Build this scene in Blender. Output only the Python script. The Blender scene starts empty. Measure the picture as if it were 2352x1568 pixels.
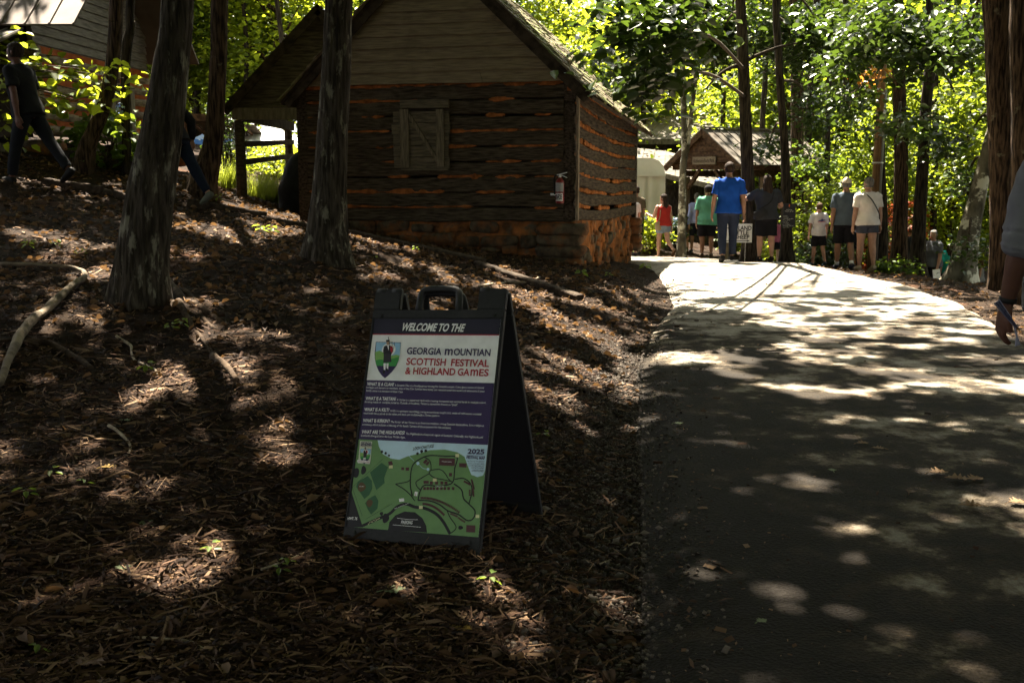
import bpy, bmesh, math, random
import numpy as np
from mathutils import Vector, Matrix
random.seed(7); RNG = np.random.default_rng(11)
scene = bpy.context.scene
COL = scene.collection
R = math.radians
# ---------------------------------------------------------------- camera
FPX = 2400.0; CU, CV = 1176.0, 784.0        # focal length and centre in a 2352 x 1568 frame
PITCH = math.atan((784 - 407) / FPX)
EYE = np.array([0.0, 0.0, 1.62])
cam = bpy.data.cameras.new('camera'); camo = bpy.data.objects.new('camera', cam); COL.objects.link(camo)
cam.sensor_width = 36.0; cam.lens = 36.0 * FPX / 2352.0
cam.dof.use_dof = True; cam.dof.focus_distance = 6.5; cam.dof.aperture_fstop = 8.0
cam.clip_start = 0.05; cam.clip_end = 600
camo.location = EYE; camo.rotation_euler = (math.pi / 2 - PITCH, 0, 0)
scene.camera = camo
# ---------------------------------------------------------------- sky, sun, exposure
SUN_AZ, SUN_EL = R(-15), R(62)              # azimuth from +Y (ahead), negative = to the left
SUN = np.array([math.sin(SUN_AZ) * math.cos(SUN_EL), math.cos(SUN_AZ) * math.cos(SUN_EL), math.sin(SUN_EL)])
world = bpy.data.worlds.new('World'); scene.world = world; world.use_nodes = True
wn = world.node_tree; wn.nodes.clear()
sky = wn.nodes.new('ShaderNodeTexSky'); sky.sky_type = 'NISHITA'; sky.sun_disc = False
sky.sun_elevation = SUN_EL; sky.sun_rotation = SUN_AZ
sky.air_density = 1.0; sky.dust_density = 2.5; sky.ozone_density = 0.6
hsv = wn.nodes.new('ShaderNodeHueSaturation'); hsv.inputs['Saturation'].default_value = 0.15
bg = wn.nodes.new('ShaderNodeBackground'); bg.inputs['Strength'].default_value = 0.05
wo = wn.nodes.new('ShaderNodeOutputWorld')
wn.links.new(sky.outputs[0], hsv.inputs['Color']); wn.links.new(hsv.outputs[0], bg.inputs['Color']); wn.links.new(bg.outputs[0], wo.inputs['Surface'])
sl = bpy.data.lights.new('sun', 'SUN'); sl.energy = 5.0; sl.angle = R(0.53); sl.color = (1.0, 0.89, 0.72)
so = bpy.data.objects.new('sun', sl); COL.objects.link(so)
so.rotation_euler = Vector(-SUN).to_track_quat('-Z', 'Y').to_euler()
vs = scene.view_settings; vs.view_transform = 'Standard'; vs.look = 'None'; vs.gamma = 1.0; vs.use_curve_mapping = False
vs.exposure = 3.3
scene.cycles.max_bounces = 6; scene.cycles.diffuse_bounces = 4; scene.cycles.glossy_bounces = 2; scene.cycles.transmission_bounces = 4; scene.cycles.adaptive_threshold = 0.025
scene.cycles.sample_clamp_indirect = 6.0; scene.cycles.use_denoising = True
# ---------------------------------------------------------------- projection helpers
FW = np.array([0, math.cos(PITCH), -math.sin(PITCH)]); UP = np.array([0, math.sin(PITCH), math.cos(PITCH)]); RT = np.array([1.0, 0, 0])
def ray(u, v): return FW + RT * ((u - CU) / FPX) + UP * ((CV - v) / FPX)
def P(u, v, Y):
    d = ray(u, v); return EYE + d * (Y / d[1])
def proj(p):
    d = np.asarray(p) - EYE; z = d @ FW
    return CU + FPX * (d @ RT) / z, CV - FPX * (d @ UP) / z
# ---------------------------------------------------------------- value noise (numpy)
def _h(i, j, k, s):
    n = (i * 374761393 + j * 668265263 + k * 2147483647 + s * 1274126177) & 0xFFFFFFFF
    n = ((n ^ (n >> 13)) * 1274126177) & 0xFFFFFFFF
    return ((n ^ (n >> 16)) & 0xFFFF) / 65535.0
def vnoise(x, y, z=0.0, seed=0):
    x, y, z = np.broadcast_arrays(np.asarray(x, float), np.asarray(y, float), np.asarray(z, float))
    xi, yi, zi = (np.floor(a).astype(np.int64) for a in (x, y, z))
    fx, fy, fz = x - xi, y - yi, z - zi
    fx, fy, fz = (t * t * (3 - 2 * t) for t in (fx, fy, fz))
    r = 0
    for a in (0, 1):
        for b in (0, 1):
            for c in (0, 1):
                r = r + _h(xi + a, yi + b, zi + c, seed) * (fx if a else 1 - fx) * (fy if b else 1 - fy) * (fz if c else 1 - fz)
    return r * 2 - 1
def fbm(x, y, z=0.0, seed=0, o=4):
    r = 0; a = 1.0; f = 1.0
    for i in range(o):
        r = r + a * vnoise(np.asarray(x) * f, np.asarray(y) * f, np.asarray(z) * f, seed + i * 17); a *= 0.5; f *= 2.03
    return r
def sstep(a, b, x):
    t = np.clip((np.asarray(x, float) - a) / (b - a), 0, 1); return t * t * (3 - 2 * t)
# ---------------------------------------------------------------- materials
def _tree(name):
    m = bpy.data.materials.new(name); m.use_nodes = True; t = m.node_tree; t.nodes.clear()
    o = t.nodes.new('ShaderNodeOutputMaterial'); b = t.nodes.new('ShaderNodeBsdfPrincipled')
    t.links.new(b.outputs[0], o.inputs[0]); return m, t, b, o
def c4(c): return (c[0], c[1], c[2], 1)
def M(name, c1, c2=None, scale=6, rough=0.85, bump=0.0, bscale=None, stretch=(1, 1, 1), rotz=0, detail=6, spec=0.25, metal=0.0, lo=0.35, hi=0.65, c3=None, s3=2.0, t3=(0.55, 0.65), bdist=0.02, st3=(1, 1, 1)):
    m, t, b, o = _tree(name)
    b.inputs['Roughness'].default_value = rough; b.inputs['Metallic'].default_value = metal
    b.inputs['Specular IOR Level'].default_value = spec
    if c2 is None and not bump:
        b.inputs['Base Color'].default_value = c4(c1); return m
    tc = t.nodes.new('ShaderNodeTexCoord'); mr = t.nodes.new('ShaderNodeMapping'); mp = t.nodes.new('ShaderNodeMapping')
    mp.inputs['Scale'].default_value = stretch; mr.inputs['Rotation'].default_value = (0, 0, rotz)
    t.links.new(tc.outputs['Object'], mr.inputs['Vector']); t.links.new(mr.outputs[0], mp.inputs['Vector'])
    n = t.nodes.new('ShaderNodeTexNoise'); n.inputs['Scale'].default_value = scale; n.inputs['Detail'].default_value = detail
    t.links.new(mp.outputs[0], n.inputs['Vector'])
    r = t.nodes.new('ShaderNodeValToRGB'); r.color_ramp.elements[0].position = lo; r.color_ramp.elements[1].position = hi
    r.color_ramp.elements[0].color = c4(c1); r.color_ramp.elements[1].color = c4(c2 or c1)
    t.links.new(n.outputs['Fac'], r.inputs[0]); col = r.outputs[0]
    if c3 is not None:                      # patches of a second tone (lichen, dust, moss)
        n3 = t.nodes.new('ShaderNodeTexNoise'); n3.inputs['Scale'].default_value = s3; n3.inputs['Detail'].default_value = 8; n3.inputs['Roughness'].default_value = 0.65
        m3 = t.nodes.new('ShaderNodeMapping'); m3.inputs['Scale'].default_value = st3; t.links.new(tc.outputs['Object'], m3.inputs['Vector']); t.links.new(m3.outputs[0], n3.inputs['Vector'])
        r3 = t.nodes.new('ShaderNodeValToRGB'); r3.color_ramp.elements[0].position = t3[0]; r3.color_ramp.elements[1].position = t3[1]
        t.links.new(n3.outputs['Fac'], r3.inputs[0])
        mx = t.nodes.new('ShaderNodeMixRGB'); mx.inputs[2].default_value = c4(c3)
        t.links.new(r3.outputs[0], mx.inputs[0]); t.links.new(col, mx.inputs[1]); col = mx.outputs[0]
    t.links.new(col, b.inputs['Base Color'])
    if bump:
        n2 = t.nodes.new('ShaderNodeTexNoise'); n2.inputs['Scale'].default_value = bscale or scale * 2; n2.inputs['Detail'].default_value = 8
        t.links.new(mp.outputs[0], n2.inputs['Vector'])
        bp = t.nodes.new('ShaderNodeBump'); bp.inputs['Strength'].default_value = bump; bp.inputs['Distance'].default_value = bdist
        t.links.new(n2.outputs['Fac'], bp.inputs['Height']); t.links.new(bp.outputs[0], b.inputs['Normal'])
    return m
def leafmat(name, cols, trans=0.5, tcol=(0.35, 0.5, 0.04), rough=0.45, spec=0.3):
    """Thin leaf: reflects its own green, lets yellow-green light through. 'tint' is a per-leaf attribute 0..1."""
    m, t, b, o = _tree(name)
    at = t.nodes.new('ShaderNodeAttribute'); at.attribute_name = 'tint'
    r = t.nodes.new('ShaderNodeValToRGB')
    while len(r.color_ramp.elements) < len(cols): r.color_ramp.elements.new(0.5)
    for i, c in enumerate(cols):
        r.color_ramp.elements[i].position = i / max(1, len(cols) - 1); r.color_ramp.elements[i].color = c4(c)
    t.links.new(at.outputs['Fac'], r.inputs[0])
    b.inputs['Roughness'].default_value = rough; b.inputs['Specular IOR Level'].default_value = spec
    t.links.new(r.outputs[0], b.inputs['Base Color'])
    if trans:
        tr = t.nodes.new('ShaderNodeBsdfTranslucent')
        mu = t.nodes.new('ShaderNodeMixRGB'); mu.blend_type = 'MULTIPLY'; mu.inputs[0].default_value = 0.0
        mx2 = t.nodes.new('ShaderNodeMixRGB'); mx2.inputs[0].default_value = 0.75; mx2.inputs[2].default_value = c4(tcol)
        t.links.new(r.outputs[0], mx2.inputs[1]); t.links.new(mx2.outputs[0], tr.inputs[0])
        ms = t.nodes.new('ShaderNodeMixShader'); ms.inputs[0].default_value = trans
        t.links.new(b.outputs[0], ms.inputs[1]); t.links.new(tr.outputs[0], ms.inputs[2]); t.links.new(ms.outputs[0], o.inputs[0])
    return m
def attrmat(name, cols, rough=0.85, spec=0.2, bump=0.0, bscale=40):
    m = leafmat(name, cols, trans=0, rough=rough, spec=spec); return m
# ---------------------------------------------------------------- meshes and objects
def tagit(o, label=None, cat=None, group=None, kind=None):
    if label: o['label'] = label
    if cat: o['category'] = cat
    if group: o['group'] = group
    if kind: o['kind'] = kind
    return o
def wpos(o):
    p = Vector((0, 0, 0))
    while o is not None: p = p + o.location; o = o.parent
    return p
def thing(name, loc, label, cat, group=None):
    o = bpy.data.objects.new(name, None); COL.objects.link(o); o.location = Vector([float(a) for a in loc]); o.empty_display_size = 0.2
    return tagit(o, label, cat, group)
def link(name, me, mat, parent=None, origin=None, world_coords=True):
    if isinstance(mat, (list, tuple)):
        for m in mat: me.materials.append(m)
    elif mat is not None: me.materials.append(mat)
    o = bpy.data.objects.new(name, me); COL.objects.link(o)
    if parent is not None: o.parent = parent
    if world_coords:
        off = wpos(parent) if parent is not None else Vector([float(a) for a in origin]) if origin is not None else Vector((0, 0, 0))
        if off.length > 0: me.transform(Matrix.Translation(-off))
        if parent is None: o.location = off
    return o
class MB:
    def __init__(s): s.v = []; s.f = []; s.mi = []; s.tint = []
    def add(s, vs_, fs, mi=0, tint=0.5):
        n = len(s.v); s.v.extend([tuple(map(float, p)) for p in vs_]); s.f.extend([tuple(i + n for i in f) for f in fs]); s.mi.extend([mi] * len(fs)); s.tint.extend([tint] * len(fs)); return s
    def hexa(s, p, mi=0, tint=0.5):         # 8 corners: bottom 4 (ccw), top 4
        return s.add(p, [(3, 2, 1, 0), (4, 5, 6, 7), (0, 1, 5, 4), (1, 2, 6, 5), (2, 3, 7, 6), (3, 0, 4, 7)], mi, tint)
    def box(s, c, ex, ey, ez, mi=0, tint=0.5):   # centre and three half-extent vectors
        c, ex, ey, ez = map(np.asarray, (c, ex, ey, ez))
        return s.hexa([c - ex - ey - ez, c + ex - ey - ez, c + ex + ey - ez, c - ex + ey - ez, c - ex - ey + ez, c + ex - ey + ez, c + ex + ey + ez, c - ex + ey + ez], mi, tint)
    def loft(s, rings, cap=True, mi=0, tint=0.5):
        n = len(rings[0]); base = len(s.v); fs = []
        for k in range(len(rings) - 1):
            for i in range(n):
                j = (i + 1) % n; fs.append((k * n + i, k * n + j, (k + 1) * n + j, (k + 1) * n + i))
        if cap: fs.append(tuple(range(n - 1, -1, -1))); fs.append(tuple((len(rings) - 1) * n + i for i in range(n)))
        return s.add([p for r in rings for p in r], fs, mi, tint)
    def tube(s, pts, rad, n=8, cap=True, mi=0, tint=0.5, up=None):
        return s.loft(tube_rings(pts, rad, n, up), cap, mi, tint)
    def mesh(s, name, smooth=False):
        me = bpy.data.meshes.new(name); me.from_pydata(s.v, [], s.f)
        if any(s.mi): me.polygons.foreach_set('material_index', s.mi)
        if smooth: me.polygons.foreach_set('use_smooth', [True] * len(s.f))
        if any(t != 0.5 for t in s.tint):
            a = me.attributes.new('tint', 'FLOAT', 'FACE'); a.data.foreach_set('value', s.tint)
        me.update(); return me
    def build(s, name, mat, parent=None, origin=None, smooth=False):
        return link(name, s.mesh(name, smooth), mat, parent, origin)
def tube_rings(pts, rad, n=8, up=None):
    pts = [np.asarray(p, float) for p in pts]; out = []
    if not hasattr(rad, '__len__'): rad = [rad] * len(pts)
    prev = None
    for i, p in enumerate(pts):
        t = pts[min(i + 1, len(pts) - 1)] - pts[max(i - 1, 0)]; t = t / (np.linalg.norm(t) + 1e-9)
        a = prev if prev is not None else (np.array(up, float) if up is not None else (np.array([1.0, 0, 0]) if abs(t[0]) < 0.8 else np.array([0, 1.0, 0])))
        a = a - t * (a @ t); a /= np.linalg.norm(a) + 1e-9; b = np.cross(t, a); prev = a
        r = rad[i]; ra, rb = (r if hasattr(r, '__len__') else (r, r))
        out.append([p + a * ra * math.cos(2 * math.pi * k / n) + b * rb * math.sin(2 * math.pi * k / n) for k in range(n)])
    return out
def catmull(pts, per=6):
    pts = [np.asarray(p, float) for p in pts]; q = [2 * pts[0] - pts[1]] + pts + [2 * pts[-1] - pts[-2]]; out = []
    for i in range(1, len(q) - 2):
        for k in range(per):
            t = k / per
            out.append(0.5 * (2 * q[i] + (q[i + 1] - q[i - 1]) * t + (2 * q[i - 1] - 5 * q[i] + 4 * q[i + 1] - q[i + 2]) * t * t + (3 * q[i] - q[i - 1] - 3 * q[i + 1] + q[i + 2]) * t ** 3))
    out.append(pts[-1]); return out
def fastmesh(name, V, F, tint=None, smooth=False):
    """V (n,3), F (m,k) with the same k for every face."""
    me = bpy.data.meshes.new(name); n, (m, k) = len(V), F.shape
    me.vertices.add(n); me.vertices.foreach_set('co', np.asarray(V, np.float32).ravel())
    me.loops.add(m * k); me.loops.foreach_set('vertex_index', F.astype(np.int32).ravel())
    me.polygons.add(m); me.polygons.foreach_set('loop_start', np.arange(0, m * k, k, dtype=np.int32))
    try: me.polygons.foreach_set('loop_total', np.full(m, k, np.int32))
    except Exception: pass
    if smooth: me.polygons.foreach_set('use_smooth', np.ones(m, bool))
    if tint is not None:
        a = me.attributes.new('tint', 'FLOAT', 'FACE'); a.data.foreach_set('value', np.asarray(tint, np.float32))
    me.update(calc_edges=True); me.validate(); return me
TMP = bpy.data.scenes.new('tmp')            # empty side scene in which text and remeshed shapes are evaluated quickly
def evaluated(ob):
    TMP.collection.objects.link(ob); vl = TMP.view_layers[0]; vl.update(); dg = vl.depsgraph; dg.update()
    me = bpy.data.meshes.new_from_object(ob.evaluated_get(dg)); bpy.data.objects.remove(ob); return me
def copy_tree(o, parent=None):
    c = o.copy(); COL.objects.link(c); c.parent = parent
    for ch in o.children: copy_tree(ch, c)
    return c
# ================================================================ ground: heights through known points
CPX = [ # u, v, distance
 (330,690,8.5),(750,598,11),(1318,604,15.4),(100,432,13.7),(548,452,19),(470,482,14.2),(200,352,17),(1460,582,21.8),(700,512,16.5),
 (1520,585,26),(1620,595,26.4),(1580,588,28),(1720,603,21),(1805,608,21.3),(2063,634,21),(2106,640,21.5),(2300,668,15.1),(2340,705,13.4),(120,640,9.2),
 (2140,646,34),(2180,622,38),(1480,540,30),(2207,655,19),(0,470,12.2),(40,800,6.9),(500,830,6.5),(650,1000,5.4),(300,1000,5.6),(300,378,16.0),
 (10,1000,5.7),(1000,650,11.6),(1150,640,12.6),(400,560,11.5),(600,500,14.5),(2250,560,46),(2150,520,60),(1900,590,30),(1780,590,32),(1900,617,20.8),(1990,622,20.3)]
CPW = [(-0.72,4.29,.075),(-.13,4.07,.10),(.11,5.0,.03),(-1.66,3.18,.05),(-3,3,.3),(0,0,0),(-6,0,.7),(-9,5,1.25),(5,0,0),(8,5,0.05),(8,10,0),(-12,12,2.4),(-14,22,3.0),(-10,30,2.6),(-3,30,1.4),(-3,45,1.6),(-20,45,3.5),(14,12,-.6),(16,20,-2.0),(12,26,-1.9),(20,40,-2.5),(6,50,-1.0),(0,70,1.5),(30,70,-1.0),(-30,70,4),(-30,10,4),(30,10,-2),(-8,-8,.9),(6,-8,0),(40,40,-2.5),(-1,22,.75),(0,25,.6)]
_C = [P(*c) for c in CPX] + [np.array(c, float) for c in CPW]
ROADC = [(0.95,-3),(2.2,3),(2.6,6),(3.0,9),(3.6,12),(3.9,15),(3.9,18)]
for x, y in ROADC: _C += [np.array([x + d, y, 0.0]) for d in (-1.2, 0.6, 1.8)]
_C = np.array(_C)
def _tps(x, y):
    r2 = (x[..., None] - _C[:, 0]) ** 2 + (y[..., None] - _C[:, 1]) ** 2 + 1e-9
    return r2 * np.log(r2) * 0.5
_n = len(_C); _K = _tps(_C[:, 0], _C[:, 1]) + np.eye(_n) * 0.6
_Q = np.c_[np.ones(_n), _C[:, :2]]
_S = np.linalg.solve(np.block([[_K, _Q], [_Q.T, np.zeros((3, 3))]]), np.r_[_C[:, 2], 0, 0, 0])
# road edges (x at given y), left and right
RL = np.array([(-4,-.5),(0,.0),(2,.25),(3.2,.43),(4.4,.58),(6.5,.81),(8.9,1.10),(11,1.50),(13.3,2.07),(16,2.35),(18.4,2.5),(20.5,2.45),(22.5,2.2),(24.5,1.7),(27,.9),(30,0)])
RR = np.array([(-4,5.2),(0,5.15),(4,5.0),(8,4.95),(10.1,5.05),(12,5.5),(13.8,5.87),(15.8,5.98),(18,5.75),(20,5.5),(22,5.0),(24.5,4.3),(27,3.3),(30,2.2)])
def road_l(y): return np.interp(y, RL[:, 0], RL[:, 1])
def road_r(y): return np.interp(y, RR[:, 0], RR[:, 1])
def road_z(y): return -0.055 * np.clip(np.asarray(y, float) - 19.5, 0, 12)
def hgt(x, y, detail=True):
    x = np.asarray(x, float); y = np.asarray(y, float)
    xc, yc = np.clip(x, -45, 45), np.clip(y, -10, 90)
    h = np.zeros(np.broadcast(xc, yc).shape); xc, yc = np.broadcast_arrays(xc, yc)
    h = _tps(xc, yc) @ _S[:_n] + _S[_n] + _S[_n + 1] * xc + _S[_n + 2] * yc
    inside = sstep(-0.9, 0.05, np.minimum(xc - road_l(yc), road_r(yc) - xc)) * sstep(31, 28, yc)
    if detail:
        e = 1 - inside
        h = h + e * (0.035 * fbm(xc * 1.3, yc * 1.3, 0, 3) + 0.02 * fbm(xc * 5, yc * 5, 0, 5, 3))
        d = np.exp(-(((xc + 2.75) / 0.75) ** 2 + ((yc - 7.2) / 0.8) ** 2)); h = h - 0.17 * d     # washed-out hollow under the roots
    return h * (1 - inside) + (road_z(yc) - 0.03) * inside
def gz(x, y): return float(hgt(np.array([x]), np.array([y]))[0])
def G(u, v, lo=2.0, hi=80.0):
    d = ray(u, v); ts = np.concatenate([np.linspace(lo, 25, 400), np.linspace(25.1, hi, 200)]) / d[1]
    p = EYE + ts[:, None] * d; below = p[:, 2] <= hgt(p[:, 0], p[:, 1])
    i = int(np.argmax(below)) if below.any() else len(ts) - 1
    return np.array([p[i, 0], p[i, 1], gz(p[i, 0], p[i, 1])])
def axis(lo, hi, c0, c1, fine, grow):
    a = list(np.arange(c0, c1, fine)); s = fine
    while a[-1] < hi: s *= grow; a.append(a[-1] + s)
    s = fine; b = []
    x = c0
    while x > lo: s *= grow; x -= s; b.append(x)
    return np.array(b[::-1] + a)
_xs = axis(-60, 60, -7.5, 7.5, .085, 1.12); _ys = axis(-14, 130, 2.2, 17, .085, 1.10)
gx, gy = np.meshgrid(_xs, _ys); _z = np.concatenate([hgt(gx[i:i + 40], gy[i:i + 40]) for i in range(0, len(_ys), 40)])
_nx, _ny = len(_xs), len(_ys); _ii = (np.arange(_ny - 1)[:, None] * _nx + np.arange(_nx - 1)[None]).ravel()
V = np.c_[gx.ravel(), gy.ravel(), _z.ravel()]; F = np.c_[_ii, _ii + 1, _ii + _nx + 1, _ii + _nx]
MAT_SOIL = M('soil', (.010, .006, .0038), (.030, .018, .010), scale=9, rough=.95, bump=.9, bscale=55, c3=(.060, .026, .012), s3=.9, t3=(.56, .70), bdist=.03, spec=.1)
ground = link('ground', fastmesh('ground', V, F, smooth=True), MAT_SOIL); tagit(ground, kind='structure')
# ---------------------------------------------------------------- paved road
def roadmat():
    m, t, b, o = _tree('asphalt'); N = t.nodes.new; L = t.links.new
    b.inputs['Roughness'].default_value = .9; b.inputs['Specular IOR Level'].default_value = .10
    tc = N('ShaderNodeTexCoord'); at = N('ShaderNodeAttribute'); at.attribute_name = 'wear_light'
    n1 = N('ShaderNodeTexNoise'); n1.inputs['Scale'].default_value = 1.6; n1.inputs['Detail'].default_value = 9; n1.inputs['Roughness'].default_value = .68
    n2 = N('ShaderNodeTexNoise'); n2.inputs['Scale'].default_value = 75; n2.inputs['Detail'].default_value = 8; n2.inputs['Roughness'].default_value = .85
    vo = N('ShaderNodeTexVoronoi'); vo.inputs['Scale'].default_value = 70
    for n in (n1, n2, vo): L(tc.outputs['Object'], n.inputs['Vector'])
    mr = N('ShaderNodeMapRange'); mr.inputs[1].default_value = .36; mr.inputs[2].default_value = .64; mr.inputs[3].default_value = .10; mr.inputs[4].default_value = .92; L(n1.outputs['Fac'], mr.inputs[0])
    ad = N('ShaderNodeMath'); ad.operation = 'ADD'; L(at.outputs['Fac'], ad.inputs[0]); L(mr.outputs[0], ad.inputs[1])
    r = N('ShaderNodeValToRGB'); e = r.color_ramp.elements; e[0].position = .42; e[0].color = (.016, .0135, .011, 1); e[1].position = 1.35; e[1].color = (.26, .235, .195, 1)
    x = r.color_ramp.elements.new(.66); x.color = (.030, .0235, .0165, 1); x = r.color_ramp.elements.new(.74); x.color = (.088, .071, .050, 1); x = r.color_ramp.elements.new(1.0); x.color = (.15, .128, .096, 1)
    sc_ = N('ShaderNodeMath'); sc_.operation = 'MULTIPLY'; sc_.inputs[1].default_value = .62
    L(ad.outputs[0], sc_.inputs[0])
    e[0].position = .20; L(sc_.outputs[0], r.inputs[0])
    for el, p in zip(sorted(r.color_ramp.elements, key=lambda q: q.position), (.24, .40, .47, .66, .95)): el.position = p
    mx = N('ShaderNodeMixRGB'); mx.blend_type = 'OVERLAY'; mx.inputs[0].default_value = 1.0; L(r.outputs[0], mx.inputs[1]); L(n2.outputs['Fac'], mx.inputs[2]); L(mx.outputs[0], b.inputs['Base Color'])
    bp = N('ShaderNodeBump'); bp.inputs['Strength'].default_value = .55; bp.inputs['Distance'].default_value = .014; L(vo.outputs['Distance'], bp.inputs['Height']); L(bp.outputs[0], b.inputs['Normal'])
    return m
MAT_ROAD = roadmat()
def road_strip(name, y0, y1, wear_light_of):
    ys = np.concatenate([np.arange(y0, min(y1, 14), .07), np.arange(max(14, y0), y1, .2), [y1]]) if y0 < 14 else np.append(np.arange(y0, y1, .15), y1)
    n = 25; V = []; W = []
    for y in ys:
        l = float(road_l(y)) + 0.018 * float(fbm(y * 2.3, 0.3, 0, 21)) ; r = float(road_r(y)) + 0.05 * float(fbm(y * 2.0, 7.7, 0, 22))
        for k in range(n):
            s = k / (n - 1); s = s * 0.999
            x = l + (r - l) * s; dl = x - l; dr = r - x
            z = float(road_z(y)) + 0.03 - 0.045 * max(0, 1 - min(dl, dr) / .10) + 0.006 * float(vnoise(x * 1.1, y * 1.1, 0, 9))
            V.append((x, y, z)); W.append(wear_light_of(x, y, dl, dr))
    m = len(ys); ii = (np.arange(m - 1)[:, None] * n + np.arange(n - 1)[None]).ravel()
    me = fastmesh(name, np.array(V), np.c_[ii, ii + 1, ii + n + 1, ii + n], smooth=True)
    a = me.attributes.new('wear_light', 'FLOAT', 'POINT'); a.data.foreach_set('value', np.array(W, np.float32))
    o = link(name, me, MAT_ROAD); tagit(o, kind='structure'); return o
SEAM = 8.75
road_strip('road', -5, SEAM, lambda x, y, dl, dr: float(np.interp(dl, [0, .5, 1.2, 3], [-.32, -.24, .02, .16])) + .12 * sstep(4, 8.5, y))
road_strip('road', SEAM + .012, 30, lambda x, y, dl, dr: float(.16 + .40 * sstep(9, 14.0, y) - .16 * max(0, 1 - dl / .8) * sstep(13, 9, y)))  # older, paler asphalt; middle stretch raised further to brighten its lit patches
# ================================================================ trees
BARK_GREY = M('bark_grey', (.020, .016, .0115), (.070, .058, .043), scale=34, stretch=(1, 1, .12), lo=.38, hi=.66, rough=.95, bump=.7, bscale=30, c3=(.17, .16, .12), s3=9.0, t3=(.55, .63), st3=(1, 1, .35), bdist=.03, spec=.1)
BARK_BROWN = M('bark_brown', (.014, .009, .006), (.085, .056, .034), scale=34, stretch=(1, 1, .12), lo=.40, hi=.62, rough=.95, bump=1.0, bscale=30, c3=(.16, .15, .10), s3=3, t3=(.64, .72), bdist=.03, spec=.1)
BARK_DARK = M('bark_dark', (.014, .011, .008), (.050, .040, .028), scale=30, stretch=(1, 1, .13), lo=.4, hi=.62, rough=.95, bump=1.0, bscale=26, bdist=.025, spec=.1)
BARK_PALE = M('bark_pale', (.045, .040, .028), (.16, .145, .105), scale=6, stretch=(1, 1, .45), rough=.9, bump=.5, bscale=20, c3=(.52, .50, .40), s3=3.0, t3=(.52, .58), bdist=.012, spec=.1)
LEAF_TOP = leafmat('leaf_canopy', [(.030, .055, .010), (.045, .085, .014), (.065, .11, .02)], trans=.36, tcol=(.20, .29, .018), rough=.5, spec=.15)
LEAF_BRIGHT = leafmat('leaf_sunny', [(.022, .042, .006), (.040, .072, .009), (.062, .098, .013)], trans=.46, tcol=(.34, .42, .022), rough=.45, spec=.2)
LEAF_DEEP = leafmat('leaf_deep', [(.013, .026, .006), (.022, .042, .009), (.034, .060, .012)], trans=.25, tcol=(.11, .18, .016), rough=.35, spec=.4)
LEAF_LIME = leafmat('leaf_lime', [(.04, .07, .010), (.065, .105, .013), (.09, .13, .016)], trans=.52, tcol=(.50, .56, .028), rough=.42, spec=.25)
LEAF_RED = leafmat('leaf_red_maple', [(.10, .018, .010), (.20, .035, .014), (.24, .07, .02)], trans=.5, tcol=(.75, .16, .05), rough=.5, spec=.2)
TWIG = M('twig_bark', (.030, .022, .015), (.09, .07, .05), scale=30, rough=.9, spec=.1)
def leafgeo(pos, size, rng, tilt=.45, wid=.62, droop=.25, fold=.12, shape='oval', yaw=None):
    """Many leaves as one vertex block: (V, F, tint)."""
    n = len(pos); yaw = rng.uniform(0, 2 * np.pi, n) if yaw is None else yaw
    pit = -np.abs(rng.normal(droop, .30, n)); rol = rng.normal(0, tilt, n)
    cy, sy, cp, sp, cr, sr = np.cos(yaw), np.sin(yaw), np.cos(pit), np.sin(pit), np.cos(rol), np.sin(rol)
    ax = np.c_[cy * cp, sy * cp, sp]                                     # along the leaf
    b0 = np.c_[-sy, cy, np.zeros(n)]; n0 = np.cross(ax, b0)
    bx = b0 * cr[:, None] + n0 * sr[:, None]; nx_ = np.cross(ax, bx)
    if shape == 'oval': T = np.array([(0, 0, 0), (.28, .40, fold), (.68, .36, fold), (1, 0, -.08), (.68, -.36, fold), (.28, -.40, fold)]); T[:, 1] *= wid / .8; Q = np.array([(0, 1, 2, 3), (0, 3, 4, 5)])
    else: # lobed, maple or oak like
        T = np.array([(0, 0, 0), (.05, .30, .05), (.30, .22, 0), (.42, .52, .08), (.62, .20, .02), (1, 0, -.1), (.62, -.20, .02), (.42, -.52, .08), (.30, -.22, 0), (.05, -.30, .05)])
        Q = np.array([(0, 1, 2, 2), (0, 2, 4, 5), (2, 3, 4, 4), (0, 5, 6, 8), (6, 7, 8, 8), (0, 8, 9, 9)])
    k = len(T)
    V = pos[:, None] + size[:, None, None] * (ax[:, None] * T[None, :, 0, None] + bx[:, None] * T[None, :, 1, None] + nx_[:, None] * T[None, :, 2, None])
    F = (np.arange(n)[:, None, None] * k + Q[None]).reshape(-1, 4)
    t = np.repeat(rng.uniform(0, 1, n), len(Q))
    return V.reshape(-1, 3), F, t
def leafmesh(name, pos, size, rng, **k):
    V, F, t = leafgeo(pos, size, rng, **k)
    if k.get('shape', 'oval') == 'oval': return fastmesh(name, V, F, t)
    me = bpy.data.meshes.new(name); me.from_pydata(V.tolist(), [], [tuple(dict.fromkeys(f)) for f in F.tolist()])
    a = me.attributes.new('tint', 'FLOAT', 'FACE'); a.data.foreach_set('value', t.astype(np.float32)); me.update(); return me
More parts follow.
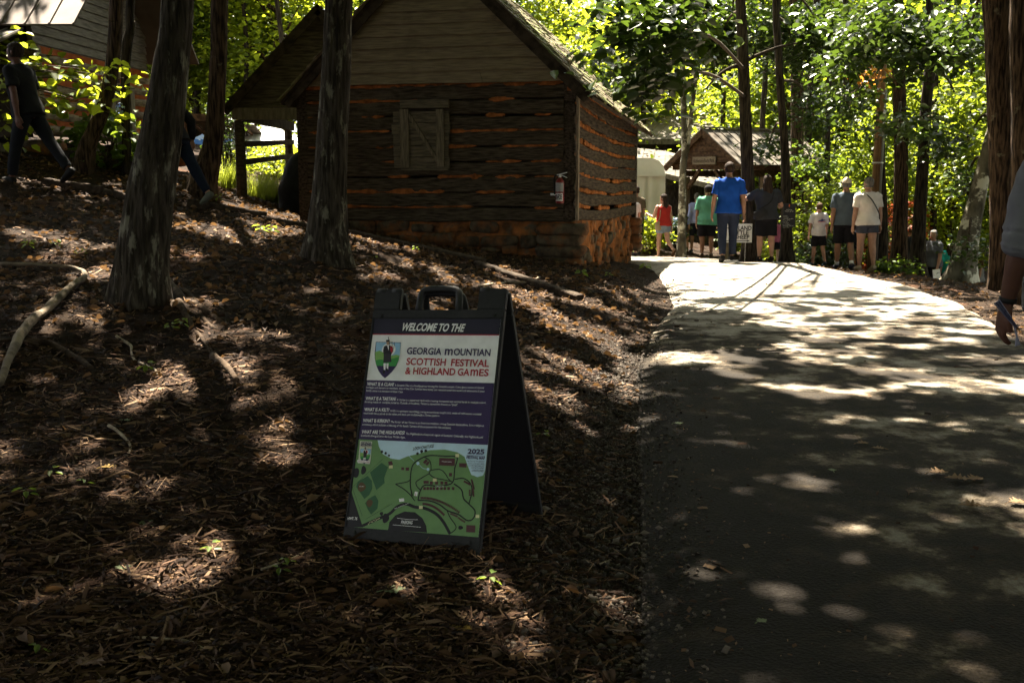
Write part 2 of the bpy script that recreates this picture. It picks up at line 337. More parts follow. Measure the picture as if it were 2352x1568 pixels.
def trunkmesh(pts, rads, n=20, ridge=.05, flare=.55, seed=0, lobes=5, zbase=None, per=8):
    """Tapered trunk with bark ridges and a root flare."""
    c = catmull(pts, per); rr = np.interp(np.linspace(0, 1, len(c)), np.linspace(0, 1, len(rads)), rads)
    zb = c[0][2] if zbase is None else zbase
    rings = []
    dens = max(1, int(len(c)))
    base = tube_rings(c, [1.0] * len(c), n, up=(1, 0, 0))
    for i, (p, r) in enumerate(zip(c, rr)):
        z = p[2] - zb; ring = []
        for k in range(n):
            a = 2 * math.pi * k / n; d = base[i][k] - p
            fl = 1 + flare * math.exp(-max(z, 0) / .28) * (1 + .55 * math.cos(lobes * a + seed))
            rg = 1 - ridge * (abs(float(vnoise(math.cos(a) * n * .075 + seed * 3, math.sin(a) * n * .075, z * 2.4, seed))) - .25) + .06 * float(vnoise(math.cos(a) * 1.3, math.sin(a) * 1.3, z * .9, seed + 5))
            ring.append(p + d * r * fl * rg)
        rings.append(ring)
    return rings
NEAR = []      # trees that carry the overhead canopy: (root, trunk mesh builder points, x, y)
def tree(label, pix, Y, bark, top=11.5, name='tree', n=18, ridge=.06, flare=.5, lobes=5, canopy=True, seed=0, per=8, lift=0.0, extra=None):
    pts = []; rads = []
    for i, (u, v, w) in enumerate(pix):
        p = P(u, v, Y)
        if i == 0: p = np.array([p[0], Y, gz(p[0], Y) - .06 + lift])
        pts.append(p); rads.append(w * Y / FPX / 2)
    d = (pts[-1] - pts[-2]); d = d / max(d[2], .1)
    z = pts[-1][2]; rng = np.random.default_rng(seed + 77)
    while z < top:
        st = min(2.2, top - z + .01); z += st
        d[:2] = d[:2] * .75 + rng.normal(0, .05, 2)
        pts.append(pts[-1] + d * st); rads.append(max(.03, rads[-1] * (1 - .11 * st)))
    root = thing(name, (pts[0][0], pts[0][1], pts[0][2] + .06), label, 'tree')
    mb = MB(); mb.loft(trunkmesh(pts, rads, n, ridge, flare, seed, lobes, per=per))
    for e in (extra or []):                                    # second stems and stubs: [(u,v,w)...]
        q = [P(u, v, Y) for u, v, w in e]; mb.tube(catmull(q, 5), list(np.interp(np.linspace(0, 1, len(q) * 5 - 4), np.linspace(0, 1, len(q)), [w * Y / FPX / 2 for u, v, w in e])), 10)
    o = mb.build('trunk', bark, root, smooth=True)
    rec = dict(root=root, pts=pts, rads=rads, x=pts[0][0], y=Y, bark=bark, seed=seed, limbs=[])
    if canopy: NEAR.append(rec)
    return rec
t1 = tree('thick lichen-patched grey trunk leaning over exposed roots on the near slope', [(322, 704, 106), (328, 600, 104), (345, 450, 102), (372, 300, 88), (392, 150, 76), (408, 0, 68)], 8.5, BARK_GREY, top=12.5, n=96, ridge=.16, flare=.38, seed=1, per=22)
t2 = tree('straight dark trunk with pale lichen flecks standing before the log cabin', [(752, 606, 92), (754, 520, 84), (764, 300, 68), (772, 150, 63), (778, 0, 60)], 11.0, BARK_GREY, top=13, n=84, ridge=.16, flare=.35, seed=2, per=22)
t3 = tree('brown tree bending at its base beside the open shed, person walking past it', [(458, 482, 62), (466, 420, 52), (488, 340, 43), (494, 280, 40), (502, 120, 38), (504, 0, 37)], 15.2, BARK_BROWN, top=12.5, n=40, ridge=.12, seed=3, per=14)
t4 = tree('crooked tree curving up in front of the red-chinked cabin', [(186, 392, 40), (200, 340, 34), (216, 300, 31), (242, 232, 31), (258, 150, 30), (266, 60, 30), (268, 0, 30)], 14.8, BARK_BROWN, top=12, seed=4, n=20)
t5 = tree('slim dark tree next to the crooked one by the red-chinked cabin', [(289, 352, 19), (288, 200, 19), (292, 105, 22), (300, 60, 20), (300, 0, 19)], 15.3, BARK_DARK, top=11, seed=5, n=14)
t6 = tree('pale double-stemmed tree beside the gate roof', [(1566, 545, 19), (1568, 400, 16), (1572, 350, 15), (1570, 234, 14), (1566, 100, 13), (1565, 0, 12)], 25.5, BARK_PALE, top=12, seed=6, n=14, extra=[[(1577, 352, 11), (1588, 260, 10), (1597, 180, 10), (1605, 60, 9), (1609, -40, 8)]])
t7 = tree('dark straight tree standing right behind the person in blue', [(1722, 608, 40), (1722, 520, 33), (1716, 365, 27), (1711, 240, 26), (1706, 115, 25), (1700, 0, 22)], 21.0, BARK_DARK, top=7.5, seed=7, n=24, extra=[[(1700, 148, 10), (1670, 160, 8), (1645, 178, 6), (1622, 204, 4)], [(1712, 140, 10), (1745, 125, 8), (1790, 108, 6), (1830, 100, 3)]])
t8 = tree('dark tree carrying the black notice board', [(1806, 610, 30), (1806, 520, 25), (1803, 355, 19), (1793, 211, 17), (1788, 117, 17), (1783, 0, 16)], 21.6, BARK_DARK, top=7.5, seed=8, n=20)
t9 = tree('thick shadowed trunk behind the gate roof end', [(1832, 590, 36), (1831, 350, 29), (1830, 117, 28), (1826, 0, 26)], 28, BARK_BROWN, top=14, seed=9, canopy=False)
t10 = tree('slim leaning trunk beyond the gate roof end', [(1850, 560, 22), (1854, 351, 19), (1868, 140, 16), (1876, 0, 15)], 30, BARK_DARK, top=14, seed=10, canopy=False, n=12)
t11 = tree('dark tree directly behind the utility pole', [(2024, 628, 32), (2026, 500, 25), (2022, 365, 21), (2024, 200, 19), (2022, 0, 17)], 22.5, BARK_DARK, top=7.5, seed=11, n=16)
t12 = tree('dark upright tree, nearer of the pair right of the utility pole', [(2062, 636, 42), (2066, 560, 34), (2070, 365, 30), (2066, 234, 29), (2060, 0, 27)], 20.6, BARK_BROWN, top=13, seed=12, n=22)
t13 = tree('dark forked tree, its stem splitting into two above', [(2104, 644, 38), (2110, 540, 30), (2120, 365, 26), (2128, 234, 25), (2137, 145, 24), (2138, 60, 18), (2136, 0, 16)], 21.2, BARK_DARK, top=12, seed=13, n=20, extra=[[(2137, 150, 20), (2152, 120, 16), (2164, 70, 14), (2178, 0, 12), (2190, -60, 10)], [(2128, 250, 8), (2143, 236, 8), (2151, 228, 7)]])
t14 = tree('pale mottled tree leaning sharply toward the big brown trunk', [(2200, 668, 78), (2212, 610, 60), (2228, 526, 46), (2250, 429, 36), (2272, 340, 32), (2296, 240, 28)], 19.5, BARK_PALE, top=9, seed=14, n=22, flare=.3)
t15 = tree('big brown-barked trunk beside the road edge behind the grey sleeve', [(2302, 674, 62), (2303, 560, 56), (2302, 365, 55), (2296, 180, 56), (2288, 0, 58)], 15.1, BARK_BROWN, top=14, seed=15, n=64, ridge=.14, flare=.12, per=18)
t16 = tree('brown trunk cut by the photo edge behind the grey sleeve', [(2356, 712, 70), (2354, 560, 60), (2352, 365, 54), (2350, 180, 52), (2350, 0, 52)], 13.6, BARK_BROWN, top=14, seed=16, n=28, flare=.2, per=12)
# ---------------------------------------------------------------- roots of the near tree
def root_tube(parent, pix, name='root', n=10, mat=None, lift=.02, z0=None):
    pts = []; rads = []
    for k, (u, v, w) in enumerate(pix):
        g = G(u, v) if len(pix[k]) == 3 else None
        r = w * g[1] / FPX / 2; pts.append(g + np.array([0, 0, r * .35 + lift])); rads.append(r)
    c = catmull(pts, 6); rr = np.interp(np.linspace(0, 1, len(c)), np.linspace(0, 1, len(rads)), rads)
    c = [p + np.array([0, 0, .012 * float(vnoise(p[0] * 6, p[1] * 6, 0, 31))]) for p in c]
    rr = [r * (1 + .18 * float(vnoise(i * .5, r * 90, 0, 33))) for i, r in enumerate(rr)]
    mb = MB(); mb.tube(c, rr, n)
    if parent is not None: return mb.build(name, mat, parent, smooth=True)
    return mb, c
ROOTM = M('root_bark', (.022, .014, .009), (.075, .052, .034), scale=14, rough=.9, bump=.6, bscale=40, spec=.1)
for q in ([(380, 655, 44), (420, 690, 30), (470, 720, 20), (520, 745, 13), (606, 772, 6)], [(385, 670, 40), (415, 672, 24), (445, 690, 20), (470, 735, 14), (520, 765, 10), (605, 775, 5)],
          [(330, 690, 40), (285, 708, 18), (250, 735, 12), (218, 758, 6)], [(300, 680, 46), (270, 690, 26), (330, 716, 14)],
          [(410, 700, 26), (450, 760, 14), (480, 800, 14), (500, 838, 20), (545, 830, 6)], [(280, 660, 30), (262, 690, 14), (256, 720, 9), (240, 745, 5)]):
    root_tube(t1['root'], [(u, v, w * .75) for u, v, w in q], mat=ROOTM, lift=-.004)
mb, _ = root_tube(None, [(0, 905, 22), (24, 850, 20), (58, 775, 22), (118, 722, 19), (160, 680, 15), (196, 652, 13), (178, 632, 9), (110, 624, 7), (0, 622, 8)], n=14, lift=.05)
o = mb.build('exposed_root', M('root_pale', (.07, .054, .037), (.20, .16, .11), scale=9, rough=.85, bump=.5, bscale=30, spec=.15), smooth=True); tagit(o, 'thick pale exposed root snaking down the bare slope', 'root')
mb, _ = root_tube(None, [(60, 790, 12), (110, 800, 16), (160, 820, 16), (210, 850, 12)], n=10)
o = mb.build('exposed_root', ROOTM, smooth=True); tagit(o, 'short dark root crossing under the thick pale one', 'root')
mb, _ = root_tube(None, [(0, 792, 9), (40, 796, 8), (90, 804, 6)], n=8)
o = mb.build('exposed_root', ROOTM, smooth=True); tagit(o, 'thin dark root behind the thick pale one at the photo edge', 'root')
# ---------------------------------------------------------------- overhead canopy, shared out among the trees that stand there
def rayz0(u, v, z=0.0):
    d = ray(u, v); return (EYE + d * ((z - EYE[2]) / d[2]))[:2]
GAPS = []       # sun gaps: image place on the ground -> ground ellipse (gx, gy, rx, ry, strength)
def gap(u, v, du, dv, s=1.0):
    g = G(u, v); k = g[1] / FPX
    rx = du * k; a = G(u, v - dv)[1]; b = G(u, min(v + dv, 1565))[1]; GAPS.append((g[0], g[1], max(rx, .10) + .07, max((a - b) / 2, .12) + .07, s))
for g_ in [(1820, 632, 270, 22, .97), (1690, 655, 160, 22, .97), (1950, 650, 150, 16, 1), (1590, 826, 110, 17), (1510, 835, 55, 10), (1640, 712, 90, 8, .8), (2060, 765, 70, 8, .9), (2240, 770, 60, 8, .8), (1960, 742, 80, 7, .7), (2130, 722, 90, 6, .7), (1800, 760, 70, 5, .6),
           (2280, 905, 90, 14, .9), (2330, 880, 40, 10, .9), (2150, 825, 60, 7, .7), (1880, 905, 60, 12, .9), (1960, 860, 60, 8, .7), (2180, 985, 60, 10, .8), (2060, 965, 40, 8, .6), (1740, 1060, 40, 9, .7), (1800, 1120, 40, 9, .8), (1700, 1130, 30, 7, .6), (2060, 1085, 26, 10, .9), (2280, 1150, 90, 10, .9), (2330, 1210, 40, 10, .6),
           (1600, 1300, 22, 9, .9), (1668, 1322, 20, 7, .7), (1930, 1255, 30, 9, .8), (1520, 1180, 22, 8, .6), (1830, 1010, 34, 8, .6), (1480, 905, 40, 8, .5),
           (450, 1290, 90, 42), (530, 1255, 55, 18, .9), (620, 1235, 40, 16, .9), (240, 1120, 34, 26, .9), (220, 1075, 26, 14, .8), (60, 1330, 50, 22, .8), (45, 1100, 60, 18, .6), (430, 805, 34, 40), (385, 870, 26, 50), (500, 860, 44, 24), (560, 920, 30, 24, .9), (640, 1010, 34, 34, .9), (640, 905, 30, 12, .6), (455, 700, 40, 20), (560, 770, 40, 14, .7),
           (1270, 740, 50, 20), (1300, 830, 60, 30), (1250, 900, 40, 26), (1380, 760, 60, 14), (1400, 880, 50, 16), (1200, 690, 60, 16), (1080, 650, 70, 12, .9), (960, 615, 60, 10, .9), (1340, 690, 60, 10), (1480, 680, 60, 10, .8), (1290, 1010, 40, 20, .5), (1230, 820, 30, 20), (1450, 740, 60, 10, .7), (860, 640, 50, 12, .9),
           (1280, 1310, 50, 20, .6), (1380, 1360, 40, 18, .7), (1020, 1300, 40, 16, .5), (900, 1350, 30, 14, .4), (1200, 1360, 30, 12, .6),
           (90, 560, 90, 12), (200, 590, 60, 12), (120, 610, 80, 10, .9), (60, 660, 40, 12, .7), (130, 700, 60, 18, .7), (220, 640, 50, 12), (470, 540, 60, 14), (560, 560, 70, 14), (650, 540, 60, 14), (620, 600, 50, 12, .7), (440, 600, 40, 16, .7), (60, 450, 70, 10), (180, 440, 60, 10), (250, 470, 50, 10), (560, 490, 70, 12), (650, 500, 60, 10), (40, 770, 50, 26, .7), (200, 720, 24, 20, .6), (20, 1040, 30, 20, .6),
           (2200, 700, 120, 8), (2310, 730, 60, 9), (2330, 770, 40, 7), (520, 424, 40, 14), (600, 430, 60, 14)]: gap(*g_)
def sunfall(p):      # where the shadow of a point lands on the ground, roughly
    z = p[:, 2] - .4; return p[:, 0] - z * SUN[0] / SUN[2], p[:, 1] - z * SUN[1] / SUN[2]
def keep_mask(p, rng):
    x, y = sunfall(p); k = np.ones(len(p))
    wx = x + .12 * fbm(x * 4, y * 4, 0, 51, 3); wy = y + .12 * fbm(x * 4, y * 4, 9, 52, 3)
    for gx_, gy_, rx, ry, s in GAPS:
        q = ((wx - gx_) / rx) ** 2 + ((wy - gy_) / ry) ** 2
        k = np.minimum(k, 1 - s * (q < 1))
    nz = fbm(x * 2.3, y * 2.6, 0, 57, 3)                     # broken light: open where the noise is high
    right = sstep(-.6, .3, x - road_l(y))
    thr_r = np.interp(y, [2, 6, 8.5, 10, 14], [.95, .72, .08, -.32, -.50]); thr_l = np.interp(y, [2, 5, 7, 10, 16], [.84, .80, .70, .55, .34])
    thr_l = np.where((x > -.4) & (y > 7), thr_l - .30, thr_l)
    k = np.minimum(k, 1 - .96 * (nz > thr_r * right + thr_l * (1 - right)))
    return rng.uniform(0, 1, len(p)) < k
def build_canopy():
    rng = np.random.default_rng(5)
    # crown clumps over the region whose shadow reaches the visible ground
    n = 24000
    C_ = np.c_[rng.uniform(-12.5, 11.5, n), rng.uniform(.5, 36.0, n), rng.uniform(8.0, 13.5, n)]
    sx, sy = sunfall(C_)
    dens = sstep(16.8, 13.6, sy) * .97 + .03
    dens = np.where(C_[:, 0] < -2, np.maximum(dens, sstep(21, 17, sy) * .85), dens)
    dens = np.maximum(dens, np.where(C_[:, 0] > 1.0, .75 * sstep(19.4, 20.4, sy) * sstep(30, 27, sy), 0))     # shade over the gate and the walkers
    dens = np.where(sx > 6.5, np.maximum(dens, .85 * sstep(30, 27, sy)), dens)
    dens = np.where((sx < -4.6) & (sy > 12.6) & (sy < 16), dens * .12, dens)      # the roof of the log house stands in the sun
    C_ = C_[rng.uniform(0, 1, n) < dens]
    xy = np.array([(t['pts'][-1][0] * .6 + t['x'] * .4, t['pts'][-1][1] * .6 + t['y'] * .4) for t in NEAR])
    own = np.argmin(((C_[:, None, :2] - xy[None]) ** 2).sum(-1), 1)
    for i, t in enumerate(NEAR):
        cc = C_[own == i]
        if len(cc) < 3: continue
        k = 17
        pos = np.repeat(cc, k, 0) + rng.normal(0, 1, (len(cc) * k, 3)) * np.array([.36, .36, .16])
        pos = pos[keep_mask(pos, rng)]
        link('crown', leafmesh('crown', pos, rng.uniform(.13, .24, len(pos)), rng, tilt=.4), LEAF_TOP, t['root'])
        # limbs reach from the upper trunk to some of the clumps
        pts = t['pts']; mb = MB(); order = rng.permutation(len(cc))[:14 if t['y'] < 20 else 3]
        for j in order:
            tgt = cc[j]; zs = np.clip(tgt[2] - rng.uniform(1.5, 3.5), 5.2, pts[-1][2] - .2)
            zz = np.array([p[2] for p in pts]); b = np.array([np.interp(zs, zz, [p[a] for p in pts]) for a in range(3)])
            r0 = float(np.interp(zs, zz, t['rads'])) * .5; mid = (b + tgt) / 2 + np.array([rng.normal(0, .3), rng.normal(0, .3), .35])
            c = catmull([b, mid, tgt], 4); mb.tube(c, list(np.linspace(max(r0, .03), .012, len(c))), 6)
        mb.build('limb', t['bark'], t['root'], smooth=True)
build_canopy()
# ================================================================ log cabin with shingle roof
YAW = R(14.5); CA = np.array([-math.cos(YAW), math.sin(YAW), 0]); CB = np.array([math.sin(YAW), math.cos(YAW), 0]); UZ = np.array([0, 0, 1.0])
C0 = np.array([P(1318, 600, 15.4)[0], 15.4, 0.0]); CL, CD = 4.30, 6.6
Z_SILL, Z_PLATE, Z_PEAK = .96, 2.98, P(985, -139, 15.94)[2]
def sag(b): return -0.27 * b / CD                      # the back of the cabin has settled
def cw(a, b, z): return C0 + CA * a + CB * b + UZ * z    # a: along the front to the left, b: back along the side
def on_front(u, v):
    d = ray(u, v); t = ((C0 - EYE) @ CB) / (d @ CB); p = EYE + d * t; return (p - C0) @ CA, p[2]
def on_side(u, v):
    d = ray(u, v); t = ((C0 - EYE) @ CA) / (d @ CA); p = EYE + d * t; return (p - C0) @ CB, p[2]
LOGM = M('hewn_log', (.022, .016, .010), (.085, .066, .042), scale=5, stretch=(1, 9, 9), rotz=YAW, rough=.9, bump=.9, bscale=7, c3=(.105, .085, .055), s3=1.6, t3=(.55, .75), bdist=.03, spec=.12)
LOGS = M('hewn_log_side', (.016, .011, .007), (.075, .056, .038), scale=7, stretch=(3, .5, 5), rotz=YAW, rough=.9, bump=.7, bscale=10, bdist=.02, spec=.12)
CHINK = M('clay_chinking', (.13, .045, .013), (.34, .120, .034), scale=9, rough=.95, bump=.8, bscale=24, bdist=.02, spec=.08)
BOARD = M('gable_board', (.125, .096, .058), (.215, .168, .102), scale=4, stretch=(1, 12, 12), rotz=YAW, rough=.85, bump=.5, bscale=9, bdist=.01, c3=(.06, .046, .028), s3=1.2, t3=(.58, .8), spec=.15)
SHUT = M('shutter_board', (.06, .050, .032), (.13, .108, .070), scale=5, stretch=(1, 8, 8), rotz=YAW, rough=.85, bump=.6, bscale=9, bdist=.012, spec=.12)
SHUTV = M('shutter_batten', (.075, .062, .04), (.165, .138, .09), scale=5, stretch=(8, 8, 1), rotz=YAW, rough=.85, bump=.6, bscale=9, bdist=.012, spec=.12)
SHING = M('wood_shingle', (.07, .058, .038), (.20, .165, .11), scale=9, rough=.9, bump=.6, bscale=22, c3=(.14, .17, .045), s3=1.5, t3=(.48, .62), bdist=.012, spec=.12)
DARKW = M('dark_timber', (.020, .015, .010), (.060, .045, .030), scale=8, rough=.9, bump=.4, spec=.1)
STONE = M('field_stone', (.030, .022, .014), (.10, .078, .05), scale=7, rough=.9, bump=.9, bscale=16, c3=(.16, .062, .02), s3=2.2, t3=(.46, .60), bdist=.03, spec=.12)
RC = random.Random(3)
cabin = thing('log_cabin', cw(0, 0, gz(C0[0], C0[1])), 'old log cabin with orange clay chinking, shuttered window and shingle roof', 'cabin')
def log_mesh(p0, p1, h, th, nrm, seed, wav=.012, n=26, droop=None):
    """Hewn log from p0 to p1 (centre line), height h, thickness th along -nrm; face, edges and ends uneven."""
    p0, p1, nrm = map(np.asarray, (p0, p1, nrm)); rings = []; L = np.linalg.norm(p1 - p0)
    prof = [(-.42, 0), (-.5, -.12), (-.5, -.6), (-.42, -1), (.42, -1), (.5, -.6), (.5, -.12), (.42, 0), (.15, .04), (-.15, .04)]
    for i in range(n):
        s = i / (n - 1); c = p0 * (1 - s) + p1 * s
        hh = h * (1 + .16 * float(vnoise(s * L * 1.1, seed * 7.3, 0, 60)) + .05 * float(vnoise(s * L * 5, seed * 3.1, 0, 61)))
        dz = wav * 1.6 * float(vnoise(s * L * .8, seed * 5.7, 0, 62)) + (droop(s) if droop else 0)
        off = .014 * float(vnoise(s * L * 1.7, seed * 9.1, 0, 63))
        rings.append([c + UZ * (dz + hh * q[0]) + nrm * (off + th * q[1] * (1 if q[1] < 0 else .3) + .006 * float(vnoise(s * L * 7, k * 2.3, seed, 64))) for k, q in enumerate(prof)])
    mb = MB(); mb.loft(rings); return mb
def chink_mesh(p0, p1, h, nrm, seed, rec=.045):
    p0, p1, nrm = map(np.asarray, (p0, p1, nrm)); L = np.linalg.norm(p1 - p0); n = max(6, int(L / .05)); rings = []
    for i in range(n):
        s = i / (n - 1); c = p0 * (1 - s) + p1 * s; e = (1.1 + .55 * float(vnoise(s * L * 5, seed * 2.9, 0, 66))) * min(1.0, .25 + min(s, 1 - s) * L / .10)
        o_ = -rec + .018 * float(vnoise(s * L * 9, seed, 0, 67))
        rings.append([c + UZ * h * .5 * e + nrm * o_, c + UZ * h * .1 + nrm * (o_ + .012), c - UZ * h * .5 * e + nrm * (o_ + .004), c - UZ * h * .5 * e + nrm * (o_ - .07), c + UZ * h * .5 * e + nrm * (o_ - .07)])
    mb = MB(); mb.loft(rings); return mb
NF, NS = -CB, -CA                      # outward normals of front and side walls
SH0, SZ1 = on_front(904, 386); SH1, SZ0 = on_front(1035, 228)     # shutter extents (a: SH0 > SH1, z: SZ1 < SZ0)
rows = 9; pitch = (Z_PLATE - Z_SILL) / rows
for k in range(rows):
    zc = Z_SILL + pitch * (k + .5); h = pitch * RC.uniform(.87, .97)
    log_mesh(cw(.17, 0, zc), cw(CL, 0, zc - .02), h, .16, NF, k + 1).build('log', LOGM, cabin, smooth=False)
    # clay between the logs, in broken lengths
    zg = Z_SILL + pitch * (k + 1)
    runs = {0: [(1.55, 4.2), (.25, .6)], 1: [(2.0, 4.2), (.9, 1.5), (.2, .5)], 2: [(.2, .6), (.75, 1.2), (1.4, 2.1), (2.55, 2.9), (3.75, 4.15)], 3: [(.2, .65), (.8, 1.35), (2.2, 3.0)], 4: [(1.5, 1.95), (.25, 1.1), (2.6, 3.1), (3.7, 4.2)], 5: [(.18, .85), (.85, 1.95), (2.85, 4.2)], 6: [(.35, .6), (1.05, 1.35), (2.95, 3.3), (3.4, 4.2)], 7: [(2.4, 4.2), (.9, 1.3)], 8: [(.15, 2.0), (2.0, 4.25)]}[k]
    for j, (a0, a1) in enumerate(runs):
        chink_mesh(cw(a0, 0, zg), cw(a1, 0, zg - .01), pitch * RC.uniform(.17, .27), NF, k * 10 + j, rec=.010).build('chinking', CHINK, cabin)
# side wall: bigger gaps, logs bowed and settled toward the back
rows2 = 8; pit2 = (Z_PLATE - .06 - Z_SILL) / rows2
for k in range(rows2):
    zc = Z_SILL + pit2 * (k + .5) + .03; h = pit2 * RC.uniform(.70, .80)
    dz = lambda s, k=k: sag(s * CD) * (.55 + .45 * k / rows2) - .07 * math.sin(s * math.pi * 1.1) - .02 * k / rows2
    log_mesh(cw(0, .012, zc), cw(0, CD, zc), h, .17, NS, k + 31, n=30, droop=dz, wav=.02).build('log', LOGS, cabin)
    if k < rows2 - 1:
        zg = Z_SILL + pit2 * (k + 1) + .03
        segs = {0: [(.35, 1.5), (2.2, 3.4), (4.4, 6.2)], 1: [(.1, 3.0), (3.5, 6.3)], 2: [(.06, 3.4), (3.7, 6.0)], 3: [(.06, 4.2), (5.2, 6.4)], 4: [(.06, 6.5)], 5: [(.06, 6.5)], 6: [(.06, 6.5)]}[k]
        for j, (b0, b1) in enumerate(segs):
            n = max(2, int((b1 - b0) / .7)); q = MB()
            for i in range(n):
                s0, s1 = b0 + (b1 - b0) * i / n, b0 + (b1 - b0) * (i + 1) / n
                kk = k + .5
                f = lambda s: sag(s) * (.55 + .45 * kk / rows2) - .07 * math.sin(s / CD * math.pi * 1.1) - .02 * kk / rows2
                m2 = chink_mesh(cw(0, s0, zg + f(s0)), cw(0, s1 - .004, zg + f(s1)), pit2 * .30, NS, k * 9 + i + 100, rec=.03); q.add(m2.v, m2.f)
            q.build('chinking', CHINK, cabin)
# wall plate under the eave, corner board, sill
mb = MB(); mb.box(cw(.0, CD / 2, Z_PLATE - .06 + sag(CD / 2)) + NS * -.06, CB * (CD / 2) + UZ * sag(CD) / 2, CA * .06, UZ * .07); mb.build('wall_plate', CHINK, cabin)
mb = MB(); mb.box(cw(0, .045, (Z_SILL + Z_PLATE) / 2) + NS * .035, CB * .05, CA * .018, UZ * ((Z_PLATE - Z_SILL) / 2 - .03)); mb.build('corner_board', M('corner_board', (.10, .075, .05), (.24, .19, .13), scale=7, stretch=(5, 5, 1), rough=.9, bump=.5), cabin)
m_ = MB(); m_.box(cw(.095, .10, (Z_SILL + Z_PLATE) / 2), CA * .075, CB * .07, UZ * ((Z_PLATE - Z_SILL) / 2 - .01)); m_.build('corner_post', LOGS, cabin)
# far walls (plain log rows, out of sight from the road)
for nm, (pa, pb) in {'back': ((0, CD), (CL, CD)), 'left': ((CL, 0), (CL, CD))}.items():
    for k in range(5):
        zc = Z_SILL + (Z_PLATE - Z_SILL) * (k + .5) / 5
        m_ = MB(); a, b_ = cw(*pa, zc + sag(pa[1])), cw(*pb, zc + sag(pb[1])); d = (b_ - a) / 2; w_ = np.cross(d / np.linalg.norm(d), UZ)
        m_.box((a + b_) / 2, d, w_ * .08, UZ * .205); m_.build('log', LOGS, cabin)
# gable clapboards
nb = 12; bh = (Z_PEAK - Z_PLATE) / nb
for k in range(nb):
    z0, z1 = Z_PLATE + .01 + k * bh, Z_PLATE + .01 + (k + 1) * bh + .02; mid = CL / 2
    w0 = CL / 2 * (1 - (k * bh) / (Z_PEAK - Z_PLATE)) + .04; w1 = max(.02, CL / 2 * (1 - ((k + 1) * bh) / (Z_PEAK - Z_PLATE)) + .03)
    t0, t1_ = RC.uniform(.036, .046), .012; j = RC.uniform(-.006, .006)
    cuts = [-1, 1] if k != 0 else [-1, -.36, 1]
    for q in range(len(cuts) - 1):
        s0, s1 = cuts[q], cuts[q + 1]; g = .004
        f = lambda s, w: mid + (s * w)
        n = 10; bot = []; top = []; botb = []; topb = []
        for i in range(n + 1):
            s = s0 + (s1 - s0) * i / n; wv = .006 * float(vnoise(s * 3, k * 3.7, 0, 71))
            a0, a1 = f(s, w0) + (g if s == s0 else 0), f(s, w1) + (g if s == s0 else 0)
            bot.append(cw(a0, -t0 - .03, z0 + j + wv)); top.append(cw(a1, -t1_ - .03, z1)); botb.append(cw(a0, -.022, z0 + j + wv)); topb.append(cw(a1, -.022, z1))
        m_ = MB(); V_ = bot + top + botb + topb; N = n + 1
        fs = [(i, i + N, i + 1 + N, i + 1) for i in range(n)] + [(i, i + 1, i + 1 + 2 * N, i + 2 * N) for i in range(n)] + [(i + 2 * N, i + 1 + 2 * N, i + 1 + 3 * N, i + 3 * N) for i in range(n)] + [(0, 2 * N, 3 * N, N), (n, n + N, n + 3 * N, n + 2 * N)]
        m_.add(V_, fs); m_.build('gable_board', BOARD, cabin)
m_ = MB(); m_.add([cw(0, CD, Z_PLATE - .3), cw(CL, CD, Z_PLATE - .3), cw(CL / 2, CD, Z_PEAK - .3), cw(0, CD - .05, Z_PLATE - .3), cw(CL, CD - .05, Z_PLATE - .3), cw(CL / 2, CD - .05, Z_PEAK - .3)], [(0, 1, 2), (5, 4, 3), (0, 3, 4, 1), (1, 4, 5, 2), (2, 5, 3, 0)]); m_.build('back_gable', BOARD, cabin)
# roof
sl_dir = np.array([CL / 2, Z_PLATE - Z_PEAK]); sl_len = float(np.hypot(*sl_dir)); OVE, OVR = .40, .14
def roofp(side, d, b, up=0.0):      # side +1 = right slope, d = distance down from the ridge, b = depth, up = off the deck
    s = d / sl_len; a = CL / 2 - side * s * CL / 2; z = Z_PEAK + s * (Z_PLATE - Z_PEAK) + sag(max(b, 0))
    nz = (CL / 2) / sl_len; nh = (Z_PEAK - Z_PLATE) / sl_len
    return cw(a, b, z + .05) + UZ * nz * up - CA * side * nh * up
roofm = {}
for side in (1, -1):
    m_ = MB(); D = sl_len + OVE
    m_.hexa([roofp(side, D, -OVR, -.05), roofp(side, D, CD + .3, -.05), roofp(side, 0, CD + .3, -.05), roofp(side, 0, -OVR, -.05), roofp(side, D, -OVR, 0), roofp(side, D, CD + .3, 0), roofp(side, 0, CD + .3, 0), roofp(side, 0, -OVR, 0)])
    roofm[side] = m_.build('roof', DARKW, cabin)
    for j in range(5):                 # rafter tails under the rake
        pass
shg = []
for side in (1, -1):
    rows_ = 19
    for r_ in range(rows_):
        d1 = sl_len + OVE + .03 - r_ * (sl_len + OVE) / rows_; d0 = d1 - .40
        b = -OVR - .03 - RC.uniform(0, .05)
        while b < CD + .32:
            w = RC.uniform(.13, .26) if side == 1 or b < 1 else RC.uniform(.3, .5); dd = d1 + RC.uniform(-.045, .035); lift = RC.uniform(.022, .040); tw = RC.uniform(-.012, .014)
            shg.append((side, b, b + w - .008, max(0.0, d0), dd, lift, tw)); b += w
shg.sort(key=lambda s: (s[0] < 0, s[1] - (.35 * s[4])))
def shingle(m_, s):
    side, b0, b1, d0, d1, l, tw = s
    m_.hexa([roofp(side, d1, b0, l - .012), roofp(side, d1, b1, l - .012 + tw), roofp(side, d0, b1, .001), roofp(side, d0, b0, .001), roofp(side, d1, b0, l + .006), roofp(side, d1, b1, l + .006 + tw), roofp(side, d0, b1, .012), roofp(side, d0, b0, .012)])
for s in shg[:300]: m_ = MB(); shingle(m_, s); m_.build('shingle', SHING, roofm[1])
m_ = MB()
for s in shg[300:]: shingle(m_, s)
o = m_.build('shingles', SHING, cabin); o['kind'] = 'stuff'
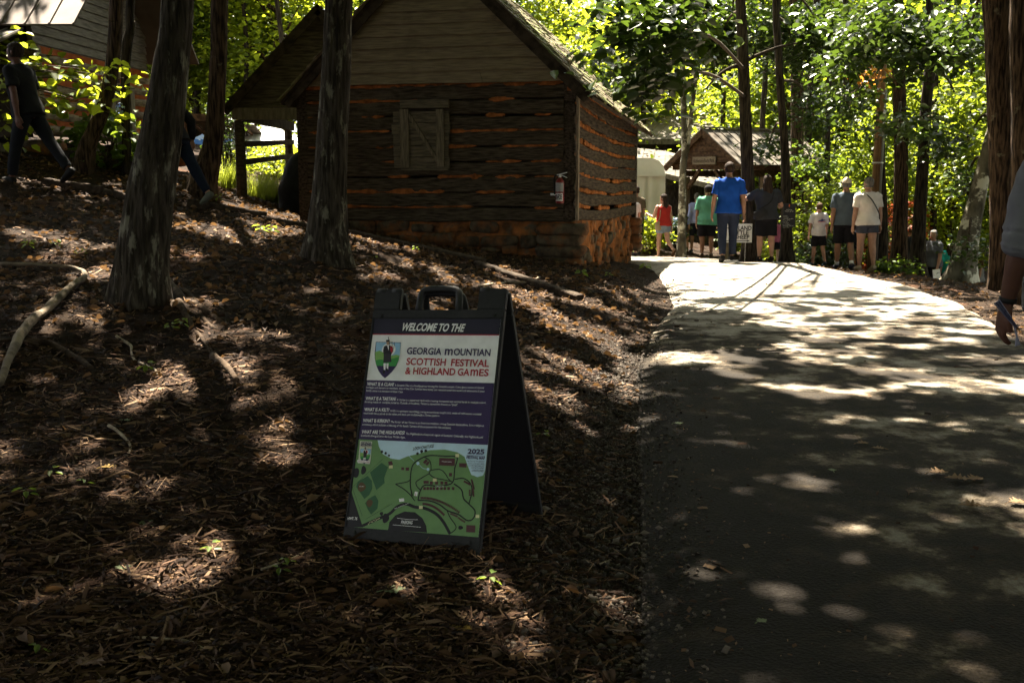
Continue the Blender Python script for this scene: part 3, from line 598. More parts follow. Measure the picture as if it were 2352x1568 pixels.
# barge boards under the rake
for side in (1, -1):
    m_ = MB(); m_.hexa([roofp(side, sl_len + OVE - .04, -OVR + .01, -.16), roofp(side, sl_len + OVE - .04, -OVR + .035, -.16), roofp(side, .02, -OVR + .035, -.16), roofp(side, .02, -OVR + .01, -.16), roofp(side, sl_len + OVE - .04, -OVR + .01, -.052), roofp(side, sl_len + OVE - .04, -OVR + .035, -.052), roofp(side, .02, -OVR + .035, -.052), roofp(side, .02, -OVR + .01, -.052)])
    m_.build('barge_board', DARKW, cabin)
# shutter: horizontal boards, battens, top rail, brace
sh = MB()
shut = None; nbd = 5; zz0, zz1 = SZ1, on_front(950, 256)[1]
for k in range(nbd):
    z0 = zz0 + (zz1 - zz0) * k / nbd; z1 = zz0 + (zz1 - zz0) * (k + 1) / nbd - .008; a0, a1 = SH0 - RC.uniform(0, .06), SH1 + RC.uniform(0, .03)
    m_ = MB(); m_.hexa([cw(a0, -.062, z0), cw(a1, -.062, z0), cw(a1, -.03, z0), cw(a0, -.03, z0), cw(a0, -.062, z1), cw(a1, -.062, z1), cw(a1, -.03, z1), cw(a0, -.03, z1)])
    if shut is None: shut = m_.build('shutter', SHUT, cabin)
    else: m_.build('board', SHUT, shut)
def fbox(name, u0, v0, u1, v1, d0, d1, mat, par):
    a0, z0 = on_front(u0, v1); a1, z1 = on_front(u1, v0); a0b, _ = on_front(u0, v0)
    m_ = MB(); m_.hexa([cw(a0, -d1, z0), cw(a1, -d1, z0), cw(a1, -d0, z0), cw(a0, -d0, z0), cw(a0, -d1, z1), cw(a1, -d1, z1), cw(a1, -d0, z1), cw(a0, -d0, z1)]); return m_.build(name, mat, par)
fbox('batten', 925, 252, 942, 384, .064, .095, SHUTV, shut); fbox('batten', 1007, 252, 1023, 383, .064, .095, SHUTV, shut)
fbox('top_rail', 924, 229, 1034, 250, .045, .10, SHUT, shut); fbox('bottom_rail', 925, 386, 1033, 392, .03, .07, SHUT, shut)
(a0, z0), (a1, z1) = on_front(943, 264), on_front(1013, 378); m_ = MB(); d = np.array([a1 - a0, z1 - z0]); d /= np.hypot(*d); pr = np.array([-d[1], d[0]]) * .024
m_.hexa([cw(a0 - pr[0], -.085, z0 - pr[1]), cw(a1 - pr[0], -.085, z1 - pr[1]), cw(a1 - pr[0], -.064, z1 - pr[1]), cw(a0 - pr[0], -.064, z0 - pr[1]), cw(a0 + pr[0], -.085, z0 + pr[1]), cw(a1 + pr[0], -.085, z1 + pr[1]), cw(a1 + pr[0], -.064, z1 + pr[1]), cw(a0 + pr[0], -.064, z0 + pr[1])]); m_.build('brace', SHUTV, shut)
# foundation of field stones set in orange clay
def stone(c, sx, sy, sz, seed, ax, ay):
    m_ = bmesh.new(); bmesh.ops.create_cube(m_, size=2); bmesh.ops.subdivide_edges(m_, edges=m_.edges[:], cuts=2, use_grid_fill=True)
    V_ = np.array([v.co[:] for v in m_.verts]); n = np.linalg.norm(V_, axis=1, keepdims=True); V_ = V_ * .62 + V_ / n * .5
    V_ = V_ * (1 + .13 * vnoise(V_[:, 0] * 1.4 + seed * 3, V_[:, 1] * 1.4, V_[:, 2] * 1.4, seed)[:, None])
    fs = [tuple(v.index for v in f.verts) for f in m_.faces]; m_.free()
    W = c + V_[:, :1] * sx * ax + V_[:, 1:2] * sy * ay + V_[:, 2:] * sz * UZ
    q = MB(); q.add(W, fs); return q
for k in range(4):                                      # clay bed behind the stones, both walls
    pass
def clay_bed(f, L, z0, z1, nrm, seed):
    nx_, nz_ = int(L / .07), int((z1 - z0) / .07); V_ = []
    for i in range(nx_ + 1):
        for k in range(nz_ + 1):
            a, z = L * i / nx_, z0 + (z1 - z0) * k / nz_; V_.append(f(a, z) + nrm * (.045 * float(fbm(a * 4, z * 4, 0, seed, 3))))
    m_ = MB(); m_.add(V_, [(i * (nz_ + 1) + k, (i + 1) * (nz_ + 1) + k, (i + 1) * (nz_ + 1) + k + 1, i * (nz_ + 1) + k + 1) for i in range(nx_) for k in range(nz_)]); return m_.build('clay_bed', CLAYB, cabin, smooth=True)
CLAYB = M('clay_bed', (.075, .036, .016), (.34, .125, .035), scale=5, rough=.95, bump=1.0, bscale=14, bdist=.05, c3=(.10, .085, .06), s3=3.5, t3=(.50, .62), spec=.08)
clay_bed(lambda a, z: cw(a, .055, z), CL, -.1, Z_SILL + .02, NF, 301); clay_bed(lambda b, z: cw(.075, b, z + sag(b) * .5), CD, -.1, Z_SILL + .02, NS, 302)
sd = 0
for row in range(4):                                    # front stones
    a = .55
    while a < CL:
        w = RC.uniform(.22, .62); p = cw(a + w / 2, .02, 0); g = gz(p[0], p[1]); z = Z_SILL - .10 - row * .18 + RC.uniform(-.03, .03)
        if z > g - .14 and RC.random() < .8: stone(cw(a + w / 2, .085, z), w * .47, RC.uniform(.07, .13), RC.uniform(.06, .10), sd, CA + UZ * RC.uniform(-.12, .12), CB).build('stone', RC.choice((STONE, STONE, CLAYB)), cabin, smooth=True)
        a += w + .015; sd += 1
for row in range(5):                                    # corner pier at the road end
    z = Z_SILL - .10 - row * .16; g = .30
    if z > g - .1: stone(cw(.22 + RC.uniform(-.03, .03), .06, z), RC.uniform(.30, .38), .20, .082, 90 + row, CA, CB).build('stone', STONE, cabin, smooth=True)
for row in range(4):                                    # side stones, half buried in clay
    b = .42
    while b < CD - .2:
        w = RC.uniform(.22, .5); z = Z_SILL - .13 - row * .17 + sag(b) * .6
        if RC.random() < .55: stone(cw(.09, b + w / 2, z + RC.uniform(-.05, .05)), w * RC.uniform(.25, .5), RC.uniform(.05, .09), RC.uniform(.04, .10), sd, CB + UZ * RC.uniform(-.5, .5), CA).build('stone', RC.choice((STONE, CLAYB, CLAYB)), cabin, smooth=True)
        b += w; sd += 1
for row in range(4): stone(cw(.1, CD - .05, Z_SILL - .25 - row * .17), .26, .22, .085, 130 + row, CB, CA).build('stone', STONE, cabin, smooth=True)
# ---------------------------------------------------------------- fire extinguisher on the front wall
a_, z_ = on_front(1290, 467); _, zt = on_front(1290, 408); FE = cw(a_, -.13, z_)
RED = M('extinguisher_red', (.17, .010, .009), rough=.4, spec=.5); CHROME = M('extinguisher_metal', (.55, .55, .52), rough=.35, metal=.8); RUB = M('black_rubber', (.012, .012, .012), rough=.7)
PAPER = M('label_paper', (.62, .62, .60), (.70, .70, .68), scale=20, rough=.7)
INK = M('print_black', (.010, .010, .011), rough=.6, spec=.2)
fe = thing('fire_extinguisher', FE, 'red fire extinguisher with paper labels hung at the cabin corner', 'extinguisher'); hc = zt - z_; rr_ = .062
m_ = MB(); m_.tube([FE + UZ * z for z in (0, .01, .03, hc * .82, hc * .90, hc * .96, hc)], [rr_ * .86, rr_ * .95, rr_, rr_, rr_ * .8, rr_ * .45, rr_ * .3], 20); body_ = m_.build('cylinder', RED, fe, smooth=True)
m_ = MB(); m_.tube([FE + UZ * z for z in (hc, hc + .03, hc + .05)], [.02, .02, .014], 10); m_.build('valve', CHROME, fe, smooth=True)
m_ = MB(); m_.box(FE + UZ * (hc + .055) - CA * .03, CA * .075 - UZ * .018, CB * .012, UZ * .006); m_.box(FE + UZ * (hc + .02) - CA * .055, CA * .05 + UZ * .022, CB * .011, UZ * .005); m_.build('handle', CHROME, fe)
m_ = MB(); m_.tube(catmull([FE + UZ * (hc + .03) + CA * .015, FE + UZ * (hc + .01) + CA * .08, FE + UZ * (hc * .7) + CA * .085, FE + UZ * (hc * .35) + CA * .078], 5), .011, 8); m_.build('hose', RUB, fe, smooth=True)
m_ = MB(); m_.box(FE + UZ * (hc * .35) + CA * .10 + CB * .05, CA * .05, CB * .006, UZ * .015); m_.build('bracket', CHROME, fe)
def wraplabel(z0, z1, ang, mat, name, r=rr_ + .0015, n=10):
    V_ = []
    for i in range(n + 1):
        t = -ang + 2 * ang * i / n; d = -CB * math.cos(t) + CA * math.sin(t); V_ += [FE + d * r + UZ * z0, FE + d * r + UZ * z1]
    q = MB(); q.add(V_, [(2 * i, 2 * i + 2, 2 * i + 3, 2 * i + 1) for i in range(n)]); return q.build(name, mat, fe, smooth=True)
wraplabel(hc * .46, hc * .80, 1.15, M('label_grey', (.22, .23, .22), (.32, .32, .31), scale=60, rough=.6), 'instruction_label')
wraplabel(hc * .10, hc * .40, .95, PAPER, 'paper_label')
# ---------------------------------------------------------------- lettering helper: text to a flat mesh in a given plane
def text_mesh(s, size, bold=0.0, shear=0.0, sx=1.0, align='LEFT', spacing=1.0):
    cu = bpy.data.curves.new('t', 'FONT'); cu.body = s; cu.size = size; cu.shear = shear; cu.offset = bold; cu.align_x = align; cu.space_character = spacing; cu.resolution_u = 3
    ob = bpy.data.objects.new('t', cu); me = evaluated(ob); bpy.data.curves.remove(cu)
    if sx != 1.0: me.transform(Matrix.Diagonal((sx, 1, 1, 1)))
    return me
def text_on(name, s, org, ex, ey, size, mat, parent, **k):
    """org: world place of the baseline start, ex / ey: unit vectors along and up."""
    fit = k.pop('fit', None); me = text_mesh(s, size, **k)
    if not len(me.vertices): return None
    if fit:
        xs = [v.co.x for v in me.vertices]; w = max(xs) - min(xs); me.transform(Matrix.Translation((-min(xs), 0, 0))); me.transform(Matrix.Diagonal((fit / w, 1, 1, 1)))
    ez = np.cross(ex, ey); m = Matrix(((ex[0], ey[0], ez[0], org[0]), (ex[1], ey[1], ez[1], org[1]), (ex[2], ey[2], ez[2], org[2]), (0, 0, 0, 1)))
    me.transform(m); return link(name, me, mat, parent)
text_on('lettering', 'INFOE', FE - CB * (rr_ + .004) + CA * .046 + UZ * (hc * .16), -CA, UZ, .10, INK, fe, fit=.090, bold=.004)
# ================================================================ the other buildings, tents and the gate
METAL = M('roof_metal', (.060, .053, .044), (.125, .110, .090), scale=3, rough=.8, bump=.15, spec=.12, c3=(.07, .045, .028), s3=1.1, t3=(.52, .75))
METAL2 = M('roof_metal_pale', (.10, .078, .066), (.145, .118, .10), scale=3, rough=.7, spec=.2, c3=(.15, .12, .095), s3=1.3, t3=(.55, .8))
GREYW = M('weathered_wood', (.045, .038, .030), (.14, .12, .095), scale=5, stretch=(4, 4, 1), rough=.9, bump=.5, spec=.12)
BROWNW = M('brown_wood', (.036, .019, .010), (.10, .058, .031), scale=6, stretch=(2, 2, 3), rough=.85, bump=.4, spec=.15)
POSTW = M('post_wood', (.10, .075, .048), (.22, .165, .105), scale=5, stretch=(4, 4, 1), rough=.85, bump=.4, spec=.15)
TRIMW = M('pale_trim', (.13, .11, .08), (.22, .19, .145), scale=5, stretch=(4, 4, 1), rough=.85, bump=.3, spec=.15)
SIDING = M('grey_siding', (.11, .10, .088), (.21, .19, .165), scale=4, stretch=(1, 1, 8), rough=.85, bump=.3, spec=.15)
REDCH = M('red_clay', (.22, .055, .018), (.36, .10, .032), scale=6, rough=.95, bump=.5, spec=.1)
LOGP = M('pale_log', (.10, .075, .05), (.27, .215, .15), scale=5, stretch=(5, 1, 5), rough=.9, bump=.7, spec=.12)
def slab(mb, p, th):               # quad p (4 pts, ccw from above) thickened downward along its normal
    p = [np.asarray(q, float) for q in p]; n = np.cross(p[1] - p[0], p[3] - p[0]); n /= np.linalg.norm(n)
    mb.hexa([q - n * th for q in p] + p); return n
def beam(mb, a, b, w, h, up=UZ):
    a, b = np.asarray(a, float), np.asarray(b, float); d = (b - a) / 2; t = d / np.linalg.norm(d); s = np.cross(t, up); s /= np.linalg.norm(s); u_ = np.cross(s, t)
    mb.box((a + b) / 2, d, s * w / 2, u_ * h / 2); return mb
def metal_roof(parent, p, name='roof', mat=None, pitch=.3, th=.03):
    """p: eave0, eave1, ridge1, ridge0 seen from above; standing ribs run from eave to ridge and are parts of the roof."""
    m_ = MB(); n = slab(m_, p, th); ro = m_.build(name, mat or METAL, parent); p = [np.asarray(q, float) for q in p]
    k = max(2, int(np.linalg.norm(p[1] - p[0]) / pitch))
    for i in range(k + 1):
        s = i / k; a = p[0] * (1 - s) + p[1] * s; b = p[3] * (1 - s) + p[2] * s; t = (p[1] - p[0]) / np.linalg.norm(p[1] - p[0]) * .018
        q = MB(); q.hexa([a - t + n * .001, a + t + n * .001, b + t + n * .001, b - t + n * .001, a - t * .5 + n * .022, a + t * .5 + n * .022, b + t * .5 + n * .022, b - t * .5 + n * .022]); q.build('rib', mat or METAL, ro)
    return ro
# ---- open shed left of the cabin
SY = 18.8
def shp(u, v, dy=0): return P(u, v, SY + dy)
pk = shp(735, 14); el = shp(522, 246); zb = shp(540, 262)[2]; xl = shp(548, 262)[0]; cxs = pk[0]; hw = cxs - xl; xr = cxs + hw
shed = thing('open_shed', (xl, SY, gz(xl, SY)), 'dark open-sided shed with plank gable standing behind the log cabin', 'shed'); DEP = 4.4; zpk = pk[2]; ze = el[2]; xe = el[0]
for s in (-1, 1):
    ex = cxs + s * (cxs - xe)
    p = [(ex, SY - .25, ze), (ex, SY + DEP, ze), (cxs, SY + DEP, zpk), (cxs, SY - .25, zpk)] if s > 0 else [(ex, SY + DEP, ze), (ex, SY - .25, ze), (cxs, SY - .25, zpk), (cxs, SY + DEP, zpk)]
    m_ = MB(); slab(m_, p, .06); m_.build('roof', DARKW, shed)
    m_ = MB(); beam(m_, (ex, SY - .22, ze - .10), (cxs, SY - .22, zpk - .10), .04, .16); m_.build('barge_board', DARKW, shed)
SHB = M('shed_plank', (.040, .032, .022), (.115, .095, .065), scale=4, stretch=(1, 8, 8), rough=.9, bump=.5, spec=.1)
npk = 9
for k in range(npk):
    z0 = zb + .12 + (zpk - zb - .12) * k / npk; z1 = zb + .12 + (zpk - zb - .12) * (k + 1) / npk - .004
    w0 = (zpk - z0) / (zpk - ze) * (cxs - xe) * .96; w1 = max(.02, (zpk - z1) / (zpk - ze) * (cxs - xe) * .96); y = SY + RC.uniform(-.008, .008)
    m_ = MB(); m_.hexa([(cxs - w0, y - .03, z0), (cxs + w0, y - .03, z0), (cxs + w0, y, z0), (cxs - w0, y, z0), (cxs - w1, y - .012, z1), (cxs + w1, y - .012, z1), (cxs + w1, y, z1), (cxs - w1, y, z1)]); m_.build('plank', SHB, shed)
m_ = MB(); beam(m_, (xl - .1, SY - .03, zb), (xr + .1, SY - .03, zb), .10, .20); m_.build('tie_beam', TRIMW, shed)
for s, x in ((-1, xl), (1, xr)):
    m_ = MB(); beam(m_, (x, SY + .1, zb - .02), (x + .06, SY + DEP - .2, zb - .02), .12, .18); m_.build('side_beam', DARKW, shed)
    for y in (SY, SY + DEP - .3):
        g = gz(x, y); m_ = MB(); pts = [np.array([x, y, g - .1]), np.array([x + .01, y, (g + zb) / 2]), np.array([x, y, zb - .12])]; m_.tube(pts, [.10, .09, .088], 8); m_.build('post', SHB, shed)
yy = SY + DEP - .3
for v0, v1 in ((331, 350), (372, 384)):
    z0 = P(562, v0, SY)[2]; m_ = MB(); beam(m_, (xl + .05, SY + .1, z0), (xl + .1, yy, gz(xl, yy) + (z0 - gz(xl, SY)) * .96), .05, .10); m_.build('rail', DARKW, shed)
# black covered mound with a post, in the shed's shade
mx_, my_ = P(690, 470, 18.2)[0], 18.2; g = gz(mx_, my_); TARP = M('black_cover', (.008, .008, .008), (.018, .018, .017), scale=7, rough=.7, bump=.6, spec=.25)
m_ = MB(); rings = []
for i in range(15):
    s = i / 14; z = g - .05 + 1.15 * s; r = .62 * (1 - .12 * s) * math.sqrt(max(.02, 1 - (max(0, s - .35) / .68) ** 2))
    rings.append([(mx_ + .18 + r * (1 + .10 * float(vnoise(math.cos(a) * 2, math.sin(a) * 2, s * 5, 81))) * math.cos(a), my_ + .2 + r * .7 * math.sin(a), z) for a in np.linspace(0, 2 * math.pi, 28, endpoint=False)])
m_.loft(rings); mound = thing('covered_mound', (mx_, my_, g), 'black covered mound with an upright stump in the shed shade', 'mound'); m_.build('cover', TARP, mound, smooth=True)
m_ = MB(); m_.tube([(mx_ + .33, my_ + .1, g + .7), (mx_ + .33, my_ + .1, g + 1.30), (mx_ + .33, my_ + .1, g + 1.34)], [.17, .15, .10], 14); m_.build('stump', TARP, mound, smooth=True)
# ---- red-chinked log house on the rise to the left
def lbw(y): return -6.95 + .06 * (y - 16)
lg = 1.95; lx0, lx1 = 15.6, 19.7; lh = thing('log_house', (lbw(lx0), lx0, lg), 'big log house with red chinking and pale metal roof on the rise', 'house')
nl = 6; zt0, zt1 = lg + .25, 3.45
for k in range(nl):
    zc = zt0 + (zt1 - zt0) * (k + .5) / nl; m_ = MB(); pts = [np.array([lbw(y) + .02 * float(vnoise(y * 2, k, 0, 83)), y, zc + .015 * float(vnoise(y * 1.5, k * 3, 0, 84))]) for y in np.linspace(lx0, lx1, 16)]
    m_.tube(pts, .088, 9); m_.build('log', LOGP, lh, smooth=True)
    zg = zt0 + (zt1 - zt0) * (k + 1) / nl; m_ = MB(); m_.box((lbw(18.6) - .06, (lx0 + lx1) / 2, zg), np.array([.06 * (lx1 - lx0) / 2, (lx1 - lx0) / 2, 0]), np.array([.06, 0, 0]), UZ * .065); m_.build('chinking', REDCH, lh)
    m_ = MB(); m_.tube([(lbw(lx0) - .1, lx0 + .05, zc + .08), (lbw(lx0) + .1, lx0 + .05, zc + .08)], .085, 10); m_.build('log_end', LOGP, lh)
m_ = MB(); m_.box((lbw(lx0) - 3.6, lx0 + .05, (zt0 + 4.2) / 2), (3.5, 0, 0), (0, .08, 0), UZ * ((4.2 - zt0) / 2)); m_.build('near_wall', DARKW, lh)
ym = (lx0 + lx1) / 2; zp = 5.95; zl = 3.4; nsd = 18
for k in range(nsd):                                        # siding of the gable
    z0 = zl + (zp - zl) * k / nsd; z1 = zl + (zp - zl) * (k + 1) / nsd + .02; w0 = min(lx1 - lx0, (zp - z0) * 1.15 * 2) / 2; w1 = max(.03, min(lx1 - lx0, (zp - z1) * 1.15 * 2) / 2)
    m_ = MB(); m_.hexa([(lbw(ym - w0) + .05, ym - w0, z0), (lbw(ym + w0) + .05, ym + w0, z0), (lbw(ym + w0) - .02, ym + w0, z0), (lbw(ym - w0) - .02, ym - w0, z0), (lbw(ym - w1) + .015, ym - w1, z1), (lbw(ym + w1) + .015, ym + w1, z1), (lbw(ym + w1) - .02, ym + w1, z1), (lbw(ym - w1) - .02, ym - w1, z1)]); m_.build('siding_board', SIDING, lh)
ov = .85; zne = zp - (ym - lx0 + .5) / 1.15
metal_roof(lh, [(-17, lx0 - .5, zne), (lbw(lx0) + ov, lx0 - .5, zne), (lbw(ym) + ov, ym, zp + .05), (-17, ym, zp + .05)], mat=METAL2, pitch=.33)
m_ = MB(); slab(m_, [(lbw(lx1) + ov, lx1 + .5, zne), (-17, lx1 + .5, zne), (-17, ym, zp + .05), (lbw(ym) + ov, ym, zp + .05)], .04); m_.build('roof', METAL2, lh)
metal_roof(lh, [(-16, lx0 - 1.5, zne - .42), (lbw(lx0) + .1, lx0 - 1.5, zne - .42), (lbw(lx0) + .1, lx0 - .42, zne - .06), (-16, lx0 - .42, zne - .06)], name='porch_roof', mat=METAL, pitch=.22)
m_ = MB(); m_.box((lbw(lx0) - .05, lx0 - 1.45, (zne - .5 + lg) / 2), (.06, 0, 0), (0, .06, 0), UZ * ((zne - .5 - lg) / 2)); m_.build('porch_post', GREYW, lh)
m_ = MB(); m_.box((-11.2, lx0 - .7, lg + .08), (4.0, 0, 0), (0, .7, 0), UZ * .06); m_.build('porch_deck', GREYW, lh)
for u, v0, v1, w in ((262, 196, 350, 11), (298, 203, 350, 9)):
    y = 18.0 if u == 262 else 18.8; x = lbw(y) + .1; z1 = P(u, v0, y)[2]; m_ = MB(); m_.box((x, y, (lg + z1) / 2), (.02, 0, 0), (0, w * y / FPX * 1.4, 0), UZ * ((z1 - lg) / 2)); m_.build('door_trim', TRIMW, lh)
m_ = MB(); m_.box((lbw(18.4) + .04, 18.4, 2.65), (.02, 0, 0), (0, .33, 0), UZ * .68); m_.build('door', DARKW, lh)
for k in range(5): stone(np.array([lbw(lx0 + k * 1.3), lx0 + .2 + k * 1.3, lg + .05]), .3, .25, .16, 200 + k, np.array([0, 1.0, 0]), np.array([1.0, 0, 0])).build('stone', STONE, lh, smooth=True)
# ---- small brown pavilion roof and party tents far behind the shed
pv = thing('pavilion', P(455, 330, 27), 'brown timber pavilion roof seen between two trunks', 'pavilion')
a, b = P(415, 262, 25.5), P(560, 262, 25.5); m_ = MB(); slab(m_, [a, b, b + np.array([0, 2.2, -.45]), a + np.array([0, 2.2, -.45])], .05); m_.build('roof', DARKW, pv)
m_ = MB(); beam(m_, a - UZ * .08, b - UZ * .08, .1, .16); m_.build('beam', BROWNW, pv)
for u in (425, 545):
    q = P(u, 262, 25.7); m_ = MB(); m_.tube([(q[0], q[1], gz(q[0], q[1]) - .1), (q[0], q[1], q[2] - .1)], .07, 8); m_.build('post', BROWNW, pv)
for k in range(4):
    m_ = MB(); beam(m_, a + (b - a) * (.1 + .25 * k) + np.array([0, .1, -.06]), a + (b - a) * (.1 + .25 * k) + np.array([0, 2.1, -.50]), .05, .1); m_.build('rafter', BROWNW, pv)
TENTW = M('tent_white', (.62, .62, .60), (.72, .72, .70), scale=2, rough=.6, bump=.1, spec=.2); TENTB = M('tent_blue', (.05, .14, .36), (.08, .20, .46), scale=3, rough=.6, spec=.2)
def canopy_tent(label, u0, u1, v_eave, v_peak, Y, mat, skirt, skirtmat, walls=None):
    x0, x1 = P(u0, v_eave, Y)[0], P(u1, v_eave, Y)[0]; ze_ = P(u0, v_eave, Y)[2]; zp_ = P(u0, v_peak, Y)[2]; d = abs(x1 - x0); xm = (x0 + x1) / 2; ymid = Y + d / 2
    g = gz(xm, Y); t = thing('canopy_tent', (xm, Y, g), label, 'tent'); c = [(x0, Y), (x1, Y), (x1, Y + d), (x0, Y + d)]; n = 6; m_ = MB()
    for i in range(4):
        (ax, ay), (bx, by) = c[i], c[(i + 1) % 4]; grid = []
        for j in range(n + 1):
            s = j / n; w = s ** 1.35
            for k in range(n + 1):
                q = k / n; ex_, ey_ = ax + (bx - ax) * q, ay + (by - ay) * q; grid.append((ex_ + (xm - ex_) * s, ey_ + (ymid - ey_) * s, ze_ + (zp_ - ze_) * w - .05 * math.sin(q * math.pi) * (1 - s)))
        m_.add(grid, [(j * (n + 1) + k, j * (n + 1) + k + 1, (j + 1) * (n + 1) + k + 1, (j + 1) * (n + 1) + k) for j in range(n) for k in range(n)])
    m_.build('roof', mat, t, smooth=True); m_ = MB()
    for i in range(4):
        (ax, ay), (bx, by) = c[i], c[(i + 1) % 4]; nn = 10; V_ = []
        for k in range(nn + 1):
            q = k / nn; z = ze_ - .05 * math.sin(q * math.pi); V_ += [(ax + (bx - ax) * q, ay + (by - ay) * q, z), (ax + (bx - ax) * q, ay + (by - ay) * q, z - skirt)]
        m_.add(V_, [(2 * k, 2 * k + 1, 2 * k + 3, 2 * k + 2) for k in range(nn)])
    m_.build('valance', skirtmat, t)
    for ax, ay in c:
        m_ = MB(); m_.tube([(ax, ay, gz(ax, ay) - .05), (ax, ay, ze_)], .03, 6); m_.build('pole', CHROME, t)
    return t
canopy_tent('white party tent behind the rail of the open shed', 512, 700, 330, 280, 26.6, TENTW, .75, TENTW)
canopy_tent('blue-topped party tent glimpsed between two trunks', 440, 545, 318, 278, 33, M('tent_pale_blue', (.30, .40, .58), (.38, .48, .64), scale=2, rough=.6), .35, TENTB)
# ---- white frame tent right of the cabin
tw = thing('frame_tent', (P(1480, 540, 30)[0], 30, gz(P(1480, 540, 30)[0], 30)), 'tall white fabric tent with arched top right beside the cabin', 'tent')
TENTC = M('tent_cream', (.50, .49, .41), (.60, .59, .50), scale=1.5, rough=.55, bump=.25, bscale=4, bdist=.05, spec=.25)
x0, x1 = P(1425, 500, 30)[0], P(1526, 500, 30)[0]; zg_ = P(1480, 543, 30)[2]; zs_ = P(1480, 402, 30)[2]; ztp = P(1480, 363, 30)[2]
m_ = MB(); n = 26; V_ = []
for i in range(n + 1):
    s = i / n; x = x0 + (x1 - x0) * s; y = 30 + .07 * float(vnoise(s * 13, 1.2, 0, 87)) ; V_ += [(x, y, zg_ - .1), (x + .03 * float(vnoise(s * 9, 4, 0, 88)), y + .03, (zg_ + zs_) / 2), (x, 30, zs_)]
m_.add(V_, [(3 * i + j, 3 * i + 3 + j, 3 * i + 4 + j, 3 * i + 1 + j) for i in range(n) for j in (0, 1)])
m_.add([(x1, 30, zg_ - .1), (x1 + .1, 33, zg_ - .1), (x1 + .1, 33, zs_), (x1, 30, zs_)], [(0, 1, 2, 3)]); m_.build('wall', TENTC, tw, smooth=True)
m_ = MB(); prof = [(0, 0), (.05, .55), (.16, .85), (.34, 1.0), (.66, 1.0), (.84, .85), (.95, .55), (1, 0)]; a = [(x0 + (x1 - x0) * s, 29.98 + .02 * h_, zs_ + (ztp - zs_) * h_) for s, h_ in prof]; b = [(x + .1, 33, z) for x, y, z in a]
m_.add(a + b, [(i, i + 1, i + 9, i + 8) for i in range(7)] + [tuple(range(8))]); m_.build('top', TENTC, tw)
m_ = MB(); beam(m_, (x0, 29.95, zs_), (x1, 29.95, zs_), .03, .07); m_.build('hem', TENTC, tw)
# ---- barn with metal roof and lean-to behind the gate
BY = 36.0
barn = thing('barn', (P(1540, 500, BY)[0], BY, gz(P(1540, 500, BY)[0], BY)), 'dark plank barn with grey metal roof behind the gate', 'barn')
e0, e1 = P(1430, 328, BY), P(1612, 312, BY); r1, r0 = P(1670, 270, BY + 3.2), P(1500, 256, BY + 3.2)
r0[2] = r1[2] = (r0[2] + r1[2]) / 2; e0[2] = e1[2] = (e0[2] + e1[2]) / 2 ; e1[0] = r1[0] - .6; e1[1] = BY
metal_roof(barn, [e0, e1, r1, r0], pitch=.35)
m_ = MB(); slab(m_, [e1 + np.array([.0, 6.4, 0]), e0 + np.array([0, 6.4, 0]), r0, r1], .04); m_.build('roof', METAL, barn)
m_ = MB(); beam(m_, e0 - UZ * .08, e1 - UZ * .08, .05, .18); m_.build('fascia', GREYW, barn)
gb = gz(6, BY)
for k in range(9):
    z0 = -.7 + (e0[2] + .7) * k / 9; z1 = -.7 + (e0[2] + .7) * (k + 1) / 9 - .02; m_ = MB(); m_.hexa([(e0[0] + .3, BY + .35, z0), (e1[0] - .3, BY + .35, z0), (e1[0] - .3, BY + .42, z0), (e0[0] + .3, BY + .42, z0), (e0[0] + .3, BY + .38, z1), (e1[0] - .3, BY + .38, z1), (e1[0] - .3, BY + .42, z1), (e0[0] + .3, BY + .42, z1)]); m_.build('plank', DARKW, barn)
m_ = MB(); m_.add([(e1[0] - .3, BY + .4, -.7), (e1[0] - .3, BY + 6, -.7), (e1[0] - .3, BY + 6, e1[2]), (r1[0] - .3, BY + 3.2, r1[2] - .1), (e1[0] - .3, BY + .4, e1[2])], [(0, 1, 2, 3, 4)]); m_.build('gable_wall', GREYW, barn)
lean = thing('lean_to', (P(1600, 560, 33)[0], 33, gz(P(1600, 560, 33)[0], 33)), 'low lean-to with sunlit metal roof edge under the barn', 'lean-to')
q0, q1, q2, q3 = P(1524, 398, 32), P(1712, 440, 30.5), P(1640, 395, 33.5), P(1529, 347, 34.5)
metal_roof(lean, [q0, q1, q2 + np.array([.9, .3, .05]), q3], pitch=.35)
q4 = P(1455, 339, 34.5); metal_roof(lean, [P(1440, 396, 32), q0, q3, q4], pitch=.35)
m_ = MB(); beam(m_, q0 - UZ * .07 - np.array([0, .03, 0]), q1 - UZ * .07 - np.array([0, .03, 0]), .04, .15); m_.build('fascia', TRIMW, lean)
for k in range(7):
    z0 = -.75 + .30 * k; z1 = z0 + .31; yk = 33.6; m_ = MB(); m_.hexa([(4.6, yk - .05, z0), (8.2, yk - .05, z0), (8.2, yk, z0), (4.6, yk, z0), (4.6, yk - .02, z1), (8.2, yk - .02, z1), (8.2, yk, z1), (4.6, yk, z1)]); m_.build('plank', GREYW, lean)
for q in (q0, q1 * .5 + q0 * .5):
    m_ = MB(); m_.tube([(q[0] + .1, q[1] + .1, -.9), (q[0] + .1, q[1] + .1, q[2] - .12)], .06, 8); m_.build('post', GREYW, lean)
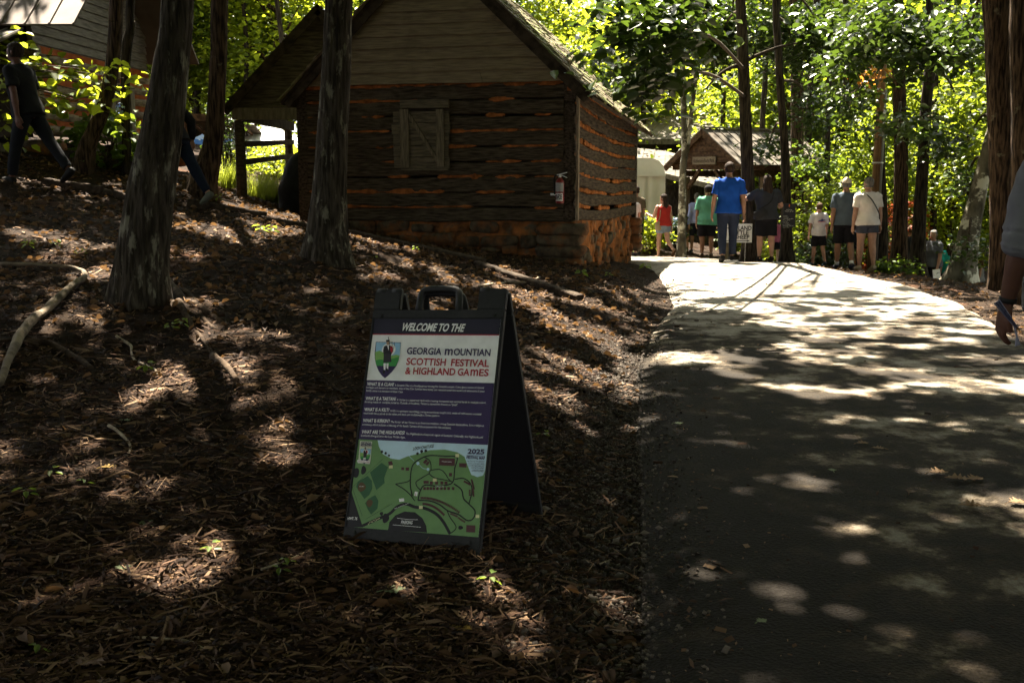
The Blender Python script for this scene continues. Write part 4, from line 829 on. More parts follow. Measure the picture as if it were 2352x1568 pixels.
# ---- gate roof over the path with its carved name board
KP = P(1628, 296, 28.0); ER = np.array([.82, .57, 0]); ER /= np.linalg.norm(ER); EG = np.array([ER[1], -ER[0], 0]); KW = 1.28; KL = 3.1
kz_e = P(1544, 380, 29.0)[2]; kg = gz(KP[0], KP[1]); gate = thing('gate_kiosk', (KP[0], KP[1], kg), 'brown timber gate roof with a carved name board over the path', 'gate')
def kp(g_, r_, z): return KP * np.array([1, 1, 0]) + EG * g_ + ER * r_ + UZ * z
for s in (-1, 1):
    p = [kp(s * (KW + .1), -.25, kz_e), kp(s * (KW + .1), KL + .25, kz_e), kp(0, KL + .25, KP[2]), kp(0, -.25, KP[2])]
    if s < 0: p = [p[1], p[0], p[3], p[2]]
    metal_roof(gate, p, pitch=.26)
    m_ = MB(); beam(m_, kp(s * (KW + .1), -.24, kz_e - .09), kp(0, -.24, KP[2] - .09), .05, .15); m_.build('barge_board', BROWNW, gate)
m_ = MB(); beam(m_, kp(0, -.26, KP[2] + .035), kp(0, KL + .26, KP[2] + .035), .16, .03); m_.build('ridge_cap', METAL, gate)
zbm = kz_e + .02
for k in range(5):
    z0 = zbm + .05 + (KP[2] - zbm - .2) * k / 5; z1 = z0 + (KP[2] - zbm - .2) / 5 - .004; w0 = (KP[2] - z0) / (KP[2] - kz_e) * KW * .96; w1 = max(.03, (KP[2] - z1) / (KP[2] - kz_e) * KW * .96)
    m_ = MB(); m_.hexa([kp(-w0, -.17, z0), kp(w0, -.17, z0), kp(w0, -.14, z0), kp(-w0, -.14, z0), kp(-w1, -.155, z1), kp(w1, -.155, z1), kp(w1, -.14, z1), kp(-w1, -.14, z1)]); m_.build('gable_board', BROWNW, gate)
for r_ in (0, KL):
    m_ = MB(); beam(m_, kp(-KW, r_, zbm - .05), kp(KW, r_, zbm - .05), .11, .19); m_.build('tie_beam', BROWNW, gate)
for s in (-1, 1):
    m_ = MB(); beam(m_, kp(s * .80, -.1, zbm - .24), kp(s * .80, KL + .1, zbm - .24), .10, .17); m_.build('side_beam', BROWNW, gate)
    for r_ in (0, KL):
        q = kp(s * .80, r_, 0); g = gz(q[0], q[1]); m_ = MB(); beam(m_, (q[0], q[1], g - .1), (q[0], q[1], zbm - .33), .16, .16, up=ER); m_.build('post', POSTW, gate)
        m_ = MB(); beam(m_, kp(s * .74, r_, zbm - .66), kp(s * .28, r_, zbm - .16), .09, .09, up=ER); m_.build('brace', BROWNW, gate)
bc = kp(.08, -.215, zbm + .09); m_ = MB(); m_.box(bc, EG * .42, ER * .018, UZ * .10); nb_ = m_.build('name_board', M('name_board', (.13, .098, .065), (.20, .155, .105), scale=9, stretch=(1, 1, 6), rough=.8), gate)
text_on('lettering', 'Anderson-Paris Park', bc - ER * .021 - EG * .39 - UZ * .045, EG, UZ, .13, M('carved_letters', (.045, .030, .018), rough=.8), nb_, fit=.78, bold=.002)
# ---- cream clapboard house and grey plank building far behind the shrubs
ch = thing('clapboard_house', P(1890, 480, 46), 'cream clapboard house half hidden behind the shrubs', 'house'); a, b = P(1842, 470, 46), P(1930, 470, 46); ztop = P(1890, 330, 46)[2]; CRM = M('cream_siding', (.40, .34, .24), (.48, .42, .31), scale=3, rough=.8)
nn = 11
for k in range(nn):
    z0 = -1.6 + (ztop + 1.6) * k / nn; z1 = -1.6 + (ztop + 1.6) * (k + 1) / nn; m_ = MB(); m_.hexa([(a[0], 45.94, z0), (b[0], 45.94, z0), (b[0], 46.1, z0), (a[0], 46.1, z0), (a[0], 46, z1), (b[0], 46, z1), (b[0], 46.1, z1), (a[0], 46.1, z1)]); m_.build('siding_board', CRM, ch)
m_ = MB(); slab(m_, [(a[0] - .4, 45.6, ztop - .1), (b[0] + .4, 45.6, ztop - .1), (b[0] + .4, 48, ztop + 1.3), (a[0] - .4, 48, ztop + 1.3)], .05); m_.build('roof', METAL, ch)
gbd = thing('plank_building', P(2220, 520, 44), 'grey upright-plank building glimpsed behind the leaning pale tree', 'building'); a, b = P(2170, 520, 44), P(2290, 520, 44); ztop = P(2200, 420, 44)[2]; nn = 16
for k in range(nn):
    x = a[0] + (b[0] - a[0]) * k / nn; w = (b[0] - a[0]) / nn - .015; m_ = MB(); y = 44 + RC.uniform(-.01, .01); m_.box((x + w / 2, y, (ztop - 2.6) / 2), (w / 2, 0, 0), (0, .02, 0), UZ * ((ztop + 2.6) / 2)); m_.build('plank', GREYW, gbd)
m_ = MB(); slab(m_, [(a[0] - .4, 43.5, ztop - .05), (b[0] + .4, 43.5, ztop - .05), (b[0] + .4, 47, ztop + 1.4), (a[0] - .4, 47, ztop + 1.4)], .05); m_.build('roof', METAL, gbd)
# ---- utility pole with a metal conduit
up_ = P(2001, 600, 22.0); g = gz(up_[0], 22.0); pole = thing('utility_pole', (up_[0], 22.0, g), 'brown wooden utility pole strapped with a grey conduit', 'pole')
m_ = MB(); m_.tube([(up_[0], 22, g - .1), (up_[0] + .02, 22, 3.5), (up_[0] + .05, 22, 8.5)], [.085, .08, .07], 14); m_.build('pole', M('pole_wood', (.13, .075, .035), (.25, .15, .07), scale=6, stretch=(5, 5, .6), rough=.8, bump=.3), pole, smooth=True)
m_ = MB(); m_.tube([(up_[0] + .085, 21.95, g + .3), (up_[0] + .095, 21.95, 3.4)], .03, 8); m_.build('conduit', M('conduit_grey', (.22, .22, .21), rough=.5, metal=.3), pole, smooth=True)
for z in (.9, 1.9, 2.9):
    m_ = MB(); m_.tube([(up_[0] + .03, 22, z), (up_[0] + .03, 22, z + .03)], .115, 14); m_.build('strap', CHROME, pole)
# ================================================================ woods behind, shrubs, low branches
def crown_mesh(name, seed, rad, z0, z1, clumps, per, size, lam=.5, shape='oval', tilt=.5):
    rng = np.random.default_rng(seed); a = rng.uniform(0, 2 * np.pi, clumps); h = rng.uniform(0, 1, clumps) ** .9; prof = np.sin(np.pi * np.clip(h * .86 + .10, 0, 1)) ** .6
    r = rad * prof * np.sqrt(rng.uniform(.15, 1, clumps)) * rng.uniform(.75, 1.15, clumps)
    c = np.c_[r * np.cos(a), r * np.sin(a), z0 + (z1 - z0) * h]
    pos = np.repeat(c, per, 0) + rng.normal(0, 1, (clumps * per, 3)) * np.array([lam, lam, lam * .38])
    return leafmesh(name, pos, rng.uniform(size * .7, size * 1.3, len(pos)), rng, tilt=tilt, shape=shape), c
def wood_trunk(seed, h, r, clumps):
    rng = np.random.default_rng(seed); mb = MB(); pts = [np.array([0, 0, -.3])]; d = rng.normal(0, .04, 2)
    for i in range(6): pts.append(pts[-1] + np.array([d[0] + rng.normal(0, .05), d[1] + rng.normal(0, .05), (h + .3) / 6]))
    mb.loft(trunkmesh(pts, list(np.linspace(r, r * .35, len(pts))), 10, .06, .35, seed, per=4))
    for j in rng.permutation(len(clumps))[:12]:
        t = clumps[j]; zs = np.clip(t[2] - rng.uniform(.4, 1.6), .8, h - .3); zz = [p[2] for p in pts]; b = np.array([np.interp(zs, zz, [p[a] for p in pts]) for a in range(3)])
        mb.tube(catmull([b, (b + t) / 2 + np.array([0, 0, .2]), t], 3), list(np.linspace(r * .4, .012, 7)), 5)
    return mb.mesh('trunk', True)
KINDS = []
for i, (rad, z0, z1, cl, per, sz, mat, shp_) in enumerate([(2.6, 1.6, 8.2, 230, 34, .17, LEAF_BRIGHT, 'oval'), (3.1, 2.4, 9.8, 260, 34, .19, LEAF_TOP, 'oval'), (2.2, .9, 6.2, 200, 32, .16, LEAF_LIME, 'oval'), (2.9, 3.2, 11.5, 260, 32, .20, LEAF_BRIGHT, 'oval'), (2.0, 1.2, 5.0, 170, 32, .15, LEAF_BRIGHT, 'oval'), (3.4, 4.0, 14.0, 300, 34, .22, LEAF_TOP, 'oval'), (2.5, 1.0, 8.5, 210, 30, .16, LEAF_DEEP, 'oval')]):
    me, cl_ = crown_mesh('crown', 300 + i, rad, z0, z1, cl, per, sz); me.materials.append(mat)
    tm = wood_trunk(320 + i, z1 * .88, .10 + .018 * z1 / 2, cl_); tm.materials.append(BARK_DARK if i % 2 else BARK_BROWN); KINDS.append((me, tm))
def put_tree(k, x, y, s, rz, label, group, name='tree'):
    r = thing(name, (x, y, gz(x, y)), label, 'tree', group); r.rotation_euler = (0, 0, rz); r.scale = (s, s, s * RC.uniform(.9, 1.1))
    for nm, me in (('crown', KINDS[k][0]), ('trunk', KINDS[k][1])):
        o = bpy.data.objects.new(nm, me); COL.objects.link(o); o.parent = r
    return r
spots = []
for y0, y1, cnt in ((29, 36, 5), (36, 44, 12), (44, 54, 15), (54, 64, 16)):
    for i in range(cnt):
        y = RC.uniform(y0, y1); f = (i + RC.uniform(.1, .9)) / cnt; x = (-.53 + 1.06 * f) * y
        u = 1176 + 2400 * x / y
        if y < 39 and 1380 < u < 1760: continue          # keep the barn and the gate in view
        if y < 31 and 400 < u < 720: continue
        if y < 34 and u < 420: continue
        spots.append((x, y))
for i, (x, y) in enumerate(spots):
    far = y > 44
    put_tree(RC.choice([1, 1, 3, 5, 6]) if far else RC.choice([0, 1, 2, 6, 4, 3]), x, y, RC.uniform(.85, 1.2), RC.uniform(0, 6.28), 'tree of the deep wood far behind the buildings' if far else 'leafy tree in the sunlit wood just behind the buildings', 'trees of the far wood' if far else 'trees of the near wood')
for k, u, y, s, lab in ((2, 1440, 40, 1.15, 'lime-green tree rising between cabin roof and barn'), (2, 1655, 41, 1.2, 'bright lime tree standing above the barn ridge'), (4, 1760, 34, 1.2, 'bushy bright tree behind the gate ridge'), (2, 1920, 36, 1.1, 'bright understory tree left of the utility pole'), (4, 2090, 38, 1.1, 'understory tree seen between the dark pair of trunks'), (0, 2220, 36, 1.0, 'leafy tree above the leaning pale tree'), (2, 470, 41, 1.3, 'lime tree filling the gap above the pavilion'), (4, 590, 38, 1.1, 'bushy tree just behind the shed roof slope'), (2, 640, 35, 1.3, 'tall lime tree behind the shed ridge'), (0, 410, 36, 1.1, 'tree behind the thick lichen-patched trunk'), (4, 1990, 29, .8, 'small tree rising behind the capped walker'), (2, 2180, 30, .75, 'young lime tree beyond the forked trunk')):
    x = (u - 1176) / 2400 * y; put_tree(k, x, y, s, RC.uniform(0, 6.28), lab, None)
# the wood that reads as one mass, far away
rng = np.random.default_rng(9); n = 1500; cc = np.c_[rng.uniform(-42, 42, n), rng.uniform(66, 84, n), rng.uniform(-1, 19, n)]; cc[:, 2] *= rng.uniform(.5, 1, n)
pos = np.repeat(cc, 26, 0) + rng.normal(0, 1, (n * 26, 3)) * np.array([1.0, 1.0, .5]); o = link('far_foliage', leafmesh('far_foliage', pos, rng.uniform(.28, .5, len(pos)), rng), LEAF_BRIGHT); tagit(o, 'sunlit mass of leaves closing the view beyond the trees', 'foliage', kind='stuff')
# ---- low hanging branches on the trees along the road: (tree, u, v, du, dv, distance, clumps, leaf size, material)
def low_branch(t, u, v, du, dv, Y, clumps, size, mat, per=22, lam=.22, shape='oval', seed=0, name='foliage', dY=1.2):
    rng = np.random.default_rng(seed + int(u) + int(v)); c = np.array([P(u + rng.normal(0, du * .5), v + rng.normal(0, dv * .5), Y + rng.uniform(-dY, dY)) for _ in range(clumps)])
    pos = np.repeat(c, per, 0) + rng.normal(0, 1, (clumps * per, 3)) * np.array([lam, lam, lam * .45])
    link(name, leafmesh(name, pos, rng.uniform(size * .7, size * 1.25, len(pos)), rng, tilt=.5, shape=shape), mat, t['root'])
    mb = MB(); zz = [p[2] for p in t['pts']]; zs = float(np.clip(P(u, v, Y)[2] + .4, .5, 7)); b = np.array([np.interp(zs, zz, [p[a] for p in t['pts']]) for a in range(3)]); hub = c.mean(0)
    mb.tube(catmull([b, (b + hub) / 2 + np.array([0, 0, .25]), hub], 4), list(np.linspace(.035, .018, 9)), 6)
    for q in c[:14]: mb.tube(catmull([hub, (hub + q) / 2 + np.array([0, 0, .06]), q], 3), list(np.linspace(.014, .004, 7)), 4)
    mb.build('branch', TWIG, t['root'], smooth=True)
LEAF_ORANGE = leafmat('leaf_orange', [(.20, .07, .01), (.30, .12, .02)], trans=.55, tcol=(.85, .38, .05), rough=.5)
for a in ((t7, 1500, 70, 90, 80, 12.6, 46, .16, LEAF_DEEP), (t7, 1480, 180, 60, 50, 12.8, 20, .16, LEAF_DEEP), (t7, 1600, 60, 90, 60, 24, 34, .19, LEAF_TOP), (t7, 1640, 120, 70, 40, 24.5, 24, .17, LEAF_DEEP), (t7, 1690, 50, 60, 50, 24, 30, .18, LEAF_DEEP), (t8, 1800, 60, 80, 60, 24.5, 40, .18, LEAF_DEEP), (t8, 1830, 130, 60, 50, 25, 26, .15, LEAF_DEEP), (t8, 1880, 60, 70, 60, 23.5, 40, .18, LEAF_DEEP), (t11, 1960, 100, 60, 80, 20, 40, .16, LEAF_DEEP), (t11, 1950, 230, 50, 40, 21, 18, .14, LEAF_DEEP),  # mostly the darkest leaf tone, putting canopy shade into the leaf colour
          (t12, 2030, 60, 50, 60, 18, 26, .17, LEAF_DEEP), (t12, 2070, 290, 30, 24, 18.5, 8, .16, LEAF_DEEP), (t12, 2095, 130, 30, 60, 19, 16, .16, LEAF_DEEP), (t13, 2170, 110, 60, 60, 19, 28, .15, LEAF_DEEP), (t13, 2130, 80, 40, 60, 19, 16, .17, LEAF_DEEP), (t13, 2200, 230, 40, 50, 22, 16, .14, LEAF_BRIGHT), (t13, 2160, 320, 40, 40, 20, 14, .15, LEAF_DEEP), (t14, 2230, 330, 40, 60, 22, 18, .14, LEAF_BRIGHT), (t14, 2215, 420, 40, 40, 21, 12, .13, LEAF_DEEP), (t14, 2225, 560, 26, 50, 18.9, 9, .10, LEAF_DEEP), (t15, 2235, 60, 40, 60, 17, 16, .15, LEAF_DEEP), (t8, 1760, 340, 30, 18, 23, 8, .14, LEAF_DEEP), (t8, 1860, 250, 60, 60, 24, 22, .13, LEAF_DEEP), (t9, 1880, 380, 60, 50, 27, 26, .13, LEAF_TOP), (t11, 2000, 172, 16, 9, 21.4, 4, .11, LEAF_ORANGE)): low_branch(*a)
# ---- shrubs, hydrangeas, red maple, saplings
def shrub(label, u, v, Y, rad, h, leaves, size, mat, name='shrub', cat='shrub', flowers=0, fcol=None, shape='oval', seed=0, stems=6, z0=.12):
    rng = np.random.default_rng(seed + int(u)); p = P(u, v, Y); g = gz(p[0], Y); t = thing(name, (p[0], Y, g), label, cat); per = 10; n = max(6, leaves // per)
    a = rng.uniform(0, 2 * np.pi, n); hh = rng.uniform(z0, 1, n); r = rad * np.sqrt(rng.uniform(0, 1, n)) * np.sqrt(np.clip(1 - (hh - .35) ** 2 * 1.6, .05, 1)); c = np.array([p[0], Y, g]) + np.c_[r * np.cos(a), r * np.sin(a), hh * h]
    pos = np.repeat(c, per, 0) + rng.normal(0, 1, (n * per, 3)) * np.array([.6, .6, .35]) * size * 1.3
    pos[:, 2] = np.maximum(pos[:, 2], g + .04); link('foliage', leafmesh('foliage', pos, rng.uniform(size * .7, size * 1.25, len(pos)), rng, shape=shape, tilt=.5), mat, t)
    mb = MB()
    for j in rng.permutation(n)[:stems * 2]: mb.tube(catmull([np.array([p[0] + rng.normal(0, rad * .15), Y + rng.normal(0, rad * .15), g - .03]), (c[j] + np.array([p[0], Y, g])) / 2 + np.array([0, 0, .1 * h]), c[j]], 3), list(np.linspace(.012 + .006 * h, .004, 7)), 5)
    mb.build('stem', TWIG, t, smooth=True)
    for k in range(flowers):
        j = rng.integers(0, n); q = c[j] + np.array([rng.normal(0, .05), -rad * .3, .1]); fm = MB()
        for _ in range(26):
            d = rng.normal(0, 1, 3); d /= np.linalg.norm(d); o_ = q + d * .075; e1_ = np.cross(d, UZ); e1_ /= np.linalg.norm(e1_) + 1e-6; e2_ = np.cross(d, e1_); fm.add([o_ + e1_ * .022, o_ + e2_ * .022, o_ - e1_ * .022, o_ - e2_ * .022, o_ + d * .008], [(0, 1, 4), (1, 2, 4), (2, 3, 4), (3, 0, 4)])
        fm.build('flower_head', fcol, t)
    return t
HYD = M('hydrangea_blue', (.22, .33, .62), (.38, .48, .78), scale=30, rough=.6)
shrub('bright hydrangea bush beside the white frame tent', 1490, 560, 27.5, .62, 1.0, 900, .12, LEAF_LIME, 'hydrangea', flowers=3, fcol=HYD)
shrub('hydrangea bush with blue heads between the walkers in mint and blue', 1690, 560, 29.0, .45, 1.1, 700, .11, LEAF_LIME, 'hydrangea', flowers=5, fcol=HYD)
shrub('dark-leaved hydrangea behind the walker in the red top', 1548, 560, 28.5, .40, .9, 420, .12, LEAF_DEEP, 'hydrangea', flowers=2, fcol=HYD)
shrub('hydrangea with a blue head at the red-chinked house step', 262, 380, 15.6, .55, .75, 480, .14, LEAF_TOP, 'hydrangea', flowers=1, fcol=HYD)
shrub('low leafy bed at the foot of the notice tree', 1775, 590, 23.5, .5, .55, 380, .10, LEAF_LIME)
shrub('tall leafy shrub behind the boy in white', 1870, 560, 24.5, .85, 2.1, 1500, .10, LEAF_BRIGHT)
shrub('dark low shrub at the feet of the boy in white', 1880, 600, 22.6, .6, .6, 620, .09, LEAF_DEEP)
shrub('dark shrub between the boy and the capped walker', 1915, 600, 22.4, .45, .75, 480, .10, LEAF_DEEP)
shrub('wide yellow-green shrub behind the capped walker', 1950, 520, 27, 1.1, 2.4, 1500, .11, LEAF_BRIGHT)
shrub('red-leaved maple shrub glowing behind the utility pole', 2042, 520, 27.0, .95, 2.2, 1900, .085, LEAF_RED, 'red_maple', 'tree', shape='lobed')
shrub('smaller red-leaved maple between the dark pair of trunks', 2090, 480, 29, .6, 2.3, 700, .085, LEAF_RED, 'red_maple', 'tree', shape='lobed', z0=.5)
shrub('green shrub behind the forked trunk', 2150, 540, 30, 1.0, 2.2, 1200, .11, LEAF_BRIGHT)
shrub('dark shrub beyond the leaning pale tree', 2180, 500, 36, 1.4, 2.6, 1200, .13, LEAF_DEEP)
shrub('bright bush behind the shed rail', 625, 395, 24.0, 1.05, .72, 1100, .10, LEAF_LIME)
shrub('second bright bush nearer the cabin behind the shed rail', 690, 390, 25.0, .8, .70, 600, .10, LEAF_LIME)
shrub('dark bush left of the shed corner post', 522, 390, 23.5, .5, 1.5, 700, .09, LEAF_DEEP)
shrub('fern-like weed at the foot of the dark upright tree', 2040, 636, 19.6, .28, .35, 160, .10, LEAF_TOP)
shrub('weed clump by the forked trunk base', 2080, 645, 19.2, .22, .3, 120, .09, LEAF_TOP)
shrub('leafy bush at the house corner behind the dark-dressed person', 20, 330, 16.5, .8, 1.9, 900, .12, LEAF_BRIGHT)
# sapling with big bright leaves reaching across in front of the log house
sp = thing('dogwood_sapling', (-7.6, 14.9, gz(-7.6, 14.9)), 'sapling with broad bright leaves spread before the log house', 'tree'); rng = np.random.default_rng(21); cl = []; mb = MB()
base = np.array([P(-60, 470, 14.9)[0], 14.9, gz(P(-60, 470, 14.9)[0], 14.9)]); topz = P(0, 60, 14.9)[2]
mb.tube(catmull([base, base + np.array([.05, 0, 1.0]), P(-40, 200, 14.9), P(-30, 60, 14.9)], 5), list(np.linspace(.035, .012, 16)), 8)
for u, v, n in ((30, 100, 26), (10, 200, 22), (60, 140, 14), (110, 160, 20), (170, 175, 20), (230, 165, 22), (285, 180, 14), (200, 215, 20), (140, 215, 14), (250, 205, 12), (90, 250, 10), (160, 255, 12), (40, 275, 16), (10, 320, 14), (310, 205, 5), (230, 250, 10), (285, 270, 8), (140, 130, 10), (0, 130, 20)):
    q = P(u, v, 14.7 + rng.uniform(-.5, .5)); b = P(-45 + u * .15, 180 + (v - 200) * .4, 14.9); mb.tube(catmull([b, (b + q) / 2 + np.array([0, 0, .08]), q], 4), list(np.linspace(.012, .004, 9)), 5); cl += [(q + rng.normal(0, 1, 3) * np.array([.20, .22, .09])) for _ in range(n)]
mb.build('branch', TWIG, sp, smooth=True); cl = np.array(cl); link('foliage', leafmesh('foliage', cl, rng.uniform(.11, .18, len(cl)), rng, tilt=.6, wid=.72), LEAF_LIME, sp)
# ornamental grass behind the shed posts
GRASS = leafmat('grass_blade', [(.07, .11, .015), (.12, .16, .03), (.18, .21, .06)], trans=.5, tcol=(.55, .62, .06), rough=.5)
def grass(label, u, v, Y, rad, h, n, seed):
    rng = np.random.default_rng(seed); p = P(u, v, Y); g = gz(p[0], Y); t = thing('ornamental_grass', (p[0], Y, g), label, 'grass'); V_ = []; F_ = []; T_ = []
    for i in range(n):
        a = rng.uniform(0, 6.28); r = rad * math.sqrt(rng.uniform(0, 1)); b = np.array([p[0] + r * math.cos(a) * .8, Y + r * math.sin(a) * .5, g - .02]); L = h * rng.uniform(.6, 1.15); a2 = rng.normal(.3, 1.2); d = np.array([math.cos(a2), math.sin(a2), 0]); w = np.array([-d[1], d[0], 0]) * rng.uniform(.006, .011); bend = rng.uniform(.25, .8)
        k = len(V_)
        for j in range(5):
            s = j / 4; c = b + UZ * L * (s - .35 * bend * s * s) + d * L * bend * .7 * s * s; V_ += [c - w * (1 - s * .95), c + w * (1 - s * .95)]
        F_ += [(k + 2 * j, k + 2 * j + 1, k + 2 * j + 3, k + 2 * j + 2) for j in range(4)]; T_ += [rng.uniform()] * 4
    link('blades', fastmesh('blades', np.array(V_), np.array(F_), T_), GRASS, t)
grass('sunlit ornamental grass clump just left of the shed corner post', 520, 428, 20.2, .42, .62, 420, 1)
grass('sunlit ornamental grass clump right of the shed corner post', 592, 432, 20.0, .48, .60, 480, 2)
grass('arching ornamental grass clump beside the black mound', 628, 440, 19.6, .32, .52, 260, 3)

# slim trunks behind, then unseen trees added to shade the ground
for i, (u, y, w) in enumerate(((1655, 34, 12), (1755, 31, 13), (1905, 27, 13), (1945, 33, 14), (2150, 29, 14), (2190, 34, 16), (2235, 30, 12), (640, 32, 13), (560, 34, 12), (445, 38, 14), (1480, 38, 13))):
    tree(('slim dark trunk rising above the barn ridge', 'slim dark trunk seen through the gate roof leaves', 'slim trunk just left of the capped walker', 'slim trunk between capped walker and utility pole', 'slim trunk just right of the forked tree', 'slim trunk behind the person in teal', 'slim trunk left of the big brown one', 'slim trunk behind the shed slope', 'slim trunk left of the shed slope', 'slim trunk behind the pavilion roof', 'slim trunk between cabin roof and barn')[i], [(u, 520, w * 1.2), (u + RC.uniform(-6, 6), 330, w), (u + RC.uniform(-12, 12), 140, w * .9), (u + RC.uniform(-16, 16), 0, w * .8)], y, BARK_DARK, top=11, n=9, canopy=False, seed=60 + i)
for k, x, y, sc in ((5, -7.5, -1.5, 1.0), (3, -10.5, 4.0, 1.0), (5, 8.5, 1.5, 1.0), (5, -3.0, -6.5, 1.05), (5, 4.0, -7.5, 1.05), (3, 10.5, -4.5, 1.1), (5, -10, -8, 1.1), (5, 0.5, -13, 1.15), (5, 9, -13, 1.1), (3, 12, 5.5, 1.0), (5, -14, 0, 1.1), (5, -15, 7, 1.1), (5, 13.5, 0, 1.1), (5, 15, 9, 1.1), (5, -6.5, -12, 1.1), (5, -16, -6, 1.2), (5, 15, -8, 1.2), (5, 4.5, -18, 1.2), (5, -4, -19, 1.2), (3, -12, -16, 1.2), (3, 13, -18, 1.2), (5, 6.5, -3.5, .95), (1, -6, -4.5, 1.1), (1, 8, -8.5, 1.1), (1, -1, -9.5, 1.1), (1, -13, -3, 1.1), (1, 1.5, -16.5, 1.2)):
    put_tree(k, x, y, sc, RC.uniform(0, 6.28), 'tall tree of the wood around the viewpoint', 'trees around the viewpoint')

for k, x, y, sc, lab in ((1, 16, 22, 1.0, 'broad tree on the low ground beyond the big brown trunks'), (6, 19, 27, 1.1, 'dark tree on the low ground far right of the road'), (3, 15, 30, 1.0, 'tall tree on the low ground behind the mottled tree'), (0, 21, 35, 1.1, 'leafy tree closing the low ground at the right'), (1, 14, 15, .9, 'tree outside the right edge beside the road'), (6, 24, 30, 1.1, 'dark tree outside the right edge in the hollow')):
    put_tree(k, x, y, sc, RC.uniform(0, 6.28), lab, None)
# ================================================================ A-frame welcome sign
S0 = np.array([-.4247, 4.1809, .0926])
def _rot(yaw, lean, roll):
    cz, sz, cx, sx, cy, sy = math.cos(yaw), math.sin(yaw), math.cos(lean), math.sin(lean), math.cos(roll), math.sin(roll)
    return np.array([[cy, 0, sy], [0, 1, 0], [-sy, 0, cy]]) @ np.array([[cz, -sz, 0], [sz, cz, 0], [0, 0, 1]]) @ np.array([[1, 0, 0], [0, cx, -sx], [0, sx, cx]])
SR = _rot(R(-20.70), R(-24.13), R(-2.93)); SX, SYB, SZ_ = SR[:, 0], SR[:, 1], SR[:, 2]      # right, back, up along the board
def sp3(x, z, y=0.0): return S0 + SX * x + SYB * y + SZ_ * z
def on_sign(u, v):
    d = ray(u, v); t = ((S0 - EYE) @ SYB) / (d @ SYB); p = EYE + d * t - S0; return float(p @ SX), float(p @ SZ_)
K = 2352 / 3840
def sA(x, y): return on_sign((1260 + x * .6762) * K, (1040 + y * .6762) * K)
def sT(x, y): return on_sign((1320 + x * .2466) * K, (1180 + y * .2466) * K)
def sX(x, y): return on_sign((1320 + x * .2381) * K, (1420 + y * .2381) * K)
def sM(x, y): return on_sign((1280 + x * .2806) * K, (1640 + y * .2806) * K)
PLAST = M('black_plastic', (.010, .010, .011), (.016, .016, .017), scale=60, rough=.55, bump=.08, bscale=300, spec=.35)
def pr(name, c): return M('print_' + name, c, tuple(min(1, a * 1.10) for a in c), scale=25, rough=.5, spec=.35)
NAVY = pr('navy', (.036, .022, .085)); NAVYK = pr('dark_navy', (.018, .016, .034)); WHITE = pr('white', (.82, .82, .82)); MAROON = pr('red', (.36, .020, .035)); PGREEN = pr('green', (.145, .275, .105)); LAKE = pr('lake', (.50, .68, .80)); FIELD = pr('field', (.035, .115, .050)); CLAYP = pr('clay', (.10, .060, .022)); PBLK = pr('black', (.014, .013, .016)); BOOTH = pr('booth', (.085, .030, .035)); CREAM = pr('cream', (.66, .64, .36)); SKYB = pr('sky', (.30, .52, .72)); HILL = pr('hill', (.05, .30, .07)); HILL2 = pr('light_hill', (.22, .42, .11)); SKIN_P = pr('skin', (.42, .28, .20)); TEAL = pr('pale_blue', (.42, .62, .74))
sign = thing('a_frame_sign', S0, 'black folding sandwich-board sign with purple welcome panel and map', 'sign')
HW = .3175; SH = 1.13; TH = .028
def sbox(mb, x0, x1, z0, z1, y0=-.016, y1=.014):
    mb.hexa([sp3(x0, z0, y0), sp3(x1, z0, y0), sp3(x1, z0, y1), sp3(x0, z0, y1), sp3(x0, z1, y0), sp3(x1, z1, y0), sp3(x1, z1, y1), sp3(x0, z1, y1)])
def frame_mesh(pt):
    """Moulded board: side rails, header with shoulders and carrying handle, foot rail with two feet. pt(x, z, y) places a point."""
    bm = bmesh.new()
    def rect(x0, x1, z0, z1, y0=-.016, y1=.014):
        vs_ = [bm.verts.new(pt(x, z, y)) for x, z, y in ((x0, z0, y0), (x1, z0, y0), (x1, z0, y1), (x0, z0, y1), (x0, z1, y0), (x1, z1, y0), (x1, z1, y1), (x0, z1, y1))]
        for f in ((3, 2, 1, 0), (4, 5, 6, 7), (0, 1, 5, 4), (1, 2, 6, 5), (2, 3, 7, 6), (3, 0, 4, 7)): bm.faces.new([vs_[i] for i in f])
    rect(-HW, -HW + .012, .055, 1.0); rect(HW - .012, HW, .055, 1.0)                       # side rails
    rect(-HW, HW, .988, 1.030)                                                              # header strip
    rect(-HW, -HW + .131, 1.030, SH - .004); rect(HW - .127, HW, 1.030, SH - .004)          # shoulders
    rect(-HW, HW, .016, .064)                                                               # foot rail
    rect(-HW, -HW + .058, -.012, .016); rect(HW - .062, HW, -.012, .016)                          # feet
    bmesh.ops.bevel(bm, geom=bm.edges[:], offset=.004, segments=2, affect='EDGES')
    me = bpy.data.meshes.new('board_frame'); bm.to_mesh(me); bm.free(); return me
fb = link('front_board', frame_mesh(lambda x, z, y: sp3(x, z, y)), PLAST, sign)
hp = [(-.098, 1.022), (-.092, 1.10), (-.078, 1.122), (-.04, 1.128), (.04, 1.128), (.078, 1.122), (.092, 1.10), (.098, 1.022)]
m_ = MB(); m_.tube(catmull([sp3(x, z, 0) for x, z in hp], 3), .0165, 10, up=SYB); m_.build('handle', PLAST, sign, smooth=True)
for x, z in ((-HW + .045, 1.005), (HW - .045, 1.005), (-HW + .05, .042), (HW - .05, .040)):
    m_ = MB(); m_.tube([sp3(x, z, -.016), sp3(x, z, -.021)], .011, 14); m_.tube([sp3(x, z, -.020), sp3(x, z, -.0235)], .006, 12); m_.build('stud', PLAST, sign)
